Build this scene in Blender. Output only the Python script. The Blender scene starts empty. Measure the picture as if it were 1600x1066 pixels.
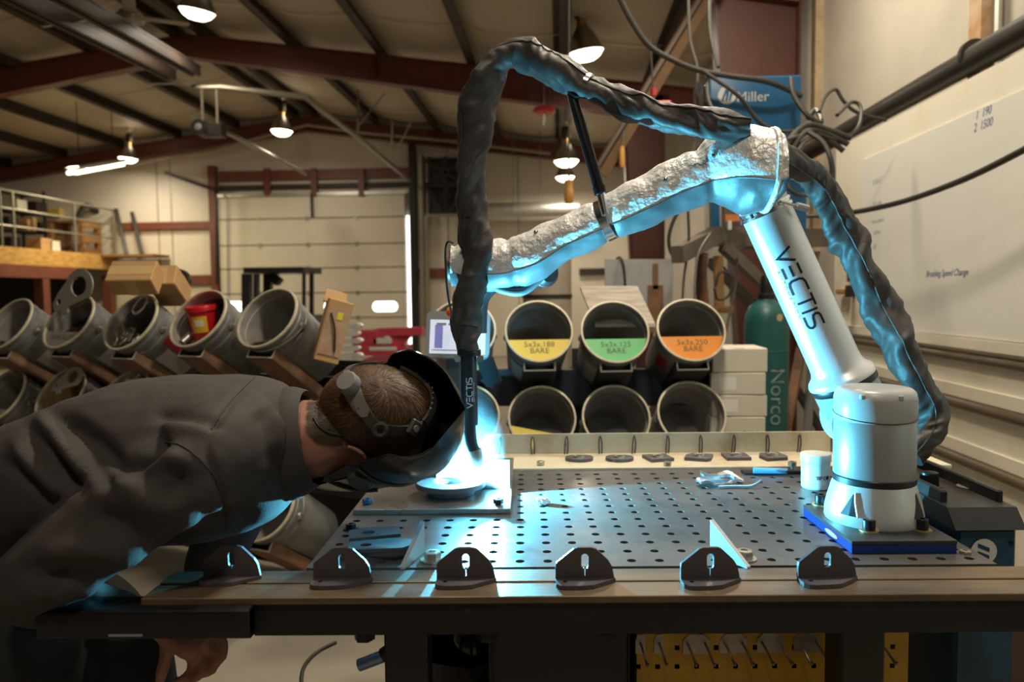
import bpy, bmesh, math, random
from mathutils import Vector, Matrix, noise
V = Vector
R = random.Random(7)
C = bpy.context.scene.collection
SC = bpy.context.scene
PI = math.pi

# ------------------------------------------------------------------ camera, world, exposure
FPX = 1178.0                      # focal length in pixels of the 1600 px wide frame
PITCH, ROLL, YAW = 0.06155, -0.012, 0.0636
CAMZ = 1.379
_rt = V((math.cos(YAW), math.sin(YAW), 0))
_fh = V((-math.sin(YAW), math.cos(YAW), 0))
_fw = _fh * math.cos(PITCH) + V((0, 0, -math.sin(PITCH)))
_up = _rt.cross(_fw)
CAM_X = _rt * math.cos(ROLL) + _up * math.sin(ROLL)
CAM_Y = _up * math.cos(ROLL) - _rt * math.sin(ROLL)
CAM_P = V((0, 0, CAMZ))
cam_data = bpy.data.cameras.new('camera')
cam = bpy.data.objects.new('camera', cam_data)
C.objects.link(cam)
cam.matrix_world = Matrix(((CAM_X.x, CAM_Y.x, -_fw.x, 0), (CAM_X.y, CAM_Y.y, -_fw.y, 0), (CAM_X.z, CAM_Y.z, -_fw.z, CAMZ), (0, 0, 0, 1)))
cam_data.sensor_fit = 'HORIZONTAL'
cam_data.sensor_width = 36.0
cam_data.lens = FPX / 1600 * 36.0
cam_data.clip_start = 0.05
cam_data.clip_end = 100
cam_data.dof.use_dof = True
cam_data.dof.focus_distance = 1.5
cam_data.dof.aperture_fstop = 3.6
SC.camera = cam

world = bpy.data.worlds.new('shop_air')
SC.world = world
world.use_nodes = True
world.node_tree.nodes['Background'].inputs[0].default_value = (0.9, 0.95, 1.0, 1)
world.node_tree.nodes['Background'].inputs[1].default_value = 0.05
vs = SC.view_settings
vs.view_transform = 'Standard'
vs.look = 'None'
vs.gamma = 1.0
vs.use_curve_mapping = False
vs.exposure = 0.0
LAMP_W = 42.0
LAMP_COL = (1.0, 0.87, 0.68)

def ray(px, py):
    return _fw + CAM_X * ((px - 800) / FPX) - CAM_Y * ((py - 533) / FPX)
def at(px, py, y):
    d = ray(px, py); return CAM_P + d * (y / d.y)
def atx(px, py, x):
    d = ray(px, py); return CAM_P + d * (x / d.x)
def atz(px, py, z):
    d = ray(px, py); return CAM_P + d * ((z - CAMZ) / d.z)
def dep(px, py, dd):
    return CAM_P + ray(px, py) * dd          # dd = distance along the optical axis
def proj(p):
    q = V(p) - CAM_P; z = q.dot(_fw)
    return 800 + FPX * q.dot(CAM_X) / z, 533 - FPX * q.dot(CAM_Y) / z

# ------------------------------------------------------------------ materials
MATS = {}
def mat(name, col, rough=0.5, metal=0.0, var=0.0, scale=6.0, col2=None, mix=0.5, bump=0.0, bscale=40.0, stretch=None, spec=0.5, emit=None, estr=1.0, coat=0.0, rvar=0.0, alpha=None, aniso=0.0):
    if name in MATS: return MATS[name]
    m = bpy.data.materials.new(name); MATS[name] = m
    m.use_nodes = True
    nt = m.node_tree; N = nt.nodes; L = nt.links
    b = N['Principled BSDF']
    c = tuple(col) + (1,)
    b.inputs['Base Color'].default_value = c
    b.inputs['Roughness'].default_value = rough
    b.inputs['Metallic'].default_value = metal
    b.inputs['Specular IOR Level'].default_value = spec
    if coat: b.inputs['Coat Weight'].default_value = coat
    if aniso: b.inputs['Anisotropic'].default_value = aniso
    if emit is not None:
        b.inputs['Emission Color'].default_value = tuple(emit) + (1,)
        b.inputs['Emission Strength'].default_value = estr
    tc = None
    def coord():
        nonlocal tc
        if tc is None:
            t = N.new('ShaderNodeTexCoord')
            mp = N.new('ShaderNodeMapping')
            L.new(t.outputs['Object'], mp.inputs['Vector'])
            if stretch: mp.inputs['Scale'].default_value = stretch
            tc = mp.outputs['Vector']
        return tc
    if var or col2 is not None or rvar:
        n = N.new('ShaderNodeTexNoise'); n.inputs['Scale'].default_value = scale; n.inputs['Detail'].default_value = 6; n.inputs['Roughness'].default_value = 0.62
        L.new(coord(), n.inputs['Vector'])
        rp = N.new('ShaderNodeValToRGB')
        if col2 is not None:
            rp.color_ramp.elements[0].position = max(0.02, mix - 0.14); rp.color_ramp.elements[1].position = min(0.98, mix + 0.14)
            rp.color_ramp.elements[0].color = c; rp.color_ramp.elements[1].color = tuple(col2) + (1,)
        else:
            rp.color_ramp.elements[0].position = 0.25; rp.color_ramp.elements[1].position = 0.75
            rp.color_ramp.elements[0].color = tuple(x * (1 - var) for x in col) + (1,)
            rp.color_ramp.elements[1].color = tuple(min(1, x * (1 + var)) for x in col) + (1,)
        L.new(n.outputs['Fac'], rp.inputs['Fac'])
        if var or col2 is not None: L.new(rp.outputs['Color'], b.inputs['Base Color'])
        if rvar:
            mr = N.new('ShaderNodeMapRange'); mr.inputs['From Min'].default_value = .3; mr.inputs['From Max'].default_value = .7
            mr.inputs['To Min'].default_value = max(0.03, rough - rvar); mr.inputs['To Max'].default_value = min(1, rough + rvar)
            L.new(n.outputs['Fac'], mr.inputs['Value']); L.new(mr.outputs['Result'], b.inputs['Roughness'])
    if bump:
        n2 = N.new('ShaderNodeTexNoise'); n2.inputs['Scale'].default_value = bscale; n2.inputs['Detail'].default_value = 4
        L.new(coord(), n2.inputs['Vector'])
        bp = N.new('ShaderNodeBump'); bp.inputs['Strength'].default_value = bump; bp.inputs['Distance'].default_value = 0.01
        L.new(n2.outputs['Fac'], bp.inputs['Height']); L.new(bp.outputs['Normal'], b.inputs['Normal'])
    return m

# ------------------------------------------------------------------ mesh building
W = {}                             # world matrices of the things, by object name
def frame(o, zaxis, xhint=None):
    z = V(zaxis).normalized()
    h = V(xhint) if xhint is not None else (V((0, 0, 1)) if abs(z.z) < 0.9 else V((1, 0, 0)))
    x = (h - z * h.dot(z)).normalized()
    y = z.cross(x)
    o = V(o)
    return Matrix(((x.x, y.x, z.x, o.x), (x.y, y.y, z.y, o.y), (x.z, y.z, z.z, o.z), (0, 0, 0, 1)))
def TRS(loc=(0, 0, 0), rz=0.0, rx=0.0, ry=0.0, s=1.0):
    return Matrix.Translation(V(loc)) @ Matrix.Rotation(rz, 4, 'Z') @ Matrix.Rotation(ry, 4, 'Y') @ Matrix.Rotation(rx, 4, 'X') @ Matrix.Scale(s, 4)
def spline(pts, n=8):
    """Catmull-Rom through pts (any dimension), n samples per span."""
    P = [V(p) for p in pts]
    P = [P[0] * 2 - P[1]] + P + [P[-1] * 2 - P[-2]]
    out = []
    for i in range(1, len(P) - 2):
        a, b, c, d = P[i - 1:i + 3]
        for k in range(n):
            t = k / n
            out.append(0.5 * ((2 * b) + (c - a) * t + (2 * a - 5 * b + 4 * c - d) * t * t + (3 * b - a - 3 * c + d) * t ** 3))
    out.append(P[-2].copy())
    return out

class MB:
    def __init__(s): s.bm = bmesh.new()
    def _new(s, verts, m):
        if m is not None: bmesh.ops.transform(s.bm, matrix=m, verts=verts)
    def box(s, c, size, m=None, bevel=0.0, seg=1):
        r = bmesh.ops.create_cube(s.bm, size=1.0)
        vv = r['verts']
        for v in vv: v.co = V((v.co.x * size[0] + c[0], v.co.y * size[1] + c[1], v.co.z * size[2] + c[2]))
        if bevel:
            ed = list({e for v in vv for e in v.link_edges})
            r2 = bmesh.ops.bevel(s.bm, geom=ed, offset=bevel, segments=seg, affect='EDGES', profile=0.5)
            vv = list({v for f in r2['faces'] for v in f.verts} | {v for v in vv if v.is_valid})
        s._new(vv, m); return s
    def bar(s, p0, p1, w, h, up=(0, 0, 1), bevel=0.0):
        """box along p0-p1, w across, h along up"""
        p0, p1 = V(p0), V(p1); d = p1 - p0
        z = d.normalized(); u = V(up); u = u - z * u.dot(z)
        if u.length < 1e-4: u = V((1, 0, 0)) - z * z.x
        u.normalize(); x = u.cross(z); o = (p0 + p1) / 2
        m = Matrix(((x.x, u.x, z.x, o.x), (x.y, u.y, z.y, o.y), (x.z, u.z, z.z, o.z), (0, 0, 0, 1)))
        return s.box((0, 0, 0), (w, h, d.length), m, bevel)
    def cyl(s, p0, p1, r0, r1=None, seg=16, caps=True):
        r1 = r0 if r1 is None else r1
        return s.lathe([(r0, 0), (r1, (V(p1) - V(p0)).length)], frame(p0, V(p1) - V(p0)), seg, caps)
    def lathe(s, prof, m=None, seg=24, caps=True, arc=2 * PI, a0=0.0, closed=False):
        full = abs(arc - 2 * PI) < 1e-6
        n = seg if full else seg + 1
        rings = []
        for r, z in prof:
            if r < 1e-6:
                rings.append([s.bm.verts.new((0, 0, z))])
            else:
                rings.append([s.bm.verts.new((r * math.cos(a0 + arc * k / seg), r * math.sin(a0 + arc * k / seg), z)) for k in range(n)])
        pairs = list(zip(rings, rings[1:])) + ([(rings[-1], rings[0])] if closed else [])
        for A, B in pairs:
            cnt = seg if full else seg
            for k in range(cnt):
                k2 = (k + 1) % n
                if len(A) == 1 and len(B) == 1: continue
                if len(A) == 1: s._f((A[0], B[k2], B[k]))
                elif len(B) == 1: s._f((A[k], A[k2], B[0]))
                else: s._f((A[k], A[k2], B[k2], B[k]))
        if caps and full and not closed:
            if len(rings[0]) > 2: s._f(list(reversed(rings[0])))
            if len(rings[-1]) > 2: s._f(rings[-1])
        s._new([v for r in rings for v in r], m); return s
    def _f(s, vs):
        try: return s.bm.faces.new(vs)
        except ValueError: return None
    def tube(s, pts, r, seg=10, caps=True, n=0, flat=None):
        """tube through pts; r a number or list; flat=(a,b) scales the section"""
        P = spline(pts, n) if n else [V(p) for p in pts]
        if not isinstance(r, (int, float)):
            if n:
                rr = [q.x for q in spline([V((x, 0, 0)) for x in r], n)]
            else: rr = list(r)
        else: rr = [r] * len(P)
        x = None; rings = []
        for i, p in enumerate(P):
            t = (P[min(i + 1, len(P) - 1)] - P[max(i - 1, 0)])
            if t.length < 1e-9: t = V((0, 0, 1))
            t.normalize()
            if x is None:
                h = V((0, 0, 1)) if abs(t.z) < 0.9 else V((1, 0, 0))
                x = (h - t * h.dot(t)).normalized()
            else:
                x = x - t * x.dot(t); x = x.normalized() if x.length > 1e-6 else V((1, 0, 0))
            y = t.cross(x)
            fa, fb = flat if flat else (1, 1)
            rings.append([s.bm.verts.new(p + x * (math.cos(2 * PI * k / seg) * rr[i] * fa) + y * (math.sin(2 * PI * k / seg) * rr[i] * fb)) for k in range(seg)])
        for A, B in zip(rings, rings[1:]):
            for k in range(seg): s._f((A[k], A[(k + 1) % seg], B[(k + 1) % seg], B[k]))
        if caps:
            s._f(list(reversed(rings[0]))); s._f(rings[-1])
        return s
    def loft(s, rings, closed=True, caps=True):
        """rings: lists of points of equal count"""
        RR = [[s.bm.verts.new(V(p)) for p in r] for r in rings]
        n = len(RR[0])
        for A, B in zip(RR, RR[1:]):
            for k in range(n if closed else n - 1): s._f((A[k], A[(k + 1) % n], B[(k + 1) % n], B[k]))
        if caps and closed:
            s._f(list(reversed(RR[0]))); s._f(RR[-1])
        return s
    def prism(s, poly, z0, z1, m=None, holes=()):
        """extruded outline in the xy plane, with holes"""
        before = set(s.bm.verts)
        loops = [list(poly)] + [list(h) for h in holes]
        if not holes:
            a = [s.bm.verts.new((p[0], p[1], z0)) for p in poly]; b = [s.bm.verts.new((p[0], p[1], z1)) for p in poly]
            n = len(a)
            s._f(list(reversed(a))); s._f(b)
            for k in range(n): s._f((a[k], a[(k + 1) % n], b[(k + 1) % n], b[k]))
        else:
            for z, flip in ((z0, True), (z1, False)):
                ed = []
                for lp in loops:
                    vv = [s.bm.verts.new((p[0], p[1], z)) for p in lp]
                    ed += [s.bm.edges.new((vv[k], vv[(k + 1) % len(vv)])) for k in range(len(vv))]
                bmesh.ops.triangle_fill(s.bm, use_beauty=True, use_dissolve=False, edges=ed)
            s.bm.verts.ensure_lookup_table()
            for lp in loops:
                for k in range(len(lp)):
                    p, q = lp[k], lp[(k + 1) % len(lp)]
                    s._f([s.bm.verts.new((p[0], p[1], z0)), s.bm.verts.new((q[0], q[1], z0)), s.bm.verts.new((q[0], q[1], z1)), s.bm.verts.new((p[0], p[1], z1))])
            nv = [v for v in s.bm.verts if v not in before]
            bmesh.ops.remove_doubles(s.bm, verts=nv, dist=1e-6)
        nv = [v for v in s.bm.verts if v not in before]
        s._new(nv, m); return s
    def sphere(s, c, r, m=None, seg=16, rings=10):
        rr = (r, r, r) if isinstance(r, (int, float)) else r
        res = bmesh.ops.create_uvsphere(s.bm, u_segments=seg, v_segments=rings, radius=1.0)
        for v in res['verts']: v.co = V((v.co.x * rr[0] + c[0], v.co.y * rr[1] + c[1], v.co.z * rr[2] + c[2]))
        s._new(res['verts'], m); return s
    def quad(s, *pts):
        s._f([s.bm.verts.new(V(p)) for p in pts]); return s
    def bend(s, fn):
        for v in s.bm.verts: v.co = V(fn(v.co))
        return s
    def mesh(s, name, smooth=35):
        bmesh.ops.recalc_face_normals(s.bm, faces=s.bm.faces)
        me = bpy.data.meshes.new(name); s.bm.to_mesh(me); s.bm.free()
        if smooth:
            for p in me.polygons: p.use_smooth = True
            me.set_sharp_from_angle(angle=math.radians(smooth))
        return me
    def build(s, name, m=None, parent=None, local=False, smooth=35, origin=True):
        if parent is not None and not local:
            bmesh.ops.transform(s.bm, matrix=W[parent.name].inverted(), verts=s.bm.verts)
        off = None
        if parent is None and origin and len(s.bm.verts):
            xs = [v.co for v in s.bm.verts]
            lo = V([min(c[i] for c in xs) for i in range(3)]); hi = V([max(c[i] for c in xs) for i in range(3)])
            off = V(((lo.x + hi.x) / 2, (lo.y + hi.y) / 2, lo.z))
            bmesh.ops.translate(s.bm, vec=-off, verts=s.bm.verts)
        o = bpy.data.objects.new(name, s.mesh(name, smooth))
        C.objects.link(o)
        if m is not None: o.data.materials.append(m)
        if off is not None: o.location = off
        if parent is not None:
            o.parent = parent
            W[o.name] = W[parent.name].copy()
        else: W[o.name] = Matrix.Translation(off) if off is not None else Matrix.Identity(4)
        return o

def tag(o, label=None, cat=None, group=None, kind=None):
    if label: o['label'] = label
    if cat: o['category'] = cat
    if group: o['group'] = group
    if kind: o['kind'] = kind
    return o
def thing(name, label, cat, m=(0, 0, 0), group=None):
    o = bpy.data.objects.new(name, None); C.objects.link(o)
    o.empty_display_size = 0.05
    if not isinstance(m, Matrix): m = Matrix.Translation(V(m))
    o.matrix_world = m; W[o.name] = m.copy()
    return tag(o, label, cat, group)
def struct(mb, name, m, parent=None, label=None, smooth=35):
    o = mb.build(name, m, parent, smooth=smooth)
    if parent is None: o['kind'] = 'structure'
    if label: o['label'] = label
    return o
def kids(o): return [c for c in bpy.data.objects if c.parent == o]
def dup(root, m, label=None, group=None, skip=()):
    r = root.copy(); C.objects.link(r)
    r.matrix_world = m; W[r.name] = m.copy()
    if label: r['label'] = label
    if group: r['group'] = group
    for ch in KIDS(root):
        if ch.name.split('.')[0] in skip: continue
        c = ch.copy(); C.objects.link(c); c.parent = r; W[c.name] = m.copy()
        for g in KIDS(ch):
            d = g.copy(); C.objects.link(d); d.parent = c
    return r
def KIDS(o): return list(o.children)
def copy_obj(o, parent=None, m=None, name=None):
    c = o.copy(); C.objects.link(c)
    if name: c.name = name
    if parent is not None: c.parent = parent
    if m is not None: c.matrix_basis = m
    return c
def text_mesh(txt, size, depth=0.0, align='CENTER', shear=0.0, spacing=1.0, lines=1.0):
    cu = bpy.data.curves.new('lettering', 'FONT'); cu.body = txt; cu.size = size; cu.extrude = depth; cu.align_x = align; cu.align_y = 'CENTER'; cu.shear = shear
    cu.space_character = spacing; cu.space_line = lines; cu.resolution_u = 3
    ob = bpy.data.objects.new('lettering', cu); C.objects.link(ob)
    dg = bpy.context.evaluated_depsgraph_get()
    me = bpy.data.meshes.new_from_object(ob.evaluated_get(dg))
    bpy.data.objects.remove(ob); bpy.data.curves.remove(cu)
    return me
def lettering(name, txt, size, m, material, parent, depth=0.0006, fn=None, **kw):
    """flat print: letters in the xy plane of matrix m (world); fn maps local points"""
    me = text_mesh(txt, size, depth, **kw)
    Mi = W[parent.name].inverted() if parent is not None else Matrix.Identity(4)
    for v in me.vertices:
        p = v.co.copy()
        p = V(fn(p)) if fn else m @ p
        v.co = Mi @ p
    me.materials.clear(); me.materials.append(material)
    o = bpy.data.objects.new(name, me); C.objects.link(o)
    if parent is not None: o.parent = parent
    return o
def ring2(cx, cy, r, n=12, a0=0.0, ry=None):
    ry = r if ry is None else ry
    return [(cx + r * math.cos(a0 + 2 * PI * k / n), cy + ry * math.sin(a0 + 2 * PI * k / n)) for k in range(n)]

# table frame: origin at the front-row hole in line with column 0; a right, b away, h up from the top
TYAW = YAW - 0.01564
TZ = 0.90
_t0 = _rt * (0.19136 * 0.05) + _fh * (26.57 * 0.05)
TA = V((math.cos(TYAW), math.sin(TYAW), 0)); TB = V((-math.sin(TYAW), math.cos(TYAW), 0))
def T(a, b, h=0.0): return V((_t0.x, _t0.y, TZ)) + TA * a + TB * b + V((0, 0, h))
TM = Matrix(((TA.x, TB.x, 0, _t0.x), (TA.y, TB.y, 0, _t0.y), (0, 0, 1, TZ), (0, 0, 0, 1)))
def atT(px, py, b):
    """point of the vertical plane at table depth b seen at px, py"""
    d = ray(px, py); o = T(0, b)
    return CAM_P + d * ((o - CAM_P).dot(TB) / d.dot(TB))
def ab(px, py, h=0.0):
    p = atz(px, py, TZ + h) - T(0, 0); return p.dot(TA), p.dot(TB)
# ------------------------------------------------------------------ the building
XR, XL, YB, YF = 2.12, -13.2, 17.0, -10.0
RX, RZ, SL = -5.65, 5.62, 0.135           # ridge, roof height there, slope
def roofz(x): return RZ - SL * abs(x - RX)
m_vinyl = mat('white vinyl insulation', (0.54, 0.46, 0.34), .55, var=.10, scale=1.2, bump=.25, bscale=3, col2=None)
m_wallb = mat('cream back wall', (0.72, 0.655, 0.535), .6, var=.08, scale=1.0, bump=.15, bscale=2.5)
m_liner = mat('old cream liner', (0.74, 0.69, 0.57), .55, col2=(0.64, 0.55, 0.40), scale=3.0, mix=.66)
m_greywall = mat('grey wall insulation', (0.47, 0.43, 0.36), .55, var=.12, scale=2.0, bump=.3, bscale=2.0)
m_red = mat('red oxide steel', (0.17, 0.050, 0.032), .5, var=.2, scale=4)
m_redcol = mat('darkened red-brown column', (0.080, 0.024, 0.015), .5, var=.2, scale=4)  # darkened from the rafter red to offset lamp light on the columns
m_dark = mat('dark purlin steel', (0.034, 0.021, 0.014), .6, var=.2, scale=3)
m_conc = mat('worn concrete', (0.30, 0.265, 0.21), .7, var=.15, scale=1.5, bump=.1, bscale=12)
m_doorp = mat('overhead door panel', (0.72, 0.66, 0.54), .5, var=.05, scale=2)
m_galv = mat('galvanised steel', (0.55, 0.54, 0.50), .38, metal=.8, var=.12, scale=8)
m_black = mat('black paint', (0.016, 0.015, 0.015), .45)
m_blacksteel = mat('dark mill steel', (0.05, 0.047, 0.045), .45, metal=.6, var=.3, scale=9)
m_glow = mat('lamp glow', (1, .95, .85), .4, emit=(1.0, .90, .68), estr=7.0)
m_glowtube = mat('tube glow', (1, .95, .8), .4, emit=(1.0, .88, .55), estr=5.0)
m_day = mat('daylit glazing', (.9, .95, 1), .2, emit=(1.0, 1.0, 1.0), estr=3.2)
m_lampshell = mat('spun aluminium reflector', (.35, .31, .26), .35, metal=.9)
m_brass = mat('brass socket', (.75, .45, .14), .35, metal=.9)
m_osb = mat('strand board', (0.62, 0.36, 0.10), .75, col2=(0.40, 0.20, 0.05), scale=14, mix=.5, stretch=(1, .35, 1.6))
m_wood = mat('pale wood', (0.28, 0.14, 0.05), .7, var=.25, scale=9, stretch=(6, 1, 6))
m_pipe = mat('dull pipe', (.34, .30, .23), .4, metal=.5, var=.1)
m_darkpipe = mat('blackened pipe', (.030, .025, .018), .45, metal=.1, var=.2)

struct(MB().box(((XL + XR) / 2, (YF + YB) / 2, -0.05), (XR - XL + .4, YB - YF + .4, .1)), 'floor', m_conc, label='bare grey concrete workshop floor')
struct(MB().box(((XL + XR) / 2, YB + .06, 3), (XR - XL + .4, .12, 6.2)), 'wall_back', m_wallb)
struct(MB().box(((XL + XR) / 2, YF - .06, 3), (XR - XL + .4, .12, 6.2)), 'wall_front', m_wallb)
struct(MB().box((XL - .06, (YF + YB) / 2, 3), (.12, YB - YF, 6.2)), 'wall_left', m_wallb)
struct(MB().box((XR + .06, (YF + YB) / 2, 3), (.12, YB - YF, 6.2)), 'wall_right', m_greywall)
# back wall: vertical seams of the liner
wb = bpy.data.objects['wall_back']
for px in (247, 268, 1010, 810, 700):
    p = at(px, 330, YB)
    if px < 340 or px > 660: MB().box((p.x, YB - .004, 3), (.02, .012, 5.0)).build('seam_strip', m_pipe, wb)

# purlins and ceiling
PX = [RX + .22 + 1.365 * k for k in range(6)] + [RX - .22 - 1.365 * k for k in range(6)]
PX = sorted(PX)
for x in PX:
    z = roofz(x)
    mb = MB()
    mb.box((x, (YF + YB) / 2, z - .12), (.014, YB - YF, .22))
    mb.box((x + .055, (YF + YB) / 2, z - .222), (.12, YB - YF, .010)); mb.box((x - .045, (YF + YB) / 2, z - .012), (.09, YB - YF, .010))
    mb.box((x + .11, (YF + YB) / 2, z - .212), (.010, YB - YF, .025))
    struct(mb, 'roof_purlin', m_dark, smooth=0)
edges = [XL] + PX + [XR]
mb = MB(); rows = []
ys = [YF + (YB - YF) * k / 60 for k in range(61)]
xs = []
for a, b in zip(edges, edges[1:]):
    xs += [(a + (b - a) * t, t) for t in (0, .2, .4, .6, .8)]
xs.append((XR, 0))
for y in ys:
    row = []
    for x, t in xs:
        sag = .10 * math.sin(PI * t) * (1 + .25 * math.sin(y * 3.4 + x * 2.2)) + .03 * math.sin(PI * t) * abs(math.sin(PI * (y + 1.2) / 1.83)) * -1
        row.append(V((x, y, roofz(x) - sag)))
    rows.append(row)
mb.loft(rows, closed=False, caps=False)
top = [[V((p.x, p.y, p.z + .25)) for p in r] for r in rows[::60]]
ceil = struct(mb, 'ceiling', m_vinyl, smooth=60)
m_seam = mat('bright seam tape', (.80, .72, .58), .4)
for a, b in zip(edges, edges[1:]):
    if a < -9: continue
    for y in (4.7, 6.6, 8.45, 10.3, 13.9, 15.7):
        pts = [V((a + (b - a) * t, y + .02 * math.sin(9 * t), roofz(a + (b - a) * t) - .10 * math.sin(PI * t) * (1 + .25 * math.sin(y * 3.4 + (a + (b - a) * t) * 2.2)) - .012)) for t in [k / 10 for k in range(11)]]
        MB().tube(pts, .010, seg=5).build('seam_strip', m_seam, ceil)

# steel frames: columns and tapered rafters
def beam(mb, a, b, h0, h1, w, y, t=.014):
    """I-section in the plane y from a to b (x,z of the top), depth h0..h1"""
    (x0, z0), (x1, z1) = a, b
    mb.loft([[(x0, y - t / 2, z0), (x0, y + t / 2, z0), (x0, y + t / 2, z0 - h0), (x0, y - t / 2, z0 - h0)], [(x1, y - t / 2, z1), (x1, y + t / 2, z1), (x1, y + t / 2, z1 - h1), (x1, y - t / 2, z1 - h1)]])
    for d0, d1 in ((0, 0), (h0, h1)):
        mb.loft([[(x0, y - w / 2, z0 - d0), (x0, y + w / 2, z0 - d0), (x0, y + w / 2, z0 - d0 - .016), (x0, y - w / 2, z0 - d0 - .016)], [(x1, y - w / 2, z1 - d1), (x1, y + w / 2, z1 - d1), (x1, y + w / 2, z1 - d1 - .016), (x1, y - w / 2, z1 - d1 - .016)]])
for y, hd, he in ((6.55, .34, .62), (11.5, .33, .50), (16.85, .30, .30)):
    zt = lambda x: roofz(x) - .215
    mb = MB(); beam(mb, (RX, zt(RX)), (XR - .12, zt(XR - .12)), hd, he, .20, y); mb.box((RX + 2.9, y, zt(RX + 2.9) - hd / 2), (.02, .2, hd))
    struct(mb, 'roof_rafter', m_red, smooth=0)
    mb = MB(); beam(mb, (XL + .1, zt(XL + .1)), (RX, zt(RX)), he, hd, .20, y)
    struct(mb, 'roof_rafter', m_red, smooth=0)
    # right column: tapers towards the floor
    if y < 16:
        zc = zt(XR) - .05; wt = .72 if y < 7 else .62; xo = -.08 if y < 7 else -.5
        mb = MB()
        mb.prism([(XR + xo - .06, 0), (XR + xo - .06, zc), (XR + xo - .06 - wt, zc), (XR + xo - .06 - .40, 0)], y - .007, y + .007, Matrix(((1, 0, 0, 0), (0, 0, 1, 0), (0, 1, 0, 0), (0, 0, 0, 1))))
        mb.bar((XR + xo - .06, y, 0), (XR + xo - .06, y, zc), .016, .22, up=(0, 1, 0))
        mb.bar((XR + xo - .06 - .40, y, 0), (XR + xo - .06 - wt, y, zc), .016, .22, up=(0, 1, 0))
        struct(mb, 'steel_column', m_redcol, smooth=0)
        mb = MB().box((XL + .3, y, 1.9), (.40, .014, 3.8)); mb.box((XL + .1, y, 1.9), (.016, .2, 3.8)); mb.box((XL + .5, y, 1.9), (.016, .2, 3.8))
        struct(mb, 'steel_column', m_red, smooth=0)

# girts, door and header of the back wall
def girt(px0, px1, py, h=.2, d=.10, m=m_red):
    a, b = at(px0, py, YB - d / 2), at(px1, py, YB - d / 2)
    z = (a.z + b.z) / 2
    struct(MB().box(((a.x + b.x) / 2, YB - d / 2, z), (b.x - a.x, d, h)), 'wall_girt', m, smooth=0)
girt(186, 336, 353, .17); girt(250, 338, 437, .2); girt(344, 640, 273, .22); girt(344, 640, 291, .10, m=m_dark); girt(650, 730, 427, .22); girt(905, 1000, 424, .14, m=m_dark)
for px in (418, 491, 565):
    a = at(px, 285, YB - .13); struct(MB().box((a.x, a.y, a.z), (.13, .1, .62)), 'wall_girt', m_red, smooth=0)
dl, dr = at(343, 400, YB - .1).x, at(641, 400, YB - .1).x
ztop = at(500, 305, YB - .1).z
struct(MB().box((dl - .09, YB - .1, ztop / 2 + .35), (.16, .2, ztop + .7)), 'trim_1', m_red, smooth=0)
struct(MB().box((dr + .09, YB - .1, ztop / 2 + .55), (.14, .2, ztop + 1.1)), 'trim_2', m_black, smooth=0)
d1 = thing('door_1', 'cream sectional overhead door', 'door', (0, YB - .1, 0)); d1['kind'] = 'structure'; del d1['category']
bounds = [at(500, y, YB - .1).z for y in (305, 341, 382, 419, 458, 497)] ; bounds += [bounds[-1] - .56, bounds[-1] - 1.1, 0.0]
dx0, dx1 = dl + .02, dr - .10
for i, (zt_, zb_) in enumerate(zip(bounds, bounds[1:])):
    if zt_ - zb_ < .02: continue
    mb = MB()
    if i == 4:
        wins = []
        for px in (374, 450, 526, 602):
            p = at(px, 479, YB - .1); wins.append((p.x, p.z))
        holes = []
        for wx, wz in wins:
            holes.append([(wx + sx * .19 + .10 * math.cos(a), wz + .115 * math.sin(a)) for sx, a in [(1, -PI / 2 + PI * k / 6) for k in range(7)] + [(-1, PI / 2 + PI * k / 6) for k in range(7)]])
        mb.prism([(dx0, zb_ + .012), (dx1, zb_ + .012), (dx1, zt_ - .012), (dx0, zt_ - .012)], YB - .13, YB - .08, Matrix(((1, 0, 0, 0), (0, 0, 1, 0), (0, 1, 0, 0), (0, 0, 0, 1))), holes)
        pan = mb.build('door_panel', m_doorp, d1, smooth=0)
        for h in holes:
            MB().prism(h, YB - .10, YB - .09, Matrix(((1, 0, 0, 0), (0, 0, 1, 0), (0, 1, 0, 0), (0, 0, 0, 1)))).build('window_pane', m_day, pan, smooth=0)
    else:
        mb.box(((dx0 + dx1) / 2, YB - .105, (zt_ + zb_) / 2), (dx1 - dx0, .05, zt_ - zb_ - .024))
        pan = mb.build('door_panel', m_doorp, d1, smooth=0)
    for fx in (.22, .48, .74):
        MB().box((dx0 + (dx1 - dx0) * fx, YB - .14, zb_), (.07, .02, .10)).build('hinge', m_galv, pan, smooth=0)
MB().box(((dx0 + dx1) / 2, YB - .06, ztop / 2), (dx1 - dx0, .02, ztop)).build('rear_skin', m_dark, d1, smooth=0)
MB().box((dr - .04, YB - .1, ztop / 2 - .25), (.055, .03, ztop - .5)).build('daylight_gap', m_day, d1, smooth=0)
MB().box(((dx0 + dx1) / 2, YB - .15, ztop + .02), (dx1 - dx0 + .1, .05, .07)).build('top_rail', m_galv, d1, smooth=0)
MB().box((at(487, 300, YB - .16).x, YB - .16, ztop - .22), (.06, .05, .55)).build('latch_post', m_dark, d1, smooth=0)

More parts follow.
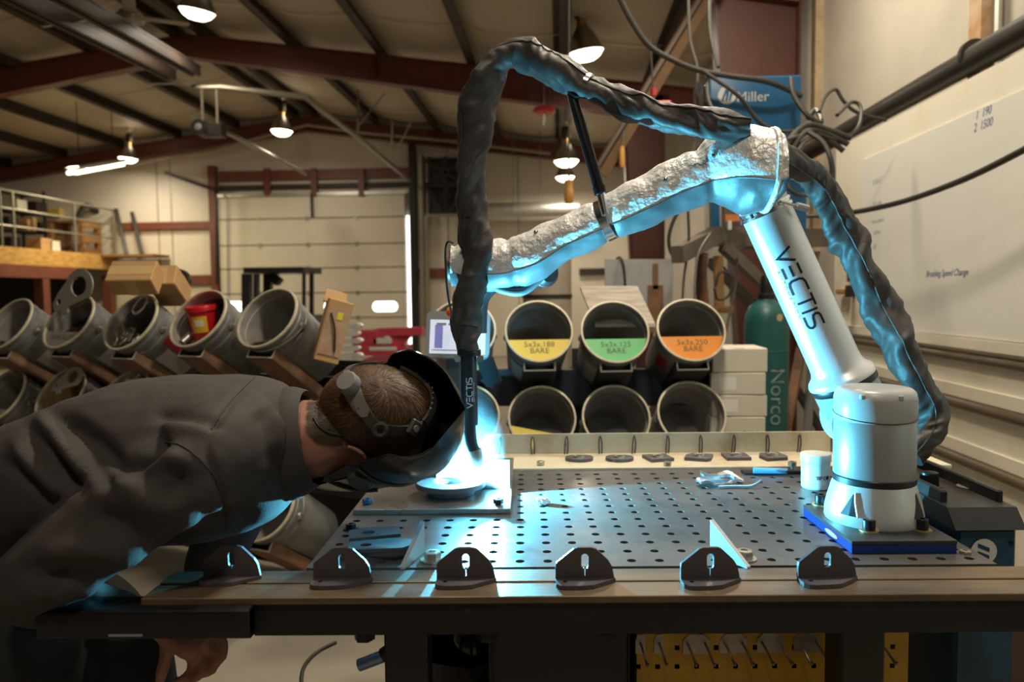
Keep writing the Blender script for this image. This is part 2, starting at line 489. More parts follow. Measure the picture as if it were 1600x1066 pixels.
# duct, corrugated downpipe and truss right of the door
a, b = at(734, 330, 16.3), at(905, 326, 16.3)
mb = MB().cyl(a, b, .16, seg=24)
dct = mb.build('ventilation_duct', m_galv); tag(dct, 'shiny round sheet-metal duct running level along the back wall', 'duct')
for k in range(4): 
    p = a.lerp(b, .15 + .25 * k); MB().cyl(p - V((.02, 0, 0)), p + V((.02, 0, 0)), .168, seg=24).build('joint_band', m_galv, dct); MB().cyl((p.x, p.y, p.z + .15), (p.x, p.y, roofz(p.x) - .05), .008, seg=6).build('hanger_rod', m_pipe, dct)
for px, nm in ((656, 'a'), (664, 'b')):
    a, b = at(px, 240, 16.8), at(px, 520, 16.8)
    struct(MB().box((a.x, 16.83, (a.z + b.z) / 2), (.09, .10, a.z - b.z)), 'wall_trim', m_pipe, smooth=0)
p0, p1 = at(663, 243, 16.2), at(728, 336, 16.2)
ft = thing('steel_truss_frame', 'black braced steel frame hung high beside the overhead door', 'truss', ((p0.x + p1.x) / 2, 16.2, p1.z))
MB().box(((p0.x + p1.x) / 2, 16.55, (p0.z + p1.z) / 2), (p1.x - p0.x, .02, p0.z - p1.z)).build('dark_backing', m_black, ft)
for q in (0, .5, 1):
    z = p0.z + (p1.z - p0.z) * q
    MB().bar((p0.x, 16.2, z), (p1.x, 16.2, z), .06, .06).build('rail', m_pipe if q != .5 else m_dark, ft, smooth=0)
for q in (0, .5, 1):
    x = p0.x + (p1.x - p0.x) * q
    MB().bar((x, 16.2, p0.z), (x, 16.2, p1.z), .05, .05).build('post', m_dark, ft, smooth=0)
for q in (.1, .9):
    x = p0.x + (p1.x - p0.x) * q
    MB().bar((x, 16.2, p0.z - .05), (x, YB - .002, p0.z - .05), .05, .05).build('wall_bracket', m_dark, ft, smooth=0)
mz = (p0.z + p1.z) / 2
for s0, s1 in (((p0.x, mz), (p0.x + .45 * (p1.x - p0.x), p1.z)), ((p1.x, mz), (p0.x + .55 * (p1.x - p0.x), p1.z)), ((p0.x, p0.z - .1), (p1.x, mz)), ((p1.x, p0.z - .1), (p0.x, mz))):
    MB().bar((s0[0], 16.2, s0[1]), (s1[0], 16.2, s1[1]), .05, .05).build('brace', m_dark, ft, smooth=0)

# ------------------------------------------------------------------ lamps
def high_bay(m, d, label, cord, energy, group=None, first=[None]):
    if first[0] is None:
        t = thing('high_bay_lamp', 'x', 'lamp', (0, 0, 0))
        r = .5
        MB().lathe([(r, 0), (r * .97, .05), (r * .80, .26), (r * .55, .50), (r * .36, .64), (r * .30, .70), (r * .28, .70), (r * .34, .63), (r * .53, .49), (r * .78, .25), (r * .94, .05), (r * .98, .0)], None, 28, closed=True).build('reflector', m_lampshell, t)
        MB().lathe([(r * .95, .03), (r * .90, -.03), (r * .74, -.13), (r * .45, -.21), (0, -.24)], None, 28, caps=False).build('lens', m_glow, t)
        MB().lathe([(r * .30, .70), (r * .26, .86), (r * .2, .90)], None, 16).build('socket', m_brass, t)
        MB().lathe([(r * .34, .90), (r * .34, 1.25), (r * .22, 1.34)], None, 16).build('ballast', m_dark, t)
        MB().tube([(0, 0, 1.34), (0, 0, 1.45), (.05, 0, 1.50), (0, 0, 1.56), (-.04, 0, 1.51)], .018, seg=6).build('hook', m_galv, t)
        first[0] = t; o = t
        o.matrix_world = m @ Matrix.Scale(d, 4); o['label'] = label
    else:
        o = dup(first[0], m @ Matrix.Scale(d, 4), label)
    o['group'] = 'high-bay lamps'
    W[o.name] = o.matrix_world.copy()
    lt = bpy.data.lights.new('bay_and_fill_light', 'AREA'); lt.shape = 'DISK'; lt.size = d * .9; lt.energy = energy; lt.color = LAMP_COL
    lo = bpy.data.objects.new('bay_and_fill_light', lt); C.objects.link(lo)
    lo.matrix_world = m @ Matrix.Translation((0, 0, -.25 * d - .01))
    # weak point light added outside the shell to lift the roof
    l2 = bpy.data.lights.new('roof_fill_light', 'POINT'); l2.energy = energy * .05; l2.shadow_soft_size = .08; l2.color = LAMP_COL
    lo2 = bpy.data.objects.new('roof_fill_light', l2); C.objects.link(lo2); lo2.matrix_world = m @ Matrix.Translation((d * .36, 0, d * 1.0))
    base = m.translation
    if cord:
        top = roofz(base.x) - .2
        MB().cyl((base.x, base.y, base.z + d * 1.5), (base.x, base.y, max(top, base.z + d * 1.5 + .1)), .008, seg=6).build('cord', m_black, o)
def lampm(px, py, y, tilt=0.0, tiltx=0.0):
    p = at(px, py, y); return TRS((p.x, p.y, p.z), rx=tiltx, ry=tilt)
high_bay(lampm(915, 82, 9.6, -.14, .1), .46, 'high-bay lamp nearest the red column, hanging above the bent hose', True, LAMP_W)
high_bay(lampm(308, 18, 9.4, .18, .12), .45, 'large bright high-bay lamp at the top edge, over the left rack', True, LAMP_W)
high_bay(lampm(440, 205, 14.6, .05), .42, 'high-bay lamp above the overhead door, left of its bent conduit', True, LAMP_W)
high_bay(lampm(200, 248, 15.8, .1), .40, 'small high-bay lamp close to the fluorescent tube fixture', True, LAMP_W)
high_bay(lampm(885, 252, 12.6, -.03), .42, 'upper of two overlapping high-bay lamps behind the black support pole', True, LAMP_W)
high_bay(lampm(883, 277, 15.6, -.03), .40, 'lower of two overlapping high-bay lamps behind the black support pole', True, LAMP_W)
# unseen lamps over and behind the camera, one added to brighten the right wall
for x, y in ((.45, 2.0), (1.0, 4.6), (-5.4, 3.6), (-.3, -.6)):
    lt = bpy.data.lights.new('bay_and_fill_light', 'AREA'); lt.shape = 'DISK'; lt.size = .42; lt.energy = LAMP_W * (2.3 if x == .45 else 2.3 if x > -1 else .12); lt.color = LAMP_COL
    if y < 0: lt.energy = LAMP_W * 1.0
    lo = bpy.data.objects.new('bay_and_fill_light', lt); C.objects.link(lo); lo.location = (x, y, 4.25)
# fluorescent tube fixture
a, b = at(112, 273, 13.6), at(188, 259, 14.8)
t = thing('tube_light_fixture', 'glowing fluorescent tube fixture below the roof above the mezzanine', 'lamp', a.lerp(b, .5))
MB().bar(a + V((0, 0, .10)), b + V((0, 0, .10)), .30, .06).build('housing', m_galv, t)
for s in (-.07, .07):
    MB().cyl(a + V((s, 0, .03)), b + V((s, 0, .03)), .035, seg=10).build('tube', m_glowtube, t)
for q in (.15, .85):
    p = a.lerp(b, q); MB().cyl(p + V((0, 0, .12)), (p.x, p.y, roofz(p.x) - .1), .008, seg=5).build('hanger', m_black, t)
lt = bpy.data.lights.new('tube_light', 'AREA'); lt.shape = 'RECTANGLE'; lt.size = .2; lt.size_y = (b - a).length; lt.energy = 130; lt.color = (1, .85, .5)
lo = bpy.data.objects.new('tube_light', lt); C.objects.link(lo); lo.matrix_world = frame(a.lerp(b, .5) - V((0, 0, .03)), (0, 0, 1), (1, 0, 0)) @ Matrix.Rotation(math.atan2(-(b - a).x, (b - a).y), 4, 'Z')

# ------------------------------------------------------------------ overhead tracks, pipes, fittings
def run(name, pts, r, m, label, cat, n=0, seg=10, group=None):
    o = MB().tube(pts, r, seg=seg, n=n).build(name, m); return tag(o, label, cat, group)
# pair of door tracks top left
t = thing('overhead_track', 'dark double overhead track slanting across the upper left roof', 'track', at(170, 80, 8.0))
for o0, o1 in (((0, -12), (262, 118)), ((78, -12), (300, 112))):
    a, b = at(o0[0], o0[1], 6.4), at(o1[0], o1[1], 10.5)
    for s in (0, .1):
        MB().bar(a + V((s, 0, 0)), b + V((s, 0, 0)), .05, .13, bevel=.005).build('rail', m_dark, t, smooth=0)
    MB().bar(a + V((.05, 0, .07)), b + V((.05, 0, .07)), .16, .02).build('flange', m_dark, t, smooth=0)
for (x0, y0, x1, y1, yy) in ((66, 41, 152, 28, 7.5), (232, 131, 306, 129, 10.4)):
    MB().bar(at(x0, y0, yy), at(x1, y1, yy), .03, .02).build('cross_tie', m_galv, t, smooth=0)
run('roof_conduit', [at(300, 137, 10.6), at(345, 136, 10.7), at(480, 152, 11.2), at(500, 170, 11.6), at(560, 215, 13.2), at(640, 282, 16.4)], .045, m_pipe, 'grey bent pipe running under the roof towards the overhead door', 'pipe')
run('roof_conduit', [at(300, 180, 10.8), at(370, 215, 12.0), at(478, 272, 15.5)], .035, m_pipe, 'thin dull pipe parallel below the bent roof pipe', 'pipe')
run('roof_conduit', [at(186, 260, 16.4), at(330, 235, 16.4), at(480, 195, 16.4), at(560, 207, 16.3), at(700, 220, 16.2), at(860, 240, 16.2)], .035, m_pipe, 'thin sprinkler pipe following the far red rafter', 'pipe')
run('wall_conduit', [at(258, 270, 16.6), at(335, 297, 16.6), at(338, 310, 16.6), at(339, 445, 16.6)], .035, m_black, 'black conduit bending down the left door jamb', 'pipe')
for k, (x0, y0, x1, y1) in enumerate([(560, 140, 559, 208), (559, 198, 606, 140), (613, 185, 612, 250), (613, 250, 642, 190)]):
    run('pipe_hanger', [at(x0, y0, 14.5), at(x1, y1, 14.5)], .022 if k % 2 == 0 else .015, m_pipe, ['upright pipe hanger below the middle of the red rafter', 'slanting stay beside the first upright pipe hanger', 'second upright pipe hanger, nearer the hose', 'slanting stay beside the second upright pipe hanger'][k], 'hanger', seg=6)
t = thing('door_opener', 'dark electric door opener motor hanging on two straps', 'motor', at(320, 206, 10.6))
p = at(316, 201, 10.6)
MB().cyl(p + V((0, -.12, 0)), p + V((0, .14, 0)), .11, seg=16).build('motor', m_black, t)
MB().lathe([(.0, .0), (.05, .01), (.05, .03)], frame(p + V((0, -.14, 0)), (0, 1, 0)), 12).build('cap', m_galv, t)
MB().box(at(338, 205, 10.6), (.22, .2, .17), bevel=.01).build('gearbox', m_blacksteel, t)
for px in (317, 340):
    a = at(px, 195, 10.6); MB().bar(a, at(px - 2, 140, 10.6), .03, .012, up=(0, 1, 0)).build('strap', m_pipe, t, smooth=0)
t = thing('pull_handle', 'red pull handle hanging on a cord from the rafter', 'handle', at(850, 178, 11.4))
p = at(850, 173, 11.4); MB().lathe([(0, -.04), (.14, -.04), (.175, 0), (.14, .04), (.04, .05)], frame(p, (0, 0, 1)), 16).build('grip', mat('red plastic', (.5, .02, .02), .4), t)
MB().cyl(p, at(850, 120, 11.4), .014, seg=6).build('cord', m_pipe, t)
MB().tube([p, at(851, 188, 11.4), at(849, 196, 11.4)], .017, seg=6).build('chain_end', m_galv, t)
t = thing('ceiling_fan', 'old ceiling fan under the dark roof, top left', 'fan', at(205, 26, 8.5))
p = at(203, 26, 8.5); MB().lathe([(0, -.08), (.14, -.06), (.16, 0), (.10, .06), (.03, .08)], frame(p, (0, 0, 1)), 16).build('motor_housing', m_pipe, t)
MB().cyl(p, at(200, -8, 8.5), .02, seg=6).build('downrod', m_pipe, t)
for k in range(4):
    a = k * PI / 2 + .5; d = V((math.cos(a), math.sin(a), 0))
    MB().bar(p + d * .14, p + d * .62, .13, .012, bevel=.004).build('blade', m_pipe, t, smooth=0)

# ------------------------------------------------------------------ mezzanine on the left
XM = -10.2
zt0 = atx(60, 388, XM).z
za, zb = atx(90, 392, XM).z, atx(90, 417, XM).z
yb0 = 9.0
mz = thing('mezzanine_floor', 'mezzanine platform edged with orange strand board', 'mezzanine', (XM - 1.4, 13.5, zb)); mz['kind'] = 'structure'
MB().box((XM, (yb0 + 16.9) / 2, (za + zb) / 2), (.03, 16.9 - yb0, za - zb)).build('fascia_board', m_osb, mz, smooth=0)
MB().box(((XM + XL) / 2, (yb0 + 16.9) / 2, za - .03), (XM - XL - .03, 16.9 - yb0, .05)).build('deck', m_wood, mz, smooth=0)
MB().box((XM - .05, (yb0 + 15.4) / 2, zb - .12), (.12, 15.4 - yb0, .24)).build('edge_beam', m_red, mz, smooth=0)
for y in (12.5, 14.45, 16.7):
    MB().box((XM - .1, y, (zb - .12) / 2), (.2, .2, zb - .12)).build('post', m_red, mz, smooth=0)
MB().box((XM - 1.6, 16.2, zb / 2), (2.6, .06, zb)).build('partition', m_black, mz, smooth=0)
m_rail = mat('grey railing tube', (.30, .28, .23), .4, metal=.6)
rl = thing('guard_rail', 'grey tube guard rail along the mezzanine edge', 'railing', (XM, 13, za))
ye = atx(178, 345, XM).y
for (y0, nm) in ((297, 0), (325, 1), (352, 2)):
    z = atx(8, y0, XM).z
    MB().cyl((XM, yb0, z), (XM, ye, z), .024 if nm == 0 else .018, seg=8).build('rail', m_rail, rl)
for px in (2, 22, 117, 178):
    p = atx(px, 360, XM); MB().cyl((XM, p.y, za), (XM, p.y, atx(8, 297, XM).z), .026, seg=8).build('post', m_rail, rl)
# dark shelving with goods on the mezzanine
sh = thing('storage_shelf', 'dark shelving unit standing back on the mezzanine', 'shelf', (XM - 1.6, 14.5, za))
for k in range(4):
    MB().box((XM - 1.6, 13.2, za + .08 + .42 * k), (.55, 6.6, .03)).build('shelf_board', m_dark, sh, smooth=0)
for y in (10.0, 12.1, 14.2, 16.4):
    for x in (-.26, .26):
        MB().box((XM - 1.6 + x, y, za + .72), (.04, .04, 1.44)).build('upright', m_black, sh, smooth=0)
m_card = mat('brown cardboard', (.50, .30, .13), .75, var=.12, scale=5)
m_white = mat('white card', (.75, .70, .60), .7, var=.08)
goods = [(24, 313, .30, .22, m_white, 'white carton on the upper mezzanine shelf'), (44, 338, .12, .3, m_card, 'slim tan carton on the middle mezzanine shelf'), (36, 366, .1, .24, m_card, 'slim tan carton on the low mezzanine shelf'), (88, 344, .18, .18, mat('yellow plastic', (.75, .52, .12), .5), 'small yellow tub on the mezzanine shelf end'), (10, 342, .25, .25, m_blacksteel, 'dark box on the middle mezzanine shelf by the rail post'), (14, 368, .28, .25, m_blacksteel, 'dark box low on the mezzanine shelf by the rail post'), (60, 341, .3, .22, m_blacksteel, 'dark box between tan carton and yellow tub'), (55, 315, .35, .25, m_dark, 'brown-black bundle on the upper mezzanine shelf')]
for px, py, w, h, m, lb in goods:
    p = atx(px, py, XM - 1.45); lev = min(range(4), key=lambda k: abs(za + .1 + .42 * k + h / 2 - p.z))
    tag(MB().box((p.x, p.y, za + .0955 + .42 * lev + h / 2), (.3, w, h), bevel=.006).build('carton', m, smooth=0), lb, 'box')
for px, py, w, h, m, lb in ((62, 382, .34, .26, m_card, 'tan carton at the mezzanine edge beside a white one'), (76, 384, .30, .22, m_white, 'white carton at the mezzanine edge')):
    p = atx(px, py, XM - .3); tag(MB().box((p.x, p.y, za - .005 + h / 2), (.3, w, h), bevel=.006).build('carton', m, smooth=0), lb, 'box')
cr = thing('wooden_crate', 'open wooden slat crate at the far end of the mezzanine', 'crate', (XM - .55, 15.6, za))
cy0, cy1 = atx(132, 370, XM - .2).y, min(16.6, atx(168, 370, XM - .2).y)
zt_ = atx(150, 350, XM - .2).z
for q in (0, 1):
    y = cy0 if q == 0 else cy1
    for x in (-.25, -.95): MB().box((XM + x, y, (za + zt_) / 2), (.1, .12, zt_ - za)).build('post', m_wood, cr, smooth=0)
for q in (.06, .5, .95):
    z = za + (zt_ - za) * q
    for x in (-.2, -1.0): MB().box((XM + x, (cy0 + cy1) / 2, z), (.03, cy1 - cy0, .16)).build('slat', m_wood, cr, smooth=0)
MB().box((XM - .6, (cy0 + cy1) / 2, zt_ + .02), (.85, cy1 - cy0 + .1, .03)).build('lid', m_wood, cr, smooth=0)
p = atx(143, 350, XM - .5)
run('steel_fitting', [V((XM - .5, p.y - .5, zt_ + .1)), V((XM - .5, p.y - .2, zt_ + .42)), V((XM - .5, p.y + .2, zt_ + .35)), V((XM - .5, p.y + .7, zt_ + .12)), V((XM - .5, p.y + 1.1, zt_ + .35)), V((XM - .5, p.y + 1.6, zt_ + .12))], .07, m_blacksteel, 'bent black steel fitting lying on the wooden crate', 'fitting', n=4, seg=8)
for (x0, y0, x1, y1, lb) in ((181, 327, 198, 405, 'first dark steel bar leaning against the back wall by the railing end'), (206, 332, 222, 406, 'second dark steel bar leaning against the back wall, further from the railing')):
    q = at(x1, y1, 16.3); q.z = za
    tag(MB().bar(q, at(x0, y0, 16.85), .08, .05).build('steel_bar', m_darkpipe, smooth=0), lb, 'bar')
struct(MB().box((-9.6, 16.6, za - .03), (1.25, .7, .05)), 'mezzanine_floor', m_wood, smooth=0)

# ------------------------------------------------------------------ right wall: liner, whiteboard, rails, pipes
XW = 1.93
def wy(px): return atx(px, 480, XW).y
ytopA, ytopB = atx(1312, 234, XW), atx(1600, 70, XW)
ln_y0 = .6; ln_y1 = wy(1303)
lz = (ytopA.z + ytopB.z) / 2
struct(MB().box((XW + .03, (ln_y0 + ln_y1) / 2, lz / 2 + .0), (.06, ln_y1 - ln_y0, lz)), 'wall_panel', m_liner, label='cream painted liner panel behind the whiteboard', smooth=0)
wbz1 = (atx(1345, 262, XW).z + atx(1600, 128, XW).z) / 2; wbz0 = (atx(1345, 513, XW).z + atx(1600, 529, XW).z) / 2
m_wb = mat('whiteboard enamel', (.74, .73, .67), .30, var=.03, scale=1.5)
wbd = thing('whiteboard', 'large cream whiteboard with faint handwriting on the right wall', 'whiteboard', (XW, 3, wbz0))
wy0, wy1 = 1.2, wy(1347)
MB().box((XW - .006, (wy0 + wy1) / 2, (wbz0 + wbz1) / 2), (.012, wy1 - wy0, wbz1 - wbz0)).build('board', m_wb, wbd, smooth=0)
struct(MB().box((XW - .012, (ln_y0 + ln_y1) / 2, wbz0 - .03), (.024, ln_y1 - ln_y0, .05)), 'wall_trim', m_liner, label='cream batten with screws below the whiteboard', smooth=0)
m_ink = mat('faded blue marker', (.10, .14, .28), .6)
for txt, px, py, size, sh in (('1  190\n2  1500', 1536, 186, .055, .2), ('Brushing Speed Change', 1478, 427, .047, .3), ('WRAT', 1370, 284, .05, .25), ('BB code', 1370, 318, .042, .25), ('New control', 1371, 345, .036, .25), ('off Line', 1370, 363, .036, .25), ('off', 1366, 386, .04, .25)):
    p = atx(px, py, XW - .0125)
    m = Matrix(((0, 0, -1, p.x), (-1, 0, 0, p.y), (0, 1, 0, p.z), (0, 0, 0, 1)))
    lettering('handwriting', txt, size, m, m_ink if py < 200 or py > 400 else mat('very faded marker', (.36, .40, .46), .6), wbd, depth=.0003, shear=sh, spacing=.92)
m_railb = mat('brown steel rail', (.13, .095, .06), .4, metal=.4, var=.2)
for i, (ya, yb_, r) in enumerate(((541, 573, .022), (627, 657, .028), (697, 757, .028))):
    z = (atx(1400, ya + (yb_ - ya) * .25, XW).z + atx(1600, yb_, XW).z) / 2
    z = atx(1600, yb_, XW).z
    struct(MB().cyl((XW - .005, ln_y0, z), (XW - .005, ln_y1 - .2, z), r, seg=12), 'wall_rail', m_railb)
    struct(MB().box((XW - .005, (ln_y0 + ln_y1) / 2, z + .06), (.014, ln_y1 - ln_y0, .06)), 'wall_trim', m_liner, smooth=0)
p0, p1 = atx(1322, 205, XW + .03), atx(1600, 50, XW + .03)
zpp = (p0.z + p1.z) / 2
pp = tag(MB().cyl((XW + .03, .8, p1.z), (XW + .03, 6.2, p0.z), .062, seg=18).build('wall_pipe', m_darkpipe), 'thick black pipe running along the right wall above the whiteboard panel', 'pipe')
p = atx(1522, 85, XW + .03); MB().cyl((XW + .03, p.y - .015, p.z), (XW + .03, p.y + .015, p.z), .07, seg=18).build('coupling', m_darkpipe, pp)
struct(MB().box((XR - .05, atx(1540, 30, XR - .05).y, 3), (.1, .11, 3)), 'wall_trim', mat('rusty trim', (.60, .50, .36), .6, col2=(.40, .18, .05), scale=5, mix=.5), smooth=0)
run('wall_conduit', [V((XR - .03, atx(1558, 30, XR - .03).y, zz)) for zz in (2.2, 4.2)], .025, m_galv, 'grey vertical conduit behind the black wall pipe', 'pipe')
struct(MB().box((XR - .03, atx(1282, 120, XR).y, 2.9), (.06, .10, 2.4)), 'wall_trim', mat('crinkled foil tape', (.55, .42, .26), .3, metal=.6, var=.4, scale=6), smooth=0)
# hose across the whiteboard
run('air_hose', [atx(1255, 338, 1.62), atx(1312, 335, 1.62), atx(1400, 318, 1.66), atx(1500, 283, 1.70), atx(1600, 234, 1.74), atx(1700, 178, 1.78)], .014, m_darkpipe, 'thin black hose sagging in front of the whiteboard', 'hose', n=6)
t = thing('air_valve', 'small brass and black air valve on the wall beside the whiteboard', 'valve', atx(1318, 455, XW - .03))
q = atx(1318, 456, XW - .03)
MB().cyl(q + V((0, .10, 0)), q + V((0, -.06, 0)), .018, seg=10).build('fitting', m_brass, t)
MB().box(atx(1328, 455, XW - .03), (.05, .05, .08), bevel=.006).build('body', m_black, t)
MB().tube([atx(1329, 440, XW - .03), atx(1328, 420, XW - .03), atx(1325, 405, XW - .03)], .022, seg=8).build('handle', m_black, t)
MB().cyl(q + V((0, .05, 0)), V((XW, q.y + .05, q.z)), .016, seg=8).build('stub_pipe', m_galv, t)
# ------------------------------------------------------------------ fixture table
m_top = mat('worn fixture plate', (.105, .10, .097), .38, metal=.3, col2=(.068, .062, .057), mix=.62, scale=7, rvar=.13, bump=.04, bscale=60)
m_rust = mat('rust-brown mill flat', (.185, .125, .072), .44, metal=.35, col2=(.075, .056, .040), scale=8, mix=.53, stretch=(.35, 2.2, 1), rvar=.1, bump=.05, bscale=80)
m_beamf = mat('dark beam face', (.015, .013, .0135), .5, metal=.3, var=.3, scale=12, stretch=(.3, 1, 1))
m_tubes = mat('black mill tube', (.022, .021, .023), .36, metal=.5, var=.35, scale=10, rvar=.1)
m_cream = mat('oiled cream steel', (.66, .58, .42), .42, col2=(.40, .25, .10), scale=8, mix=.66, rvar=.1)
m_plate = mat('blued steel plate', (.115, .103, .112), .45, metal=.5, var=.18, scale=16, rvar=.1)
m_cut = mat('clean cut steel', (.55, .55, .56), .4, metal=.3)
m_bolt = mat('zinc bolt', (.50, .46, .40), .32, metal=.9, var=.15, scale=20)
m_blackbolt = mat('black oxide bolt', (.022, .022, .026), .35, metal=.5)
m_blue = mat('blue anodised edge', (.010, .035, .20), .35, metal=.3)
m_bluepaint = mat('navy blue paint', (.012, .075, .17), .42, var=.1)
A0, A1, Bf, Bk = -.378, .832, -.028, .70
tb = thing('fixture_table', 'perforated steel welding fixture table carrying the robot arm', 'table', T(.2, .3, -TZ))
# perforated top: a grid of square cells, each with a round hole
mb = MB(); bm = mb.bm
NS = 16
def cell(cx, cy, hole, x0, x1, y0, y1, th=.012, r=.0082):
    sq = []
    for k in range(NS):
        a = 2 * PI * k / NS; c, s = math.cos(a), math.sin(a); q = max(abs(c), abs(s))
        ux, uy = c / q, s / q
        sq.append((cx + (ux * (x1 - cx) if ux > 0 else ux * (cx - x0)), cy + (uy * (y1 - cy) if uy > 0 else uy * (cy - y0))))
    o = [bm.verts.new(T(x, y, 0)) for x, y in sq]
    i = [bm.verts.new(T(cx + r * math.cos(2 * PI * k / NS), cy + r * math.sin(2 * PI * k / NS), 0)) for k in range(NS)]
    l = [bm.verts.new(T(cx + r * math.cos(2 * PI * k / NS), cy + r * math.sin(2 * PI * k / NS), -th)) for k in range(NS)]
    for k in range(NS):
        k2 = (k + 1) % NS
        bm.faces.new((o[k], o[k2], i[k2], i[k])); bm.faces.new((i[k], i[k2], l[k2], l[k]))
cols = list(range(-7, 17)); rws = list(range(0, 15))
for c in cols:
    for r_ in rws:
        x, y = c * .05, r_ * .05
        cell(x, y, True, A0 if c == -7 else x - .025, A1 if c == 16 else x + .025, Bf if r_ == 0 else y - .025, Bk + .03 if r_ == 14 else y + .025)
bmesh.ops.remove_doubles(bm, verts=bm.verts, dist=1e-5)
for (x0, y0), (x1, y1) in (((A0, Bf), (A1, Bf)), ((A1, Bf), (A1, Bk + .03)), ((A1, Bk + .03), (A0, Bk + .03)), ((A0, Bk + .03), (A0, Bf))):
    mb.quad(T(x0, y0, 0), T(x1, y1, 0), T(x1, y1, -.012), T(x0, y0, -.012))
mb.build('perforated_top', m_top, tb, smooth=30)
for a in (-.36, .2, .81):
    MB().box((a, .34, -.045), (.04, .72, .06), TM).build('under_rail', m_beamf, tb, smooth=0)
for a in (-.22, .57):
    for b in (-.02, .62):
        MB().box((a + (.02 if b < .3 else 0), b, -TZ / 2 - .04), (.075, .075, TZ - .10), TM, bevel=.004).build('leg', m_black, tb, smooth=0)
MB().box((-.205, -.02, -.42), (.055, .05, .60), TM).build('leg_brace', m_beamf, tb, smooth=0)

# front beam: channel with two flats on top, overhanging the table at both ends
aL = ab(235, 923)[0]; bf0, bf1, bf2 = ab(800, 932)[1], ab(800, 909)[1], ab(800, 890)[1]
fb = thing('front_beam', 'long rust-brown steel beam along the front edge of the fixture table', 'beam', T(.3, -.1, -.075))
MB().box(((aL + 1.25) / 2, (bf0 + bf1) / 2 - .001, -.0065), (1.25 - aL, bf1 - bf0 - .003, .012), TM, bevel=.0012).build('top_flat', m_rust, fb, smooth=0)
aL2 = ab(282, 886)[0]
MB().box(((aL2 + 1.25) / 2, (bf1 + bf2) / 2 + .0005, -.0055), (1.25 - aL2, bf2 - bf1 - .002, .012), TM, bevel=.0012).build('rear_flat', m_rust, fb, smooth=0)
aB = -.43
hb = .054
MB().box(((aB + 1.25) / 2, bf0 + .012, -.0135 - hb / 2 + .0005), (1.25 - aB, .008, hb), TM, bevel=.002).build('channel_web', m_beamf, fb, smooth=0)
for h in (-.018, -.064):
    MB().box(((aB + 1.25) / 2, bf0 + .045, h), (1.25 - aB, .06, .007), TM).build('channel_flange', m_beamf, fb, smooth=0)
p = atT(731, 955, bf0 + .008); MB().cyl(p - TB * .001, p + TB * .004, .006, seg=14).build('web_hole', m_black, fb)
for px in (570, 762, 945):
    p = atT(px, 993, bf0 + .03); MB().cyl(p + V((0, 0, -.006)), p + V((0, 0, .008)), .017, seg=6).build('bolt_head', m_beamf, fb, smooth=0)
# square tube sticking out at the left end
bt = ab(200, 950, -.012)[1] - .012
st = thing('square_tube', 'black square steel tube jutting out left below the front beam', 'tube', T(-.6, bt, -.09))
p0, p1 = atT(55, 955, bt), atT(388, 953, bt); q0, q1 = atT(60, 998, bt), atT(388, 1003, bt)
w = .062; hh = p0.z - q0.z + .004
z0 = (p0.z + p1.z) / 2; Lx = (p1 - p0).dot(TA)
m = frame(p0 + TB * .0 + V((0, 0, -hh / 2)), TA, (0, 0, 1))       # z along the tube
def rrect(w, h, r, n=4):
    out = []
    for sx, sy, a0 in ((1, 1, 0), (-1, 1, PI / 2), (-1, -1, PI), (1, -1, 1.5 * PI)):
        for k in range(n + 1):
            a = a0 + PI / 2 * k / n; out.append((sx * (w / 2 - r) + r * math.cos(a), sy * (h / 2 - r) + r * math.sin(a)))
    return out
o_ = [(x, y - w / 2) for x, y in rrect(hh, w, .007)]; i_ = [(x, y - w / 2) for x, y in rrect(hh - .010, w - .010, .004)]
MB().prism(o_, 0, Lx, m, [i_]).build('tube_wall', m_tubes, st)
MB().box((0, -w / 2, .004), (hh - .012, w - .012, .004), m).build('end_plug', m_black, st)
MB().box((-.45 * hh + .006, .0004, Lx * .42), (.004, .0008, Lx * .16), m).build('paint_scrape', mat('grey scrape', (.25, .25, .25), .5), st)
# six slotted tab brackets standing on the beam
def tab_proto():
    t = thing('tab_bracket', 'x', 'bracket', (0, 0, 0))
    w2, h1, h2 = .049, .016, .050
    o = [(-w2, 0), (w2, 0), (w2 - .004, h1 + .004), (w2 - .010, h1 + .014), (.018, h2), (.010, h2 + .002), (-.012, h2 + .002), (-.018, h2), (-w2 + .001, h1 + .010), (-w2, h1 + .003)]
    sl = [(-.0008, .004), (.0008, .004), (.0010, .0165)] + [(.0058 * math.cos(a), .0215 + .0058 * math.sin(a)) for a in [-PI / 2 + .3 + (PI / 2 - .3) * k / 4 for k in range(5)]] + [(.0058 * math.cos(a), .036 + .0058 * math.sin(a)) for a in [PI * k / 6 for k in range(7)]] + [(.0058 * math.cos(a), .0215 + .0058 * math.sin(a)) for a in [-PI + (PI / 2 - .3) * k / 4 for k in range(5)]] + [(-.0010, .0165)]
    up = Matrix(((1, 0, 0, 0), (0, 0, 1, 0), (0, 1, 0, .0065), (0, 0, 0, 1)))
    MB().prism(o, 0, .0065, up, [sl]).build('upright_plate', m_plate, t, local=True, smooth=0)
    b = [(-w2, .0065), (w2, .0065), (w2 + .002, .001), (w2 - .006, -.006), (.012, -.0285), (-.004, -.0315), (-.030, -.0325), (-w2 + .006, -.0300), (-w2, -.022)]
    dm = [(-.034 + dx, -.013 + dy) for dx, dy in ((-.005, 0), (0, -.005), (.005, 0), (0, .005))]
    MB().prism(b, 0, .0065, None, [dm]).build('base_plate', m_plate, t, local=True, smooth=0)
    return t
tp = None
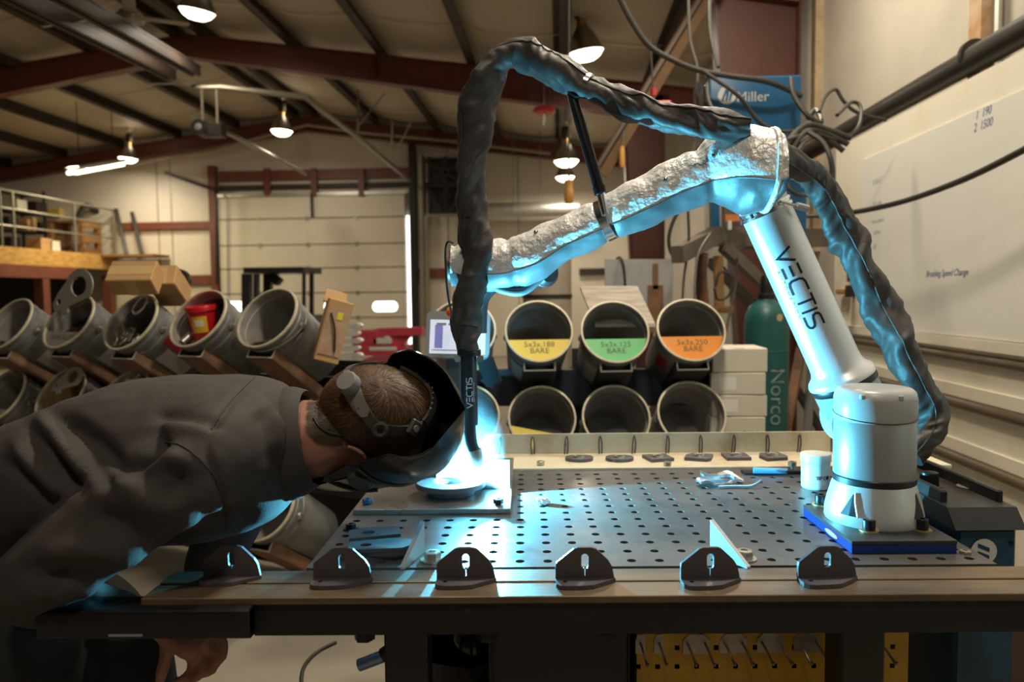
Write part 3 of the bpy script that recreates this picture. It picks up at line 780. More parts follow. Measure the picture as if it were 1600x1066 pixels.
labs = ['steel tab bracket on the beam beside the leaning man, first from the left end', 'steel tab bracket in front of the stack of cut plates at the table corner', 'steel tab bracket right of the silver hex bolt with washer', 'steel tab bracket in the middle of the beam, fourth from the left', 'steel tab bracket in front of the bright triangular gusset', 'steel tab bracket beside the robot riser plate, last on the right']
for i, (px, rz) in enumerate(((362, -.02), (535, .0), (728, .0), (914, .01), (1110, .03), (1293, .05))):
    a, b = ab(px, 904 - (4 if i in (0,) else 0) - (2 if i == 5 else 0), .0065)
    m = TM @ TRS((a, b, .0), rz=rz)
    if tp is None: tp = tab_proto(); o = tp; o.matrix_world = m; W[o.name] = m
    else: o = dup(tp, m)
    o['label'] = labs[i]; o['group'] = 'tab brackets on the front beam'

# rear flat, cream backsplash with hairpin clips
bs0, bs1 = ab(1000, 734)[1], ab(1000, 711)[1]
aS0, aS1 = ab(757, 720)[0], ab(1320, 720)[0] + .25
bk = thing('back_ledge', 'cream stained steel ledge and backsplash along the rear table edge', 'ledge', T(.4, bs1, -.02))
MB().box(((aS0 + aS1) / 2, (bs0 + bs1) / 2, -.003 + .004), (aS1 - aS0, bs1 - bs0, .010), TM, bevel=.001).build('ledge_flat', m_cream, bk, smooth=0)
zs1 = atT(1000, 677, bs1).z - TZ; 
slots = []
hp = [782] + [832, 885, 937, 990, 1042, 1093, 1145, 1197, 1247, 1298]
sa = [ (atT(px, 694, bs1) - T(0, 0)).dot(TA) for px in hp]
mb = MB(); 
mb.prism([(aS0, -.01), (aS1, -.01), (aS1, zs1), (aS0, zs1)], bs1, bs1 + .006, TM @ Matrix(((1, 0, 0, 0), (0, 0, 1, 0), (0, 1, 0, 0), (0, 0, 0, 1))), [[(a - .0016, zs1 - .044), (a + .0016, zs1 - .044), (a + .0016, zs1 - .010), (a - .0016, zs1 - .010)] for a in sa])
mb.build('backsplash_plate', m_cream, bk, smooth=0)
first = None
for i, a in enumerate(sa):
    m = TM @ TRS((a, bs1 - .007, zs1 - .010), ry=(.18 if i == 0 else .0) + R.uniform(-.06, .06), rx=-.12)
    if first is None:
        mb = MB().tube([(-.005, .006, -.052), (-.0052, -.004, -.03), (-.004, -.008, -.010), (0, -.006, .004), (.004, -.003, -.010), (.0045, .002, -.03), (.003, .010, -.050)], .0021, seg=6, n=4)
        first = mb.build('hairpin_clip', m_plate, origin=False); o = first; o.matrix_world = m
    else: o = copy_obj(first, None, m)
    tag(o, ['', 'first', 'second', 'third', 'fourth', 'fifth', 'sixth', 'seventh', 'eighth', 'ninth', 'tenth'][i] + ' upright hairpin clip in the backsplash slots, counted from the torch side', 'clip', 'hairpin clips on the backsplash')
first['label'] = 'crossed steel hairpin clip on the backsplash just right of the torch'; 
# lugs lying on the ledge
def lug(px, py, kind, lab, rz=0.0):
    a, b = ab(px, py, .006)
    if kind == 'round': o = ring2(0, 0, .040, 20, 0, .034)
    elif kind == 'square': o = [(-.034, -.034), (.034, -.034), (.034, .034), (-.034, .034)]
    else: o = [(-.036, -.036), (.026, -.036), (.036, -.02), (.036, .036), (-.02, .036), (-.036, .01)]
    t = thing('lug_plate', lab, 'plate', TM @ TRS((a, b, .006), rz=rz), 'lug plates on the rear ledge')
    MB().prism(o, 0, .009, None, [ring2(0, 0, .012, 14)]).build('plate', m_plate, t, local=True, smooth=30)
    MB().lathe([(.011, .004), (.018, .008), (.016, .013), (.009, .012), (.008, .004)], None, 14, closed=True).build('washer', m_bolt, t, local=True)
lug(905, 719, 'round', 'first round lug plate on the rear ledge, nearer the torch')
lug(968, 719, 'round', 'second round lug plate on the rear ledge, beside the first')
lug(1028, 718, 'square', 'tilted square lug plate on the rear ledge above a lone nut', .25)
lug(1092, 717, 'sq2', 'clipped-corner lug plate in the middle of the rear ledge', -.35)
lug(1150, 716, 'square', 'square lug plate on the ledge straight behind the bright offcuts', 0)
lug(1207, 716, 'sq2', 'clipped-corner lug plate on the ledge nearest the robot', .2)
def hexbolt(name, lab, a, b, h, s=1.0, mt=None, wash=True, group=None, rz=0.0):
    mt = mt or m_bolt
    t = thing(name, lab, 'bolt', TM @ TRS((a, b, h), rz=rz, s=s), group)
    if wash: MB().lathe([(.009, 0), (.019, 0), (.019, .0025), (.009, .0025)], None, 24, closed=True).build('washer', mt, t, local=True)
    MB().lathe([(.0135, .0025), (.0135, .013), (.0125, .0145), (.006, .0148), (.0055, .0125), (0, .0125)], None, 6, caps=False).build('hex_head', mt, t, local=True, smooth=0)
    MB().cyl((0, 0, -.02), (0, 0, .003), .0065, seg=10).build('shank', mt, t, local=True)
    return t
hexbolt('hex_nut', 'loose hex nut on the ledge in front of the tilted square lug', *ab(1043, 728, .006), .006, .8, wash=False)
hexbolt('hex_nut', 'loose hex nut on the ledge near the torch and workpiece', *ab(845, 727, .006), .006, .8, wash=False)
hexbolt('hex_bolt', 'silver hex bolt and wide washer near the left end of the table front', *ab(676, 876), 0.0, 1.15)
hexbolt('hex_bolt', 'silver hex bolt and washer behind the bright triangular gusset', *ab(1163, 874), 0.0, 1.15, rz=.4)
hexbolt('hex_bolt', 'flat bolt with washer in the right front corner of the fixture plate', *ab(1508, 865), -.006, .8)
hexbolt('hex_bolt', 'small dark bolt at the left edge of the fixture plate', *ab(548, 827), 0.0, .8, m_blackbolt)
# triangular side gussets
for nm, pts, lab in (('a', ((661, 862), (628, 890), 815), 'dark triangular gusset plate standing at the left of the table front'), ('b', ((1112, 864), (1170, 889), 812), 'bright triangular gusset plate standing at the right of the table front')):
    (xb, yb_), (xf, yf), yt = pts
    a, b = ab(xb, yb_); a2, b2 = ab(xf, yf)
    h = atT(xb, yt, b).z - TZ
    c = T(a, b); d = T(a2, b2) - c; L = d.length
    m = frame(c, d.cross(V((0, 0, 1))), d)
    mb = MB().prism([(0, 0), (L, 0), (L, .004), (0, h)], -.004, .004, m)
    o = mb.build('triangular_gusset', m_cut, smooth=0)
    tag(o, lab, 'gusset', 'triangular gussets')
# stack of cut plates at the left corner
a0, b0 = ab(590, 868)
for i in range(3):
    t = MB().prism([(-.055, -.022), (.045, -.028), (.075, -.006), (.060, .022), (.02, .032), (-.048, .026)], 0, .007, None, [ring2(-.02, .0, .011, 14, 0, .009)]).build('cut_plate', m_plate, smooth=0, origin=False)
    t.matrix_world = TM @ TRS((a0 + .006 * i - .012, b0 - .002 * i, .0002 + .0076 * i), rz=(.10, -.05, .16)[i])
    tag(t, ['lowest cut steel plate of the stack in the left table corner', 'middle cut steel plate of the stack in the left table corner', 'upper cut steel plate of the stack in the left table corner'][i], 'plate', 'cut plates in the table corner')
t = MB().prism([(-.05, -.02), (.045, -.026), (.050, .015), (-.01, .028), (-.045, .022)], 0, .006, None, [ring2(-.012, .0, .012, 14, 0, .009)]).build('cut_plate', m_plate, smooth=0, origin=False)
t.matrix_world = TM @ TRS((a0 - .012, b0 + .035, .0275), rz=.35, rx=.06); tag(t, 'topmost cut plate with a hole, lit blue, left table corner', 'plate', 'cut plates in the table corner')
# bright torn offcuts at the back right
a0, b0 = ab(1128, 757)
m_off = mat('bright sheared steel', (.75, .76, .78), .25, metal=.9, var=.1)
for i, (da, db, h, rz, lab, tl) in enumerate(((-.012, -.012, .001, .15, 'lowest bright steel offcut at the back of the table', 0.0), (.0, .004, .012, -.2, 'top bright steel offcut of the small pile at the back', .05))):
    mb = MB(); n = 14
    top = [(-.052 + .104 * k / (n - 1), .018 + R.uniform(-.004, .004)) for k in range(n)]; bot = [(.052 - .104 * k / (n - 1), -.018 + R.uniform(-.003, .003)) for k in range(n)]
    mb.prism(top + bot, 0, .006)
    mb.bend(lambda p: (p.x, p.y, p.z + .012 * math.sin(p.x * 40 + i) ** 2))
    o = mb.build('steel_offcut', m_off, smooth=0, origin=False); o.matrix_world = TM @ TRS((a0 + da, b0 + db, h), rz=rz, ry=tl); tag(o, lab, 'offcut', 'steel offcuts')
mb = MB(); mb.tube([(-.05, 0, .004), (-.01, .004, .004), (.03, .002, .005), (.058, .012, .016)], .004, seg=6, n=4, flat=(1, .5))
o = mb.build('curled_strip', m_off, origin=False); o.matrix_world = TM @ TRS((a0 + .03, b0 - .045, .001)); tag(o, 'curled bright metal strip in front of the steel offcuts', 'offcut')
# crumpled white scrap
mb = MB(); mb.sphere((0, 0, .006), (.016, .013, .007), seg=18, rings=12)
mb.bend(lambda p: p + V((0, 0, 1)) * (.004 * noise.noise(p * 220)) + V((noise.noise(p * 160 + V((3, 3, 3))), noise.noise(p * 160), 0)) * .007)
a, b = ab(848, 788); o = mb.build('paper_scrap', mat('white paper', (.85, .85, .84), .7), smooth=0, origin=False); o.matrix_world = TM @ TRS((a, b, .0005), rz=-.5); tag(o, 'small crumpled white paper scrap on the perforated plate', 'scrap')
# hand tools near the robot
m_bluegrip = mat('light blue grip', (.08, .33, .62), .45)
a, b = ab(1208, 743); tl = thing('hand_file', 'dark hand file with a blue handle on the table beside the jar', 'tool', TM @ TRS((a, b, .012), rz=-.12))
MB().cyl((-.05, 0, 0), (.035, 0, 0), .0085, .007, seg=12).build('handle', m_bluegrip, tl, local=True)
MB().box((.075, 0, 0), (.09, .014, .006), None, bevel=.001).build('blade', m_blackbolt, tl, local=True, smooth=0)
a, b = ab(1190, 740); sl = tag(MB().box((a + .03, b + .0, .003), (.16, .035, .006), TM @ TRS((0, 0, 0)), bevel=.001).build('dark_plate', m_blackbolt, smooth=0), 'dark flat strip lying under the blue-handled file', 'plate')
a, b = ab(1238, 730, .006); hexbolt('hex_nut', 'square-looking zinc nut on the ledge above the hand file', a, b, .008, .9, wash=False)
# jar of weld gel
a, b = ab(1283, 768); b += .036
m_jar = mat('smudged white tub', (.80, .80, .78), .35, col2=(.30, .30, .30), scale=14, mix=.70)
jr = thing('gel_tub', 'smudged white plastic tub with a black-lettered label beside the robot base', 'tub', TM @ TRS((a, b, 0)))
MB().lathe([(.0, 0), (.030, 0), (.033, .003), (.0335, .068), (.031, .072)], None, 28).build('body', m_jar, jr, local=True)
MB().lathe([(.0335, .066), (.0355, .067), (.0355, .082), (.034, .085), (0, .085)], None, 28).build('lid', m_jar, jr, local=True)
lettering('print', 'TIP DIP', .013, None, mat('black ink', (.02, .02, .02), .5), jr, fn=lambda p: T(a, b, .030 + p.y) + (TA * math.sin((p.x + .006) / .0337) - TB * math.cos((p.x + .006) / .0337)) * (.0337 + p.z), spacing=.9)
# workpiece plate and its bolts
wa0, wb0 = ab(553, 795, .012); wa1, wb1 = ab(798, 795, .012); wb2 = ab(803, 715, .012)[1]
m_wp = mat('heat-tinted plate', (.42, .37, .33), .34, metal=.8, col2=(.22, .19, .18), scale=9, mix=.6, rvar=.12)
wp = thing('workpiece_plate', 'heat-tinted steel base plate bolted down under the weld', 'plate', T((wa0 + wa1) / 2, (wb0 + wb2) / 2, 0))
MB().box(((wa0 + wa1) / 2, (wb1 + wb2) / 2, .006), (wa1 - wa0, wb2 - wb1, .012), TM, bevel=.001).build('plate', m_wp, wp, smooth=0)
for k, (px, py, lab) in enumerate(((574, 788, 'front left'), (779, 788, 'front right'), (789, 741, 'back right'), (600, 741, 'back left'))):
    a, b = ab(px, py, .012)
    hexbolt('cap_screw', f'dark cap screw holding the {lab} corner of the workpiece plate', a, b, .012, .85, m_bluepaint if k != 1 else m_blackbolt, wash=False, group='cap screws of the workpiece plate')
ARCB = .445; ARCA = (atT(745, 741, ARCB) - T(0, 0)).dot(TA)
tag(MB().box(((ARCA + wa1 - .006) / 2 + .004, ARCB + .020, .012 + .036), (wa1 - .006 - ARCA - .004, .012, .072), TM, bevel=.001).build('stop_bar', m_plate, smooth=0), 'upright steel stop bar behind the weld on the plate', 'bar')
a, b = ab(762, 722, .012)
ck = thing('clamp_wedge', 'small grey wedge block standing on the plate behind the torch tip', 'block', T(a, b, .012))
MB().prism([(-.009, 0), (.009, 0), (.013, .042), (-.013, .042)], -.009, .009, TM @ TRS((a, b, .012), rx=PI / 2)).build('wedge', m_plate, ck, smooth=0)
MB().box((a, b, .017), (.03, .03, .010), TM, bevel=.001).build('foot', m_plate, ck, smooth=0)
# welded assembly: ring flange with square upright plates
bx0 = (atT(681, 745, ARCB) - T(0, 0)).dot(TA); bx1 = ARCA - .004; hz = .066
ca, cb = ARCA - .061, ARCB - .018
wd = thing('weld_assembly', 'round steel flange with upright square box being welded on the plate', 'workpiece', T(ca, cb, .012))
MB().lathe([(.083, .018), (.083, .028), (.081, .030), (.040, .030), (.040, .018)], TM @ TRS((ca, cb, .0125)), 44, closed=True).build('ring_flange', m_plate, wd)
MB().lathe([(.056, 0), (.056, .018), (.040, .018), (.040, 0)], TM @ TRS((ca, cb, .0125)), 40, closed=True).build('spacer_ring', m_plate, wd)
for nm, c, sz in (('front_plate', ((bx0 + bx1) / 2, ARCB + .010, hz / 2 + .0428), (bx1 - bx0, .008, hz)), ('side_plate', (bx0 + .004, ARCB + .040, hz / 2 + .0428), (.008, .052, hz)), ('side_plate', (bx1 - .004, ARCB + .040, hz / 2 + .0428), (.008, .052, hz)), ('rear_plate', ((bx0 + bx1) / 2, ARCB + .070, hz / 2 + .0428), (bx1 - bx0, .008, hz))):
    MB().box(c, sz, TM, bevel=.0008).build(nm, m_cut, wd, smooth=0)

# pegboard drawer front under the table, with tool hooks
bp = ab(900, 880)[1] + .12
P0, P1 = atT(995, 985, bp), atT(1420, 985, bp)
m_navyk = mat('dark navy steel', (.010, .012, .020), .45)
m_yel = mat('amber pegboard enamel', (.56, .30, .018), .45, var=.06)
pa0, pa1 = (P0 - T(0, 0)).dot(TA), (P1 - T(0, 0)).dot(TA)
pg = thing('tool_pegboard', 'yellow perforated tool board under the table front', 'pegboard', T((pa0 + pa1) / 2, bp, -.55))
holes = []; pitch = .038
o0 = (atT(1058, 1042, bp) - T(0, 0)); ha0, hz0 = o0.dot(TA), o0.z
mb = MB(); bm = mb.bm
def pq(x0, x1, z0_, z1): mb.quad(T(x0, bp, z0_), T(x1, bp, z0_), T(x1, bp, z1), T(x0, bp, z1))
ztop_, zbot = -.085, -.42
hs = .0048
xs_ = sorted({pa0, pa1} | {ha0 + pitch * k + s for k in range(-3, 16) for s in (-hs, hs) if pa0 < ha0 + pitch * k + s < pa1})
zs_ = sorted({ztop_, zbot} | {hz0 + pitch * k + s for k in range(-8, 4) for s in (-hs, hs) if zbot < hz0 + pitch * k + s < ztop_})
for x0, x1 in zip(xs_, xs_[1:]):
    for z0_, z1 in zip(zs_, zs_[1:]):
        cx, cz = (x0 + x1) / 2, (z0_ + z1) / 2
        kx = round((cx - ha0) / pitch); kz = round((cz - hz0) / pitch)
        if abs(cx - ha0 - kx * pitch) < hs and abs(cz - hz0 - kz * pitch) < hs: continue
        pq(x0, x1, z0_, z1)
bmesh.ops.remove_doubles(bm, verts=bm.verts, dist=1e-5)
r_ = bmesh.ops.extrude_face_region(bm, geom=list(bm.faces)); bmesh.ops.translate(bm, verts=[v for v in r_['geom'] if isinstance(v, bmesh.types.BMVert)], vec=TB * .0015)
mb.build('board', m_yel, pg, smooth=0)
MB().box(((pa0 + pa1) / 2, bp + .30, -.47), (pa1 - pa0, .55, .78), TM).build('cabinet_body', m_black, pg, smooth=0)
cx0, cx1 = (atT(762, 1000, bp) - T(0, 0)).dot(TA), pa0 - .006
cbn = thing('blocker_cabinet', 'dark navy steel cabinet added as a blocker under the table left of the yellow board', 'cabinet', T((cx0 + cx1) / 2, bp + .3, -TZ))  # dark cabinet added to block the bright floor under the table
MB().box(((cx0 + cx1) / 2, bp + .28, -.49), (cx1 - cx0, .52, .80), TM, bevel=.005).build('carcass', m_navyk, cbn, smooth=0)
for k in range(3): MB().box(((cx0 + cx1) / 2, bp + .012, -.24 - .24 * k), (cx1 - cx0 - .02, .012, .22), TM, bevel=.003).build('drawer_front', m_navyk, cbn, smooth=0)
m_hookp = mat('hook plate zinc', (.34, .31, .28), .4, metal=.7, var=.2, scale=20)
def hook(px, py, double, lab):
    p = atT(px, py, bp - .002)
    t = thing('tool_hook', lab, 'hook', p, 'pegboard hooks')
    w = .026 if double else .010
    c = (p - T(0, 0)); a, z = c.dot(TA), c.z
    MB().prism([(-w, -.016), (w, -.016), (w, .010), (w * .55, .022), (-w * .55, .022), (-w, .010)], 0, .002, TM @ TRS((a, bp - .0005, z), rx=PI / 2)).build('back_plate', m_hookp, t, smooth=0)
    for dx in ((-.017, .017) if double else (0,)):
        MB().tube([T(a + dx, bp - .002, z + .004), T(a + dx + .002, bp - .03, z - .002), T(a + dx + .004, bp - .056, z - .012), T(a + dx + .0042, bp - .062, z - .007)], .0026, seg=8, n=3).build('prong', m_bolt, t)
for px, py, d, lab in ((1001, 1009, 0, 'single prong hook at the left edge of the yellow board'), (1030, 1009, 0, 'single prong hook second from the left edge of the yellow board'), (1088, 1009, 1, 'double prong hook nearest the two single hooks'), (1146, 1008, 1, 'double prong hook second after the single hooks'), (1204, 1007, 1, 'middle double prong hook on the yellow board'), (1261, 1006, 1, 'double prong hook fourth after the single hooks'), (1316, 1005, 1, 'double prong hook last of its row on the yellow board'), (1374, 1006, 0, 'single prong hook near the right edge of the yellow board')):
    hook(px, py, d, lab)
# ------------------------------------------------------------------ robot arm
m_alu = mat('anodised aluminium', (.74, .74, .75), .36, metal=.40, var=.03, scale=3, bump=.02, bscale=300)
m_grey = mat('robot grey cast', (.36, .37, .375), .38, metal=.35)
m_lid = mat('robot lid plastic', (.42, .43, .425), .34, spec=.6)
m_ring = mat('black joint ring', (.012, .013, .015), .4)
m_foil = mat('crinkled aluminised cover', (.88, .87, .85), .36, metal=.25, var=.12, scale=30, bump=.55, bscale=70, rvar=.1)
m_foil2 = mat('smooth darkened cover', (.095, .10, .105), .48, metal=.2, var=.06, scale=12, bump=.15, bscale=25)  # darkened colour stands in for shade on the cover underside
m_leather = mat('black leather sleeve', (.046, .041, .038), .56, var=.3, scale=10, bump=.35, bscale=28)
m_steelc = mat('polished clamp steel', (.70, .70, .72), .2, metal=1.0)
fa, fbk = ab(1363, 833, .024); bb = fbk + .092; ba = (atT(1366, 690, bb) - T(0, 0)).dot(TA)
rb = thing('robot_arm', 'silver six-axis robot arm with foil cover bolted to the table', 'robot arm', T(ba, bb, .024))
# riser plate (own thing)
ra0, rb0 = ab(1331, 846, .024); ra1, _ = ab(1493, 843, .024); rb1 = ab(1247, 789, .024)[1]
rp = thing('riser_plate', 'dark riser plate with blue edges under the robot base', 'plate', T((ra0 + ra1) / 2, (rb0 + rb1) / 2, 0))
MB().box(((ra0 + ra1) / 2, (rb0 + rb1) / 2, .0205), (ra1 - ra0, rb1 - rb0, .007), TM, bevel=.0008).build('top_plate', mat('grey-black plate top', (.05, .05, .052), .4, metal=.3), rp, smooth=0)
MB().box(((ra0 + ra1) / 2, (rb0 + rb1) / 2, .0086), (ra1 - ra0 - .001, rb1 - rb0 - .001, .0168), TM, bevel=.0008).build('blue_body', m_blue, rp, smooth=0)
a_, b_ = ab(1290, 830, .01)
MB().prism(ring2(0, 0, .03, 16, 0, .005), 0, .0014, TM @ Matrix(((0, 0, -1, ra0), (1, 0, 0, rb0 + .09), (0, 1, 0, .0095), (0, 0, 0, 1)))).build('slot_mark', mat('pink mark', (.5, .2, .25), .5), rp, smooth=0)
m_wash = mat('brass-yellow washer', (.75, .55, .22), .35, metal=.8)
for px, py, lab in ((1360, 831, 'front left'), (1443, 830, 'front right'), (1284, 790, 'rear left')):
    a, b = ab(px, py, .024)
    t = thing('base_bolt', f'black socket bolt with brass washer at the {lab} of the robot base', 'bolt', TM @ TRS((a, b + .006, .024)), 'robot base bolts')
    MB().lathe([(.008, 0), (.0175, 0), (.0175, .002), (.008, .002)], None, 24, closed=True).build('washer', m_wash, t, local=True)
    MB().lathe([(.0115, .002), (.0118, .020), (.0105, .022), (.006, .0222), (.0055, .016), (0, .016)], None, 20, caps=False).build('head', m_blackbolt, t, local=True)
BM = TM @ TRS((ba, bb, .024))
base = MB().lathe([(.0, 0), (.089, 0), (.091, .004), (.0905, .022), (.0865, .040), (.079, .066), (.0755, .078)], BM, 64).build('base_casting', m_alu, rb)
MB().lathe([(.0755, .077), (.0770, .079), (.0770, .089), (.0755, .091)], BM, 64).build('seal_ring', m_ring, rb)
# three-sided windows in the flare: recessed dark pockets with bright lips
def on_flare(ang, z, out=0.0):
    r = .0905 + (.0755 - .0905) * max(0, (z - .022)) / .056 + out
    if .03 < z < .066: r += .0008
    return BM @ V((r * math.sin(ang), -r * math.cos(ang), z))
for a0 in (-.86, .72, 2.29, -2.42):
    tri = [(a0 - .26, .022), (a0 - .05, .022), (a0 + .14, .022), (a0 + .07, .046), (a0 + .03, .066), (a0 - .02, .063)]
    mb = MB(); f = [mb.bm.verts.new(on_flare(x, z, .0012)) for x, z in tri]; g = [mb.bm.verts.new(on_flare(x, z, -.002)) for x, z in tri]
    mb._f(f); mb._f(list(reversed(g)))
    for k in range(6): mb._f((f[k], f[(k + 1) % 6], g[(k + 1) % 6], g[k]))
    w_ = mb.build('cooling_window', m_ring, base, smooth=0)
    pts = [on_flare(x, z, .0012) for x, z in tri[2:5]]
    MB().tube(pts, .0022, seg=6, n=3).build('window_lip', m_alu, base)
J = MB().lathe([(.0750, .090), (.0755, .093), (.0755, .200), (.0745, .2015)], BM, 64).build('shoulder_housing', m_grey, rb)
# domed lid with a tilted seam
mb = MB().lathe([(.0752, .0), (.0761, .002), (.0761, .042), (.073, .056), (.066, .0625), (.055, .065), (0, .066)], BM @ Matrix.Translation((0, 0, .2005)), 64)
seam = mb.build('shoulder_lid', m_lid, rb)
MB().tube([BM @ V((.0764 * math.cos(2 * PI * k / 48), .0764 * math.sin(2 * PI * k / 48), .212 + .010 * math.sin(2 * PI * k / 48))) for k in range(49)], .0008, seg=5).build('lid_seam', m_ring, seam)
for an in (-.73, .20):
    MB().box((.0735 * math.sin(an), -.0735 * math.cos(an), .252), (.010, .008, .010), BM, bevel=.002).build('lid_clip', m_lid, seam)
# shoulder: sideways stub to the back, upper arm tube in the rear plane
bArm = bb + .172
pJ = atT(1343, 652, bArm)                              # second joint centre
pE = atT(1166, 262, bArm)                              # elbow centre
ud = (pE - pJ).normalized()
pB = T(ba, bb, .204)
MB().tube([pB + TB * .03, pB.lerp(pJ, .55), pJ - TB * .03], [.066, .070, .072], seg=36).build('shoulder_stub', m_grey, rb)
jm = frame(pJ - TB * .078, TB, ud)
MB().lathe([(0, .0), (.050, .002), (.066, .012), (.0695, .022), (.0695, .125), (.064, .140), (0, .142)], jm, 44).build('joint_cap', m_lid, rb)
up0 = frame(pJ, ud, TB)
MB().lathe([(.060, .010), (.0685, .030), (.0695, .078)], up0, 44).build('joint_casting', m_grey, rb)
MB().lathe([(.0705, .078), (.0715, .080), (.0715, .091), (.0705, .093)], up0, 44).build('joint_ring', m_ring, rb)
La = (pE - pJ).length
MB().lathe([(.0725, .093), (.073, .098), (.070, .106), (.060, .116), (.0555, .128), (.0545, .145), (.0535, La - .13), (.0535, La - .05)], up0, 56).build('arm_tube', m_alu, rb)
# lettering on the tube: runs down the tube, letter tops to the right
V_ = (CAM_P - pJ); V_ = (V_ - ud * V_.dot(ud)).normalized()
S_ = ud.cross(V_) * -1
if S_.dot(_rt) < 0: S_ = -S_
def tube_pt(l, s, r=.0542):
    """l metres above the joint along the tube, s metres round it to the right"""
    a = s / r; return pJ + ud * l + (V_ * math.cos(a) + S_ * math.sin(a)) * r
m_print = mat('dark blue-black print', (.012, .014, .03), .5)
GL = {'V': [[(0, 1), (.42, 0), (.84, 1)]], 'E': [[(0, 1), (.66, 1)], [(0, .5), (.66, .5)], [(0, 0), (.66, 0)]], 'C': [[(.78, 1), (.28, 1), (.08, .92), (0, .74), (0, .26), (.08, .08), (.28, 0), (.78, 0)]], 'T': [[(0, 1), (.74, 1)], [(.37, 1), (.37, 0)]], 'I': [[(.05, 0), (.05, 1)]], 'S': [[(.72, 1), (.2, 1), (.05, .93), (0, .76), (.05, .60), (.2, .53), (.54, .47), (.68, .40), (.74, .24), (.68, .07), (.52, 0), (0, 0)]]}
ADV = {'V': 1.02, 'E': .88, 'C': .98, 'T': .90, 'I': .30, 'S': .9}
def stroke_word(name, word, H, L, fn, mt, parent, wgt=.13, lift=.0003):
    """stroke letters: fn(x along the word 0..L, y up 0..H) -> world point"""
    tot = sum(ADV[c] for c in word); k = L / tot; x0 = 0
    for ch in word:
        mb = MB()
        for st_ in GL[ch]:
            P = [V((x * k + x0, y * H)) for x, y in st_]
            w = wgt * H / 2; lft, rgt = [], []
            for i, p in enumerate(P):
                d0 = (p - P[i - 1]).normalized() if i else None; d1 = (P[i + 1] - p).normalized() if i < len(P) - 1 else None
                d = (d0 + d1).normalized() if d0 is not None and d1 is not None else (d0 if d0 is not None else d1)
                n = V((-d.y, d.x)); e = 1.0
                if d0 is not None and d1 is not None: e = 1 / max(.45, n.dot(V((-d0.y, d0.x))))
                lft.append(p + n * w * e); rgt.append(p - n * w * e)
            def sub(A):
                o = []
                for a, b in zip(A, A[1:]): o += [a.lerp(b, t / 4) for t in range(4)]
                return o + [A[-1]]
            A, B = [mb.bm.verts.new(fn(p.x, p.y)) for p in sub(lft)], [mb.bm.verts.new(fn(p.x, p.y)) for p in sub(rgt)]
            for i in range(len(A) - 1): mb._f((A[i], A[i + 1], B[i + 1], B[i]))
        mb.build('letter', mt, parent, smooth=0)
        x0 += ADV[ch] * k
tube_o = [o for o in KIDS(rb) if o.name.startswith('arm_tube')][0]
def tl(px, py):
    p = atT(px, py, bArm - .05) - pJ; return p.dot(ud), p.dot(S_)
l0 = tl(1226, 388)[0]; l1 = tl(1283, 512)[0]
stroke_word('VECTIS', 'VECTIS', .034, l0 - l1, lambda x, y: tube_pt(l0 - x, -.020 + y, .0545), m_print, tube_o, wgt=.15)
lettering('print', 'AUTOMATION', .0125, None, m_print, tube_o, depth=.0001, fn=lambda p: tube_pt((l0 + l1) / 2 - .004 - p.x, -.030 + p.y, .0544 + p.z), spacing=1.55)
# clamp ring with handle under the elbow
cl0 = La - .098
MB().lathe([(.0545, 0), (.0585, .001), (.0585, .007), (.0555, .008), (.0555, .012), (.0585, .013), (.0585, .019), (.0545, .020)], frame(pJ + ud * (cl0 - .012), ud, TB), 40).build('clamp_band', m_steelc, rb)
c0 = tube_pt(cl0 + .012, .012, .060); c1 = tube_pt(cl0 + .030, .050, .070)
MB().bar(c0, c1, .012, .008, up=V_, bevel=.002).build('clamp_lever', m_blackbolt, rb)
c2 = atT(1262, 326, bArm - .05)
MB().cyl(tube_pt(cl0 + .002, .035, .064), c2, .003, seg=8).build('clamp_screw', m_steelc, rb)
MB().cyl(c2.lerp(tube_pt(cl0 + .002, .035, .064), .42), c2, .008, seg=10).build('clamp_nut', m_lid, rb)
for s in (-.03, .0): MB().box((0, 0, 0), (.012, .010, .012), frame(tube_pt(cl0 - .002, s, .060), V_, ud), bevel=.002).build('clamp_lug', m_steelc, rb)
# elbow collar in silver cover
MB().lathe([(.054, La - .075), (.058, La - .06), (.064, La - .04), (.066, La - .01)], up0, 40, caps=False).build('elbow_collar', m_foil2, rb)

# fabric cover: lofted along the forearm, foil half above, smooth half below
bF = bb + .045
keys = [(1221, 268, 30), (1216, 268, 46), (1205, 267, 58), (1188, 266, 64), (1160, 264, 66), (1130, 266, 58), (1096, 276, 44), (1060, 290, 40), (1010, 314, 38), (960, 338, 35), (915, 358, 33), (870, 379, 34), (830, 402, 38), (795, 413, 40), (755, 416, 40), (722, 417, 36), (706, 417, 32)]
keys = [V((x, y, h)) for x, y, h in keys]
sp = spline(keys, 7)
dF0, dF1 = bF, bF + .34
def ring_at(i, n=40):
    q = sp[i]; t = i / (len(sp) - 1)
    b = dF0 + (dF1 - dF0) * t
    c = atT(q.x, q.y, b); q2 = sp[min(i + 1, len(sp) - 1)]; q1 = sp[max(i - 1, 0)]
    ax = atT(q2.x, q2.y, b) - atT(q1.x, q1.y, b)
    if abs(ax.x) + abs(ax.z) < 1e-6: ax = -TA
    ax = ax - TB * ax.dot(TB); ax.normalize()
    upv = TB.cross(ax); 
    if upv.z < 0: upv = -upv
    r = q.z / FPX * ((c - CAM_P).dot(_fw))
    out = []
    for k in range(n):
        a = 2 * PI * k / n
        # a=0 towards the camera, a=pi/2 up
        p = c + upv * (r * math.sin(a)) - TB * (r * .98 * math.cos(a))
        out.append(p)
    return out, c
N_ = 72
full = []
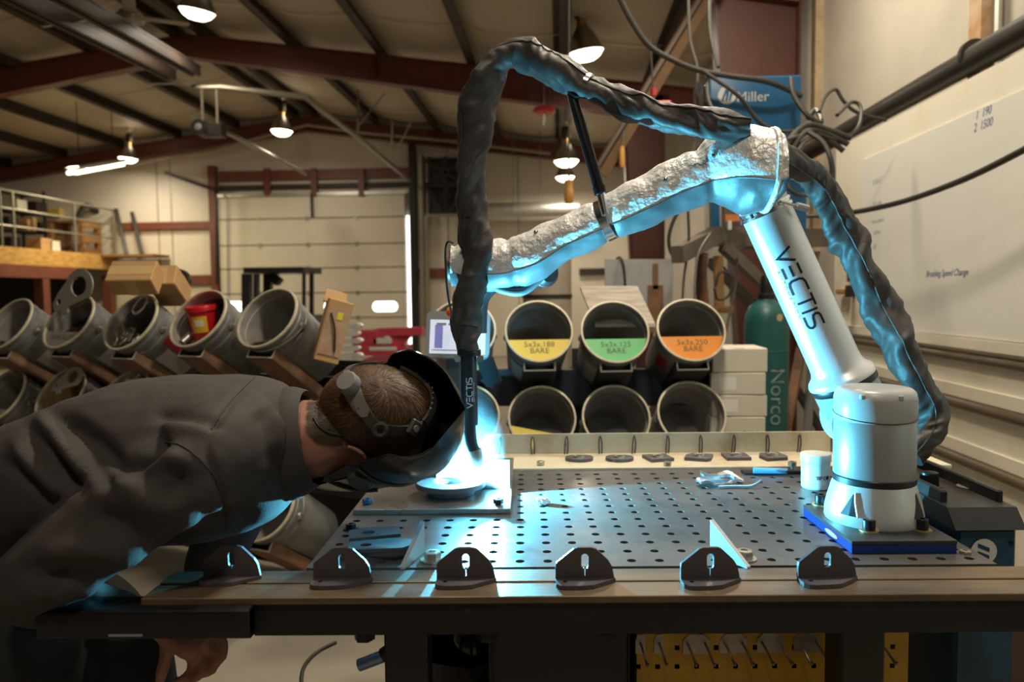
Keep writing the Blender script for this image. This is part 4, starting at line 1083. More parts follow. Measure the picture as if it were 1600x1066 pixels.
for i in range(len(sp)):
    rg, c = ring_at(i, N_)
    o = []
    for k, p in enumerate(rg):
        d = (p - c).normalized(); a = 2 * PI * k / N_
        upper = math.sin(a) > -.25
        f = .0052 * noise.noise(p * 24) + .0022 * (1 - abs(noise.noise(p * 75 + V((9, 1, 2))))) + (.0018 * noise.noise(p * 140) if upper else 0)
        if not upper: f += .006 * noise.noise(V((p.x * 14, p.y * 14, p.z * 5)))
        for sx, wd, am in ((945, 9, -.009), (1100, 9, -.007), (800, 7, -.006), (712, 6, -.005)):
            f += am * math.exp(-((sp[i].x - sx) / wd) ** 2)
        o.append(p + d * f)
    full.append(o)
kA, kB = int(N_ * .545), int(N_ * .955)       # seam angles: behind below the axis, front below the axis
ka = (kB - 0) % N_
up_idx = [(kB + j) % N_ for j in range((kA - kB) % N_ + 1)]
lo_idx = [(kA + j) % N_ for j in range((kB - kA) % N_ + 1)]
cov = bpy.data.objects.new('heat_cover', None)
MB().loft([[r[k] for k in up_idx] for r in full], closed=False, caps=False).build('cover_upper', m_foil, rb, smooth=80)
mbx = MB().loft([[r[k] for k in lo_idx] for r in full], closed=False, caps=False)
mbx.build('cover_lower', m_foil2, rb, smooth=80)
MB().tube([r[kB] + (r[kB] - c_) .normalized() * .0012 for r, c_ in [(full[i], ring_at(i)[1]) for i in range(3, len(full) - 2)]], .0018, seg=6).build('cover_seam', m_foil2, rb)
for idx, nm in ((0, 'elbow_end_panel'), (len(full) - 1, 'wrist_end_panel')):
    mb = MB(); mb._f([mb.bm.verts.new(p) for p in full[idx]]); mb.build(nm, m_foil2, rb)
# round hem at the elbow end
hem = [atT(1196 + 27 * math.sin(2 * PI * k / 40 + 0) * 1.0 + 6, 268, bF - .02) + V((0, 0, 0)) for k in range(1)]
hr = full[17]; MB().tube(hr + [hr[0]], .0062, seg=8).build('elbow_hem', m_foil, rb)
for px, py in ((839, 361), (1041, 281), (1118, 240), ):
    d = ray(px, py); best = min((p for r in full for p in r), key=lambda p: (p - CAM_P - d * ((p - CAM_P).dot(d) / d.dot(d))).length + .2 * (p - CAM_P).length)
    MB().lathe([(0, .004), (.003, .0035), (.0058, .001), (.0058, -.002)], frame(best - TB * .001, -TB), 14, caps=False).build('snap_button', m_steelc, rb)
# wrist cable guard and flange at the left end
pw = full[-1]; cw = sum(pw, V((0, 0, 0))) / len(pw)
MB().lathe([(.030, 0), (.040, .002), (.040, .012), (.030, .014)], frame(cw + TA * .004, -TA), 28).build('wrist_flange', mat('brown wrist flange', (.10, .05, .035), .45, metal=.4), rb)
g0 = [atT(x, y, bF + .30) for x, y in ((709, 380), (700, 378), (696, 392), (697, 430), (700, 462), (706, 492))]
MB().tube(g0, .0026, seg=8, n=5).build('wrist_loop', m_blackbolt, rb)
# tool cable drooping under the wrist and the second wrist joint
MB().tube([atT(x, y, bF + .27) for x, y in ((758, 438), (785, 452), (815, 455), (840, 437), (856, 418))], .012, seg=12, n=5).build('wrist_cable', m_foil2, rb)
pc = atT(846, 424, bF + .36)
MB().lathe([(0, 0), (.028, .003), (.036, .016), (.036, .050), (.028, .062), (0, .064)], frame(pc + V((.02, -.03, .0)), (-.5, .8, -.15)), 26).build('wrist_joint', m_ring, rb)
MB().lathe([(.0365, .022), (.0375, .024), (.0375, .034), (.0365, .036)], frame(pc + V((.02, -.03, .0)), (-.5, .8, -.15)), 26).build('wrist_joint_ring', m_steelc, rb)
MB().tube([atT(x, y, bF + .36) for x, y in ((795, 425), (768, 440), (752, 455), (744, 475), (742, 520))], .030, seg=20, n=3).build('wrist_body', m_ring, rb)

# leather sleeves over the hoses, with folds
def sleeve(name, pts, label, m, folds=1.0, seed=0, piping=True, nseg=36, group=None, tw=0.0, wid=1.0):
    """pts: (px, py, table depth b, half width px)"""
    P = spline([V((x, y, b, r)) for x, y, b, r in pts], 16)
    C_ = [atT(q[0], q[1], q[2]) for q in P]
    rr = [wid * q[3] / FPX * (c - CAM_P).dot(_fw) for q, c in zip(P, C_)]
    rings = []; x = None; s = 0; pip = []
    for i, c in enumerate(C_):
        t = (C_[min(i + 1, len(C_) - 1)] - C_[max(i - 1, 0)]).normalized()
        s += (c - C_[i - 1]).length if i else 0
        if x is None: x = (-TB - t * (-TB).dot(t)).normalized()
        else:
            x = x - t * x.dot(t); x.normalize()
        y = t.cross(x)
        rg = []
        for k in range(nseg):
            a = 2 * PI * k / nseg + tw * s
            d = x * math.cos(a) + y * math.sin(a)
            q = V((math.cos(a) * .9, math.sin(a) * .9, s * 12 + seed))
            q2 = V((math.cos(a - s * 16) * 1.1, math.sin(a - s * 16) * 1.1, s * 20 + seed * 3))
            tw_ = .5 + .5 * math.sin(a * 2 - s * 26 + 2.2 * noise.noise(V((s * 9, seed, 0))))
            f = 1 + folds * (.30 * noise.noise(q) + .24 * (tw_ ** 3 - .35) * (1 + noise.noise(V((s * 13, seed + 5, 0)))) + .34 * (.22 - abs(noise.noise(q2))) + .03 * noise.noise(q2 * 2.5))
            rg.append(c + d * rr[i] * f)
        rings.append(rg); pip.append(rg[int(nseg * .12) % nseg] + (rg[int(nseg * .12)] - c).normalized() * .001)
    mb = MB().loft(rings)
    o = mb.build(name, m, rb, smooth=70)
    if piping: MB().tube(pip, .0022, seg=6).build('piping', m, o)
    return o, C_
sA, cA = sleeve('hose_sleeve', [(1172, 200, bF + .02, 13), (1140, 198, bF + .03, 18), (1090, 189, bF + .05, 21), (1040, 184, bF + .07, 20), (1000, 172, bF + .09, 22), (965, 156, bF + .11, 19), (930, 139, bF + .13, 17), (895, 124, bF + .145, 23), (865, 108, bF + .16, 27), (835, 90, bF + .18, 22), (806, 80, bF + .2, 19), (775, 98, bF + .22, 23), (757, 135, bF + .23, 26), (746, 185, bF + .235, 25), (738, 240, bF + .24, 22), (738, 290, bF + .245, 21), (739, 340, bF + .245, 20), (744, 390, bF + .245, 22), (742, 430, bF + .25, 24), (734, 470, bF + .24, 22), (731, 500, bF + .225, 20), (729, 525, bF + .217, 16), (732, 552, bF + .215, 15)], 'x', m_leather, folds=1.0, seed=2, wid=1.08)
sB, cB = sleeve('hose_sleeve', [(1212, 240, bF + .07, 16), (1240, 256, bF + .15, 24), (1268, 276, bF + .22, 27), (1290, 305, bF + .27, 25), (1316, 356, bF + .29, 27), (1342, 410, bF + .29, 28), (1368, 465, bF + .28, 29), (1394, 520, bF + .26, 31), (1420, 572, bF + .24, 28), (1442, 610, bF + .22, 25), (1457, 640, bF + .21, 24), (1456, 668, bF + .2, 25), (1440, 695, bF + .19, 24), (1424, 715, bF + .18, 22)], 'x', m_leather, folds=1.1, seed=11, wid=.88)
# cable ties and hose straps on the sleeves
for (px, py, b) in ((918, 132, bF + .135), (1035, 182, bF + .07), (739, 336, bF + .245), (1293, 312, bF + .275), (732, 508, bF + .22)):
    CC = cA if px < 1200 else cB
    c = atT(px, py, b); i = min(range(len(CC)), key=lambda k: (CC[k] - c).length)
    t = (CC[min(i + 1, len(CC) - 1)] - CC[max(i - 1, 0)]).normalized()
    MB().lathe([(.0275 if px > 1200 or px < 800 else .025, -.006), (.029 if px > 1200 or px < 800 else .0265, -.005), (.029 if px > 1200 or px < 800 else .0265, .005), (.0275 if px > 1200 or px < 800 else .025, .006)], frame(CC[i], t), 24).build('sleeve_strap', m_leather if px != 918 else m_steelc, rb)
# support strut
s0, s1 = atT(893, 146, bF + .145), atT(938, 300, bF + .115)
MB().tube([s0, s0.lerp(s1, .3), s1], [.0105, .0125, .0125], seg=16).build('support_strut', m_blackbolt, rb)
s2 = atT(946, 336, bF + .10)
MB().tube([s1, s2], [.0095, .008], seg=14).build('strut_end', m_steelc, rb)
MB().cyl(s1 + (s0 - s1).normalized() * .012, s1 - (s0 - s1).normalized() * .004, .0145, seg=16).build('strut_collar', m_blackbolt, rb)
ii = min(range(len(sp)), key=lambda i: abs(sp[i].x - 945))
rg = full[ii]; cc = ring_at(ii)[1]; ax = (ring_at(ii + 3)[1] - ring_at(ii - 3)[1]).normalized()
MB().lathe([(.047, -.011), (.0485, -.010), (.0485, .010), (.047, .011)], frame(cc, ax), 36).build('forearm_clamp', m_steelc, rb)
MB().tube([atT(888, 140, bF + .14), atT(900, 150, bF + .13), atT(912, 148, bF + .13)], .006, seg=8, n=3).build('strut_bracket', m_blackbolt, rb)
# cable bracket on top of the elbow
MB().tube([atT(x, y, bF + .03) for x, y in ((1100, 208), (1104, 190), (1120, 186), (1168, 188), (1169, 203))], .0022, seg=6).build('elbow_bracket', m_steelc, rb)

# torch
to = thing('welding_torch', 'black robotic welding torch with white lettering above the arc', 'torch', atT(733, 560, bF + .215))
bT = bF + .215
q0, q1, q2 = atT(732, 552, bT), atT(734, 664, bT), atT(737, 690, bT)
MB().lathe([(.022, 0), (.028, .003), (.028, .014), (.022, .017)], frame(atT(733, 556, bT), (0, 0, 1)), 24).build('mount_flange', m_blackbolt, to)
for s in (-.026, .026):
    MB().cyl(atT(733, 560, bT) + TA * s - TB * .012, atT(733, 560, bT) + TA * s + TB * .012, .008, seg=12).build('mount_screw', m_bolt, to)
MB().tube([q0, q0.lerp(q1, .5), q1], [.0185, .0195, .0195], seg=28).build('torch_body', mat('glossy black torch', (.015, .016, .018), .3), to)
body = [o for o in KIDS(to) if o.name.startswith('torch_body')][0]
MB().tube([q1 + V((0, 0, .004)), atT(735, 680, bT), atT(738, 697, bT), atT(743, 708, bT)], .0142, seg=22, n=5).build('neck', m_blackbolt, to)
MB().tube([atT(741.5, 703, bT), atT(745, 716, bT), atT(747, 731, bT)], [.0165, .0155, .0128], seg=22, n=4).build('nozzle', mat('copper nozzle', (.35, .20, .14), .35, metal=.9), to)
MB().cyl(atT(747, 729, bT), atT(747, 736, bT), .004, .003, seg=10).build('contact_tip', m_wash, to)
ax = (q0 - q1).normalized(); rv = (CAM_P - q0); rv = (rv - ax * rv.dot(ax)).normalized(); rs = ax.cross(rv) 
if rs.dot(_rt) < 0: rs = -rs
L0 = (atT(734, 636, bT) - q1).dot(ax); L1 = (atT(734, 588, bT) - q1).dot(ax)
def tp_(x, y, r=.0198):
    a = y / r; return q1 + ax * (L0 + x) + (rv * math.cos(a) + rs * math.sin(a)) * r
m_wp2 = mat('white print', (.75, .78, .80), .5)
stroke_word('VECTIS', 'VECTIS', .013, L1 - L0, lambda x, y: tp_(x, .007 - y), m_wp2, body, wgt=.14)
lettering('print', 'AUTOMATION', .005, None, m_wp2, body, depth=.0001, fn=lambda p: tp_((L1 - L0) / 2 + p.x, .0115 - p.y, .0198 + p.z), spacing=1.5)
# ------------------------------------------------------------------ bucket racks
m_buck = mat('grey bucket steel', (.21, .215, .21), .45, metal=.25, col2=(.12, .115, .11), scale=9, mix=.58)
m_buckin = mat('scuffed lightened bucket inside', (.34, .33, .31), .55, metal=.1, col2=(.20, .17, .14), scale=7, mix=.55)  # lightened to make up for little light reaching inside
m_rim = mat('worn cream rim', (.62, .55, .41), .5, metal=.1, var=.25, scale=30)
m_rustc = mat('rusty channel', (.30, .15, .075), .6, metal=.15, col2=(.13, .085, .06), scale=8, mix=.52)
m_bkchan = mat('black channel', (.025, .026, .030), .42, metal=.4, var=.4, scale=14)
m_edge = mat('bare cut edge', (.62, .58, .50), .45, metal=.3)
m_yl = mat('yellow sign', (.72, .55, .06), .5)
m_gl = mat('green sign', (.12, .48, .17), .45)
m_ol = mat('orange sign', (.72, .24, .02), .45)
m_gs = mat('grey sign', (.22, .20, .18), .5, var=.15)
m_sticker = mat('grey sticker', (.42, .42, .41), .6)
m_redst = mat('red sticker', (.28, .02, .03), .5)
m_sign_ink = mat('sign ink', (.08, .07, .02), .6)
BR, BL = .150, .37
def bucket_proto(cond=True):
    t = thing('steel_bucket', 'x', 'bucket', Matrix.Identity(4))
    MB().lathe([(0, 0), (.127, 0), (.130, .004), (.140, .27), (.1425, .272), (.1425, .285), (.1405, .287), (.142, .315), (.1455, .317), (.1455, .332), (.143, .334), (.1445, .362)], None, 40, caps=False).build('outer_shell', m_buck, t, local=True)
    MB().lathe([(.1425, .364), (.140, .325), (.137, .322), (.1365, .28), (.127, .006), (0, .006)], None, 40, caps=False).build('inner_shell', m_buckin, t, local=True)
    MB().lathe([(.1415, .358), (.149, .359), (.1505, .364), (.149, .369), (.1415, .370), (.140, .364)], None, 40, closed=True).build('rim', m_rim, t, local=True)
    for s in (-1, 1): MB().lathe([(0, .012), (.012, .008), (.016, 0)], frame((s * .143, 0, .30), (s, 0, 0)), 12).build('handle_ear', m_bolt, t, local=True)
    return t
def bail(t, m, ang, rr=.150):
    """wire handle folded down by ang"""
    pts = [(rr * math.cos(PI * k / 12), -rr * math.sin(PI * k / 12) * math.sin(ang), .30 + rr * math.sin(PI * k / 12) * math.cos(ang)) for k in range(13)]
    return MB().tube([m @ V(p) for p in pts], .0028, seg=6, n=2).build('wire_handle', m_bolt, t)
bk_first = [None]
def bucket(px, py, Y, psi, tau, label, group, sign=None, sign_mat=None, chord=-.25, rot=0.0, stick=None, chan=None, bl=None, chlabel=None):
    rim = at(px, py, Y)
    md = V((-math.sin(psi) * math.cos(tau), -math.cos(psi) * math.cos(tau), math.sin(tau)))
    m = frame(rim - md * .366, md, V((math.cos(psi), -math.sin(psi), 0)))
    if bk_first[0] is None:
        t = bucket_proto(); bk_first[0] = t; t.matrix_world = m; W[t.name] = m
    else: t = dup(bk_first[0], m, skip=('sign', 'sticker', 'wire_handle'))
    t['label'] = label; t['group'] = group
    if bl is not None: bail(t, m, bl)
    if stick:
        for a0, a1, z0, z1, sm in stick:
            mb = MB(); n = 6
            rz_ = lambda z: .1308 + .010 * (z / .27)
            A = [mb.bm.verts.new(m @ V((rz_(z0) * math.cos(a0 + (a1 - a0) * k / n), rz_(z0) * math.sin(a0 + (a1 - a0) * k / n), z0))) for k in range(n + 1)]
            B = [mb.bm.verts.new(m @ V((rz_(z1) * math.cos(a0 + (a1 - a0) * k / n), rz_(z1) * math.sin(a0 + (a1 - a0) * k / n), z1))) for k in range(n + 1)]
            for k in range(n): mb._f((A[k], A[k + 1], B[k + 1], B[k]))
            mb.build('sticker', sm, t)
    if sign is not None:
        r = .139; ya = chord * r; a = math.asin(chord)
        seg_ = [(r * math.cos(x), r * math.sin(x)) for x in [PI - a + (PI + 2 * a) * k / 16 for k in range(17)]]
        mm = m @ Matrix.Rotation(rot, 4, 'Z') @ Matrix.Translation((0, 0, .352))
        sg = MB().prism(seg_, 0, .003, mm).build('sign', sign_mat, t, smooth=0)
        if sign: lettering('sign_lettering', sign, .036, mm @ Matrix.Translation((0, (ya - r) / 2 + .012 - (.02 if rot else 0), .0032)), m_sign_ink, sg, depth=.0003, lines=.85)
    if chan is not None:
        cm, clen, cw = chan
        ch = thing('support_channel', chlabel, 'channel', m @ Matrix.Translation((0, -.155, .05)), 'channels carrying ' + group)
        yb = -.166; zf = .315
        MB().box((0, yb, zf - clen / 2), (cw, .007, clen), m).build('web', cm, ch, smooth=0)
        for s in (-1, 1): MB().box((s * (cw / 2 - .0035), yb + .022, zf - clen / 2), (.007, .045, clen), m).build('flange', cm, ch, smooth=0)
        MB().box((0, yb, zf + .0005), (cw, .007, .002), m).build('cut_edge', m_edge, ch, smooth=0)
        for s in (-1, 1): MB().box((s * (cw / 2 - .0035), yb + .024, zf + .0005), (.007, .049, .002), m).build('cut_edge', m_edge, ch, smooth=0)
    return t, m
PSL, TAU = .38, .60
gL, gR = 'buckets of the left rack', 'buckets of the right rack'
def yl(i): return 3.12 + .30 * math.sin(PSL) * i      # i = 0 is the right-hand end
lm = {}
stk = [(-.9, -.35, .03, .20, m_sticker)]
for i, px, py, lb, kw in ((0, 417, 496, 'open grey bucket with a wire handle beside the split tan carton', dict(bl=1.35)),
        (1, 309, 497, 'grey bucket in the upper left row with a red tub inside', {}),
        (2, 204, 503, 'grey bucket of the upper left row with shackles inside, below the taped box', dict(stick=[(-.95, -.4, .05, .22, m_sticker), (-.35, .1, .05, .26, m_redst)])),
        (3, 107, 502, 'grey bucket full of dark swarf below the lug plate with a hole', dict(sign='SHACKLES', sign_mat=m_gs, chord=-.38, stick=stk)),
        (4, 12, 506, 'grey bucket at the left edge of the picture, upper row', dict(stick=stk))):
    t, m = bucket(px, py, yl(i), PSL, TAU, lb, gL, chan=(m_rustc, .62, .145), chlabel=['rusty channel under the end bucket beside the split tan carton', 'rusty channel under the bucket with the red tub', 'rusty channel under the bucket of shackles', 'rusty channel under the bucket of dark swarf', 'rusty channel under the upper bucket at the left picture edge'][i], **kw)
    lm[i] = m
for i, px, py, lb, kw in ((2, 192, 622, 'lower left row grey bucket with a wire hook, just above the shirt back', {}),
        (3, 94, 616, 'lower left row bucket with a lug plate over its tan inside', {}),
        (4, 2, 618, 'lower left row bucket at the picture edge with a small grey sign', dict(sign='PLATE', sign_mat=m_gs, chord=-.5))):
    t, m = bucket(px, py, yl(i) + .02, PSL, TAU, lb, gL, chan=(m_rustc, .62, .145), chlabel=['rusty channel hidden below the lower bucket with the wire hook', 'rusty channel under the lower bucket with the tan inside', 'rusty channel under the lower bucket at the picture edge'][i - 2], **kw)
    lm[10 + i] = m
t, m = bucket(412, 792, 3.02, PSL, TAU, 'tan-lit bucket low under the leaning man, near the table corner', gL, chan=(m_rustc, .5, .145), chlabel='orange-lit channel end low between the man and the table')
lm[20] = m
# right rack
PR, TR = -.10, .50
rm = {}
for k, px, py, lb, kw in ((0, 722, 516, 'grey bucket of the right rack mostly hidden behind the control tablet', {}),
        (1, 842, 517, 'right rack bucket with a yellow sign for 5x3x.188', dict(sign='5x3x.188\nBARE', sign_mat=m_yl, chord=-.27, stick=[(-2.6, -2.1, .06, .24, m_sticker)])),
        (2, 961, 518, 'right rack bucket with a green sign for 5x3x.125', dict(sign='5x3x.125\nBARE', sign_mat=m_gl, chord=-.22, stick=[(-2.6, -2.1, .06, .24, m_sticker)])),
        (3, 1080, 515, 'right rack bucket with an orange sign for 5x3x.250', dict(sign='5x3x.250\nBARE', sign_mat=m_ol, chord=-.20, stick=[(-2.7, -2.3, .16, .27, m_redst)]))):
    t, m = bucket(px, py, 3.28, PR, TR, lb, gR, chan=(m_bkchan, .60, .14), chlabel=['black channel under the bucket behind the control tablet', 'black channel under the bucket with the yellow 5x3x.188 sign', 'black channel under the bucket with the green 5x3x.125 sign', 'black channel under the bucket with the orange 5x3x.250 sign'][k], **kw); rm[k] = m
for k, px, py, lb, kw in ((0, 728, 650, 'lower bucket of the right rack just behind the torch', {}),
        (1, 847, 653, 'lower right rack bucket with a tilted yellow 4 inch square sign', dict(sign='4" SQ', sign_mat=m_yl, chord=-.42, rot=-.22)),
        (2, 963, 652, 'lower right rack bucket with a tilted green 4 inch square sign', dict(sign='4" SQ', sign_mat=m_gl, chord=-.55, rot=-.06)),
        (3, 1081, 646, 'empty rusty bucket of the lower right row beside the white boxes', {})):
    t, m = bucket(px, py, 3.26, PR, TR, lb, gR, chan=(m_bkchan, .60, .14), chlabel=['black channel under the lower bucket behind the torch', 'black channel under the lower bucket with the yellow sign', 'black channel under the lower bucket with the green sign', 'black channel under the empty rusty lower bucket'][k], **kw); rm[10 + k] = m
# rack frames
m_navy = mat('dark blue-black frame', (.020, .026, .036), .5, var=.2)
rk = thing('bucket_rack', 'dark steel frame of the right bucket rack', 'rack', at(900, 600, 3.6))
for yy in (3.55,):
    zc = at(900, 605, yy).z
    for z, h in ((zc, .17), (zc - .42, .14)):
        a, b = at(690, 500, yy), at(1110, 500, yy); MB().box(((a.x + b.x) / 2, yy, z), (b.x - a.x, .06, h)).build('cross_rail', m_navy, rk, smooth=0)
    for px in (700, 905, 1120):
        a = at(px, 500, yy + .06); MB().box((a.x, yy + .06, .56), (.07, .06, 1.12)).build('post', m_navy, rk, smooth=0)
lk = thing('bucket_rack', 'dark steel frame of the left bucket rack', 'rack', at(200, 620, 3.8))
rdir = V((math.cos(PSL), -math.sin(PSL), 0)); rn = V((-math.sin(PSL), -math.cos(PSL), 0))
c0 = at(417, 575, yl(0)); c0 = V((c0.x, c0.y, 0)) - rn * .34
for z in (.93, .54):
    MB().bar(c0 + rdir * .3 + V((0, 0, z)), c0 - rdir * 1.7 + V((0, 0, z)), .06, .16).build('cross_rail', m_black, lk, smooth=0)
for s in (.28, -.6, -1.6):
    MB().bar(c0 + rdir * s + V((0, 0, 0)) - rn * .05, c0 + rdir * s + V((0, 0, 1.08)) - rn * .05, .06, .07, up=rn).build('post', m_black, lk, smooth=0)
MB().bar(c0 + rdir * .25 - rn * .12 + V((0, 0, .55)), c0 - rdir * 1.8 - rn * .12 + V((0, 0, .55)), .02, 1.05).build('dark_backing', m_black, lk, smooth=0)  # added black sheet standing in for shade behind the buckets
# bucket contents
m_scrap = mat('dull scrap steel', (.16, .14, .125), .45, metal=.6, var=.35, scale=25)
m_shack = mat('zinc shackle', (.42, .39, .34), .35, metal=.8, var=.2, scale=30)
def scraps(m, n, label, group, mt, spread=.06, zc=.16, size=.03):
    for k in range(n):
        a = R.uniform(0, 2 * PI); r = spread * R.random() ** .5
        w, h = size * R.uniform(.7, 1.4), size * R.uniform(.5, 1.0)
        pts = [(-w, -h), (w * R.uniform(.5, 1), -h * .8), (w, h * .3), (w * .3, h), (-w * .8, h * .7)]
        mm = m @ TRS((r * math.cos(a), -.10 + .35 * abs(r * math.sin(a)), zc + R.uniform(-.05, .06)), rz=R.uniform(-.4, .4), rx=R.uniform(.9, 2.0), ry=R.uniform(-.5, .5))
        tag(MB().prism(pts, -.003, .003, mm).build('steel_scrap', mt, smooth=0), label, 'scrap', group)
scraps(lm[0], 9, 'small steel scrap in the end bucket beside the split tan carton', 'scraps in the end bucket', m_scrap, .07, .27, .032)
scraps(lm[4], 8, 'small steel scrap in the upper bucket at the left picture edge', 'scraps in the left edge bucket', m_scrap, .06, .27, .03)
def shackle(m):
    mb = MB().tube([(-.022, -.04, 0), (-.024, 0, 0), (-.018, .022, 0), (0, .032, 0), (.018, .022, 0), (.024, 0, 0), (.022, -.04, 0)], .0065, seg=8, n=3)
    mb.cyl((-.034, -.036, 0), (.034, -.036, 0), .005, seg=8)
    bmesh.ops.transform(mb.bm, matrix=m, verts=mb.bm.verts); return mb.build('shackle', m_shack)
for k in range(13):
    mm = lm[2] @ TRS((R.uniform(-.085, .075), -.085 + R.uniform(0, .05), .30 + R.uniform(-.06, .05)), rz=R.uniform(0, 6), rx=R.uniform(-.6, .8), ry=R.uniform(-.5, .5))
    tag(shackle(mm), 'zinc shackle lying in the bucket below the taped box', 'shackle', 'shackles in a bucket')
tag(MB().tube([lm[2] @ V(p) for p in ((.05, .10, .37), (.022, .135, .374), (-.005, .11, .378), (-.008, .06, .38), (.02, .035, .38), (.05, .055, .38), (.05, .10, .376))], .005, seg=8, n=4).build('wire_hook', m_edge), 'pale U-shaped wire hook hanging in the bucket of shackles', 'hook')
tag(MB().tube([lm[12] @ V(p) for p in ((.03, .125, .37), (.03, .09, .376), (-.025, .085, .376), (-.025, .12, .37))], .005, seg=8).build('wire_hook', m_edge), 'pale square wire hook on the lower bucket above the shirt', 'hook')
# dark swarf fill and tan insert
mb = MB(); mb.lathe([(0, .30), (.06, .30), (.11, .30), (.133, .298)], None, 40, caps=False)
bmesh.ops.subdivide_edges(mb.bm, edges=list(mb.bm.edges), cuts=3, use_grid_fill=True)
mb.bend(lambda p: V((p.x, p.y, p.z + .02 * noise.noise(p * 40) + .012 * noise.noise(p * 110) - .30 * max(0, p.y + .02) - .02)))
bmesh.ops.transform(mb.bm, matrix=lm[3], verts=mb.bm.verts)
sw = tag(mb.build('metal_swarf', mat('dark swarf', (.055, .040, .032), .5, metal=.3, var=.5, scale=40, bump=.6, bscale=60)), 'dark metal swarf filling the bucket under the lug plate', 'swarf', kind='stuff')
def lugplate(m, s, lab):
    o = [(.065 * math.cos(a), .065 * math.sin(a)) for a in [-PI / 3 + (PI * 1.12) * k / 16 for k in range(17)]]
    o += [(-.105, .01), (-.135, -.02), (-.135, -.05), (-.105, -.055), (-.10, -.075), (-.075, -.075), (-.07, -.055)]
    t = MB().prism([(x * s, y * s) for x, y in o], -.004, .004, m, [ring2(0, .002 * s, .037 * s, 20), ring2(-.105 * s, -.02 * s, .011 * s, 10)]).build('lug_plate', mat('grey lug plate', (.34, .33, .30), .45, metal=.5, var=.1), smooth=0)
    return tag(t, lab, 'plate')
p = at(124, 448, yl(3) - .02); md = lm[3].to_3x3() @ V((0, 0, 1))
lugplate(frame(p, V((-.25, -.95, .15)), V((.9, -.2, .35))), 1.28, 'grey lug plate with a large round hole standing on the swarf bucket')
p = at(114, 590, yl(3) - .04); lugplate(frame(p, V((-.25, -.85, .45)), V((.9, -.2, .28))), .85, 'smaller grey lug plate lying over the lower bucket with the tan inside')
MB()
mb = MB().lathe([(.137, .35), (.128, .02), (.02, .012)], None, 32, caps=False); bmesh.ops.transform(mb.bm, matrix=lm[13], verts=mb.bm.verts)
m_tan = mat('tan kraft liner', (.40, .26, .11), .7, col2=(.12, .07, .03), scale=5, mix=.56, stretch=(6, 6, 1))
tag(mb.build('paper_liner', m_tan), 'tan paper liner inside the lower left bucket with the lug plate', 'liner')
# red tub in bucket
tm = TRS(at(323, 528, yl(1) + .085), rx=.12, ry=-.10, rz=.2, s=1.12)
rt = thing('red_tub', 'red plastic tub with a yellow label lying in a left rack bucket', 'tub', tm)
m_redp = mat('red tub plastic', (.55, .012, .02), .3)
MB().lathe([(0, 0), (.050, 0), (.052, .004), (.058, .115), (.060, .117)], None, 28).build('body', m_redp, rt, local=True)
MB().lathe([(.058, .112), (.0635, .113), (.0635, .130), (.061, .134), (0, .134)], None, 28).build('lid', m_redp, rt, local=True)
m_tubl = mat('yellow tub label', (.80, .45, .03), .45)
for a0, a1, z0, z1, mt in ((-2.2, -1.1, .03, .095, m_tubl), (-3.0, -2.75, .01, .10, m_tubl), (-2.0, -1.35, .055, .082, mat('cream label', (.8, .7, .5), .5))):
    mb = MB(); n = 8; rr = lambda z: .0524 + .006 * z / .115 + (.0004 if mt is m_tubl else .0008)
    A = [mb.bm.verts.new((rr(z0) * math.cos(a0 + (a1 - a0) * k / n), rr(z0) * math.sin(a0 + (a1 - a0) * k / n), z0)) for k in range(n + 1)]
    B = [mb.bm.verts.new((rr(z1) * math.cos(a0 + (a1 - a0) * k / n), rr(z1) * math.sin(a0 + (a1 - a0) * k / n), z1)) for k in range(n + 1)]
    for k in range(n): mb._f((A[k], A[k + 1], B[k + 1], B[k]))
    mb.build('label_band', mt, rt, local=True)
for k in range(3):
    mm = lm[1] @ TRS((-.08 + .012 * k, -.075 + .02 * k, .31 - .04 * k), rx=1.2, rz=.5 * k)
    tag(MB().cyl(mm @ V((0, 0, -.03)), mm @ V((0, 0, .03)), .016, seg=12).build('steel_pin', m_scrap if k else m_shack), ['bright steel pin beside the red tub in the bucket', 'dark steel pin nearest the bright one in the red tub bucket', 'dark steel pin deepest in the red tub bucket'][k], 'pin')
# carton on top of the left rack
def carton(name, lab, c, size, rz, mt, rx=0.0, ry=0.0, tape=None, cat='box'):
    t = thing(name, lab, cat, TRS(c, rz=rz, rx=rx, ry=ry))
    w, d, h = size
    MB().box((0, 0, h / 2), (w, d, h), None, bevel=.004).build('carton_body', mt, t, local=True, smooth=0)
    MB().box((0, 0, h + .0006), (w * .98, .05, .0012)).build('tape', tape or mat('clear glossy tape', (.62, .42, .20), .12, var=.1), t, local=True, smooth=0)
    MB().box((0, -d / 2 - .0006, h * .45), (.05, .0012, h * .88)).build('tape', tape or MATS['clear glossy tape'], t, local=True, smooth=0)
    return t
p = at(218, 446, 3.30)
cb_ = carton('cardboard_box', 'tan cardboard box with shiny tape lying on the left bucket rack', p, (.20, .12, .10), .10, m_card, rx=.85, ry=0.0)
p = at(262, 462, 3.42); carton('cardboard_box', 'second tan cardboard box with a printed side behind the taped box', p, (.13, .22, .10), .15, m_card, rx=-.5)
tag(MB().tube([at(268, 440, 3.6) + V((.09 * math.cos(a), .02 * math.sin(a), .055 * math.sin(a))) for a in [2 * PI * k / 24 for k in range(25)]], .012, seg=8).build('hose_ring', m_darkpipe), 'dark ring of hose behind the cardboard boxes on the left rack', 'hose')
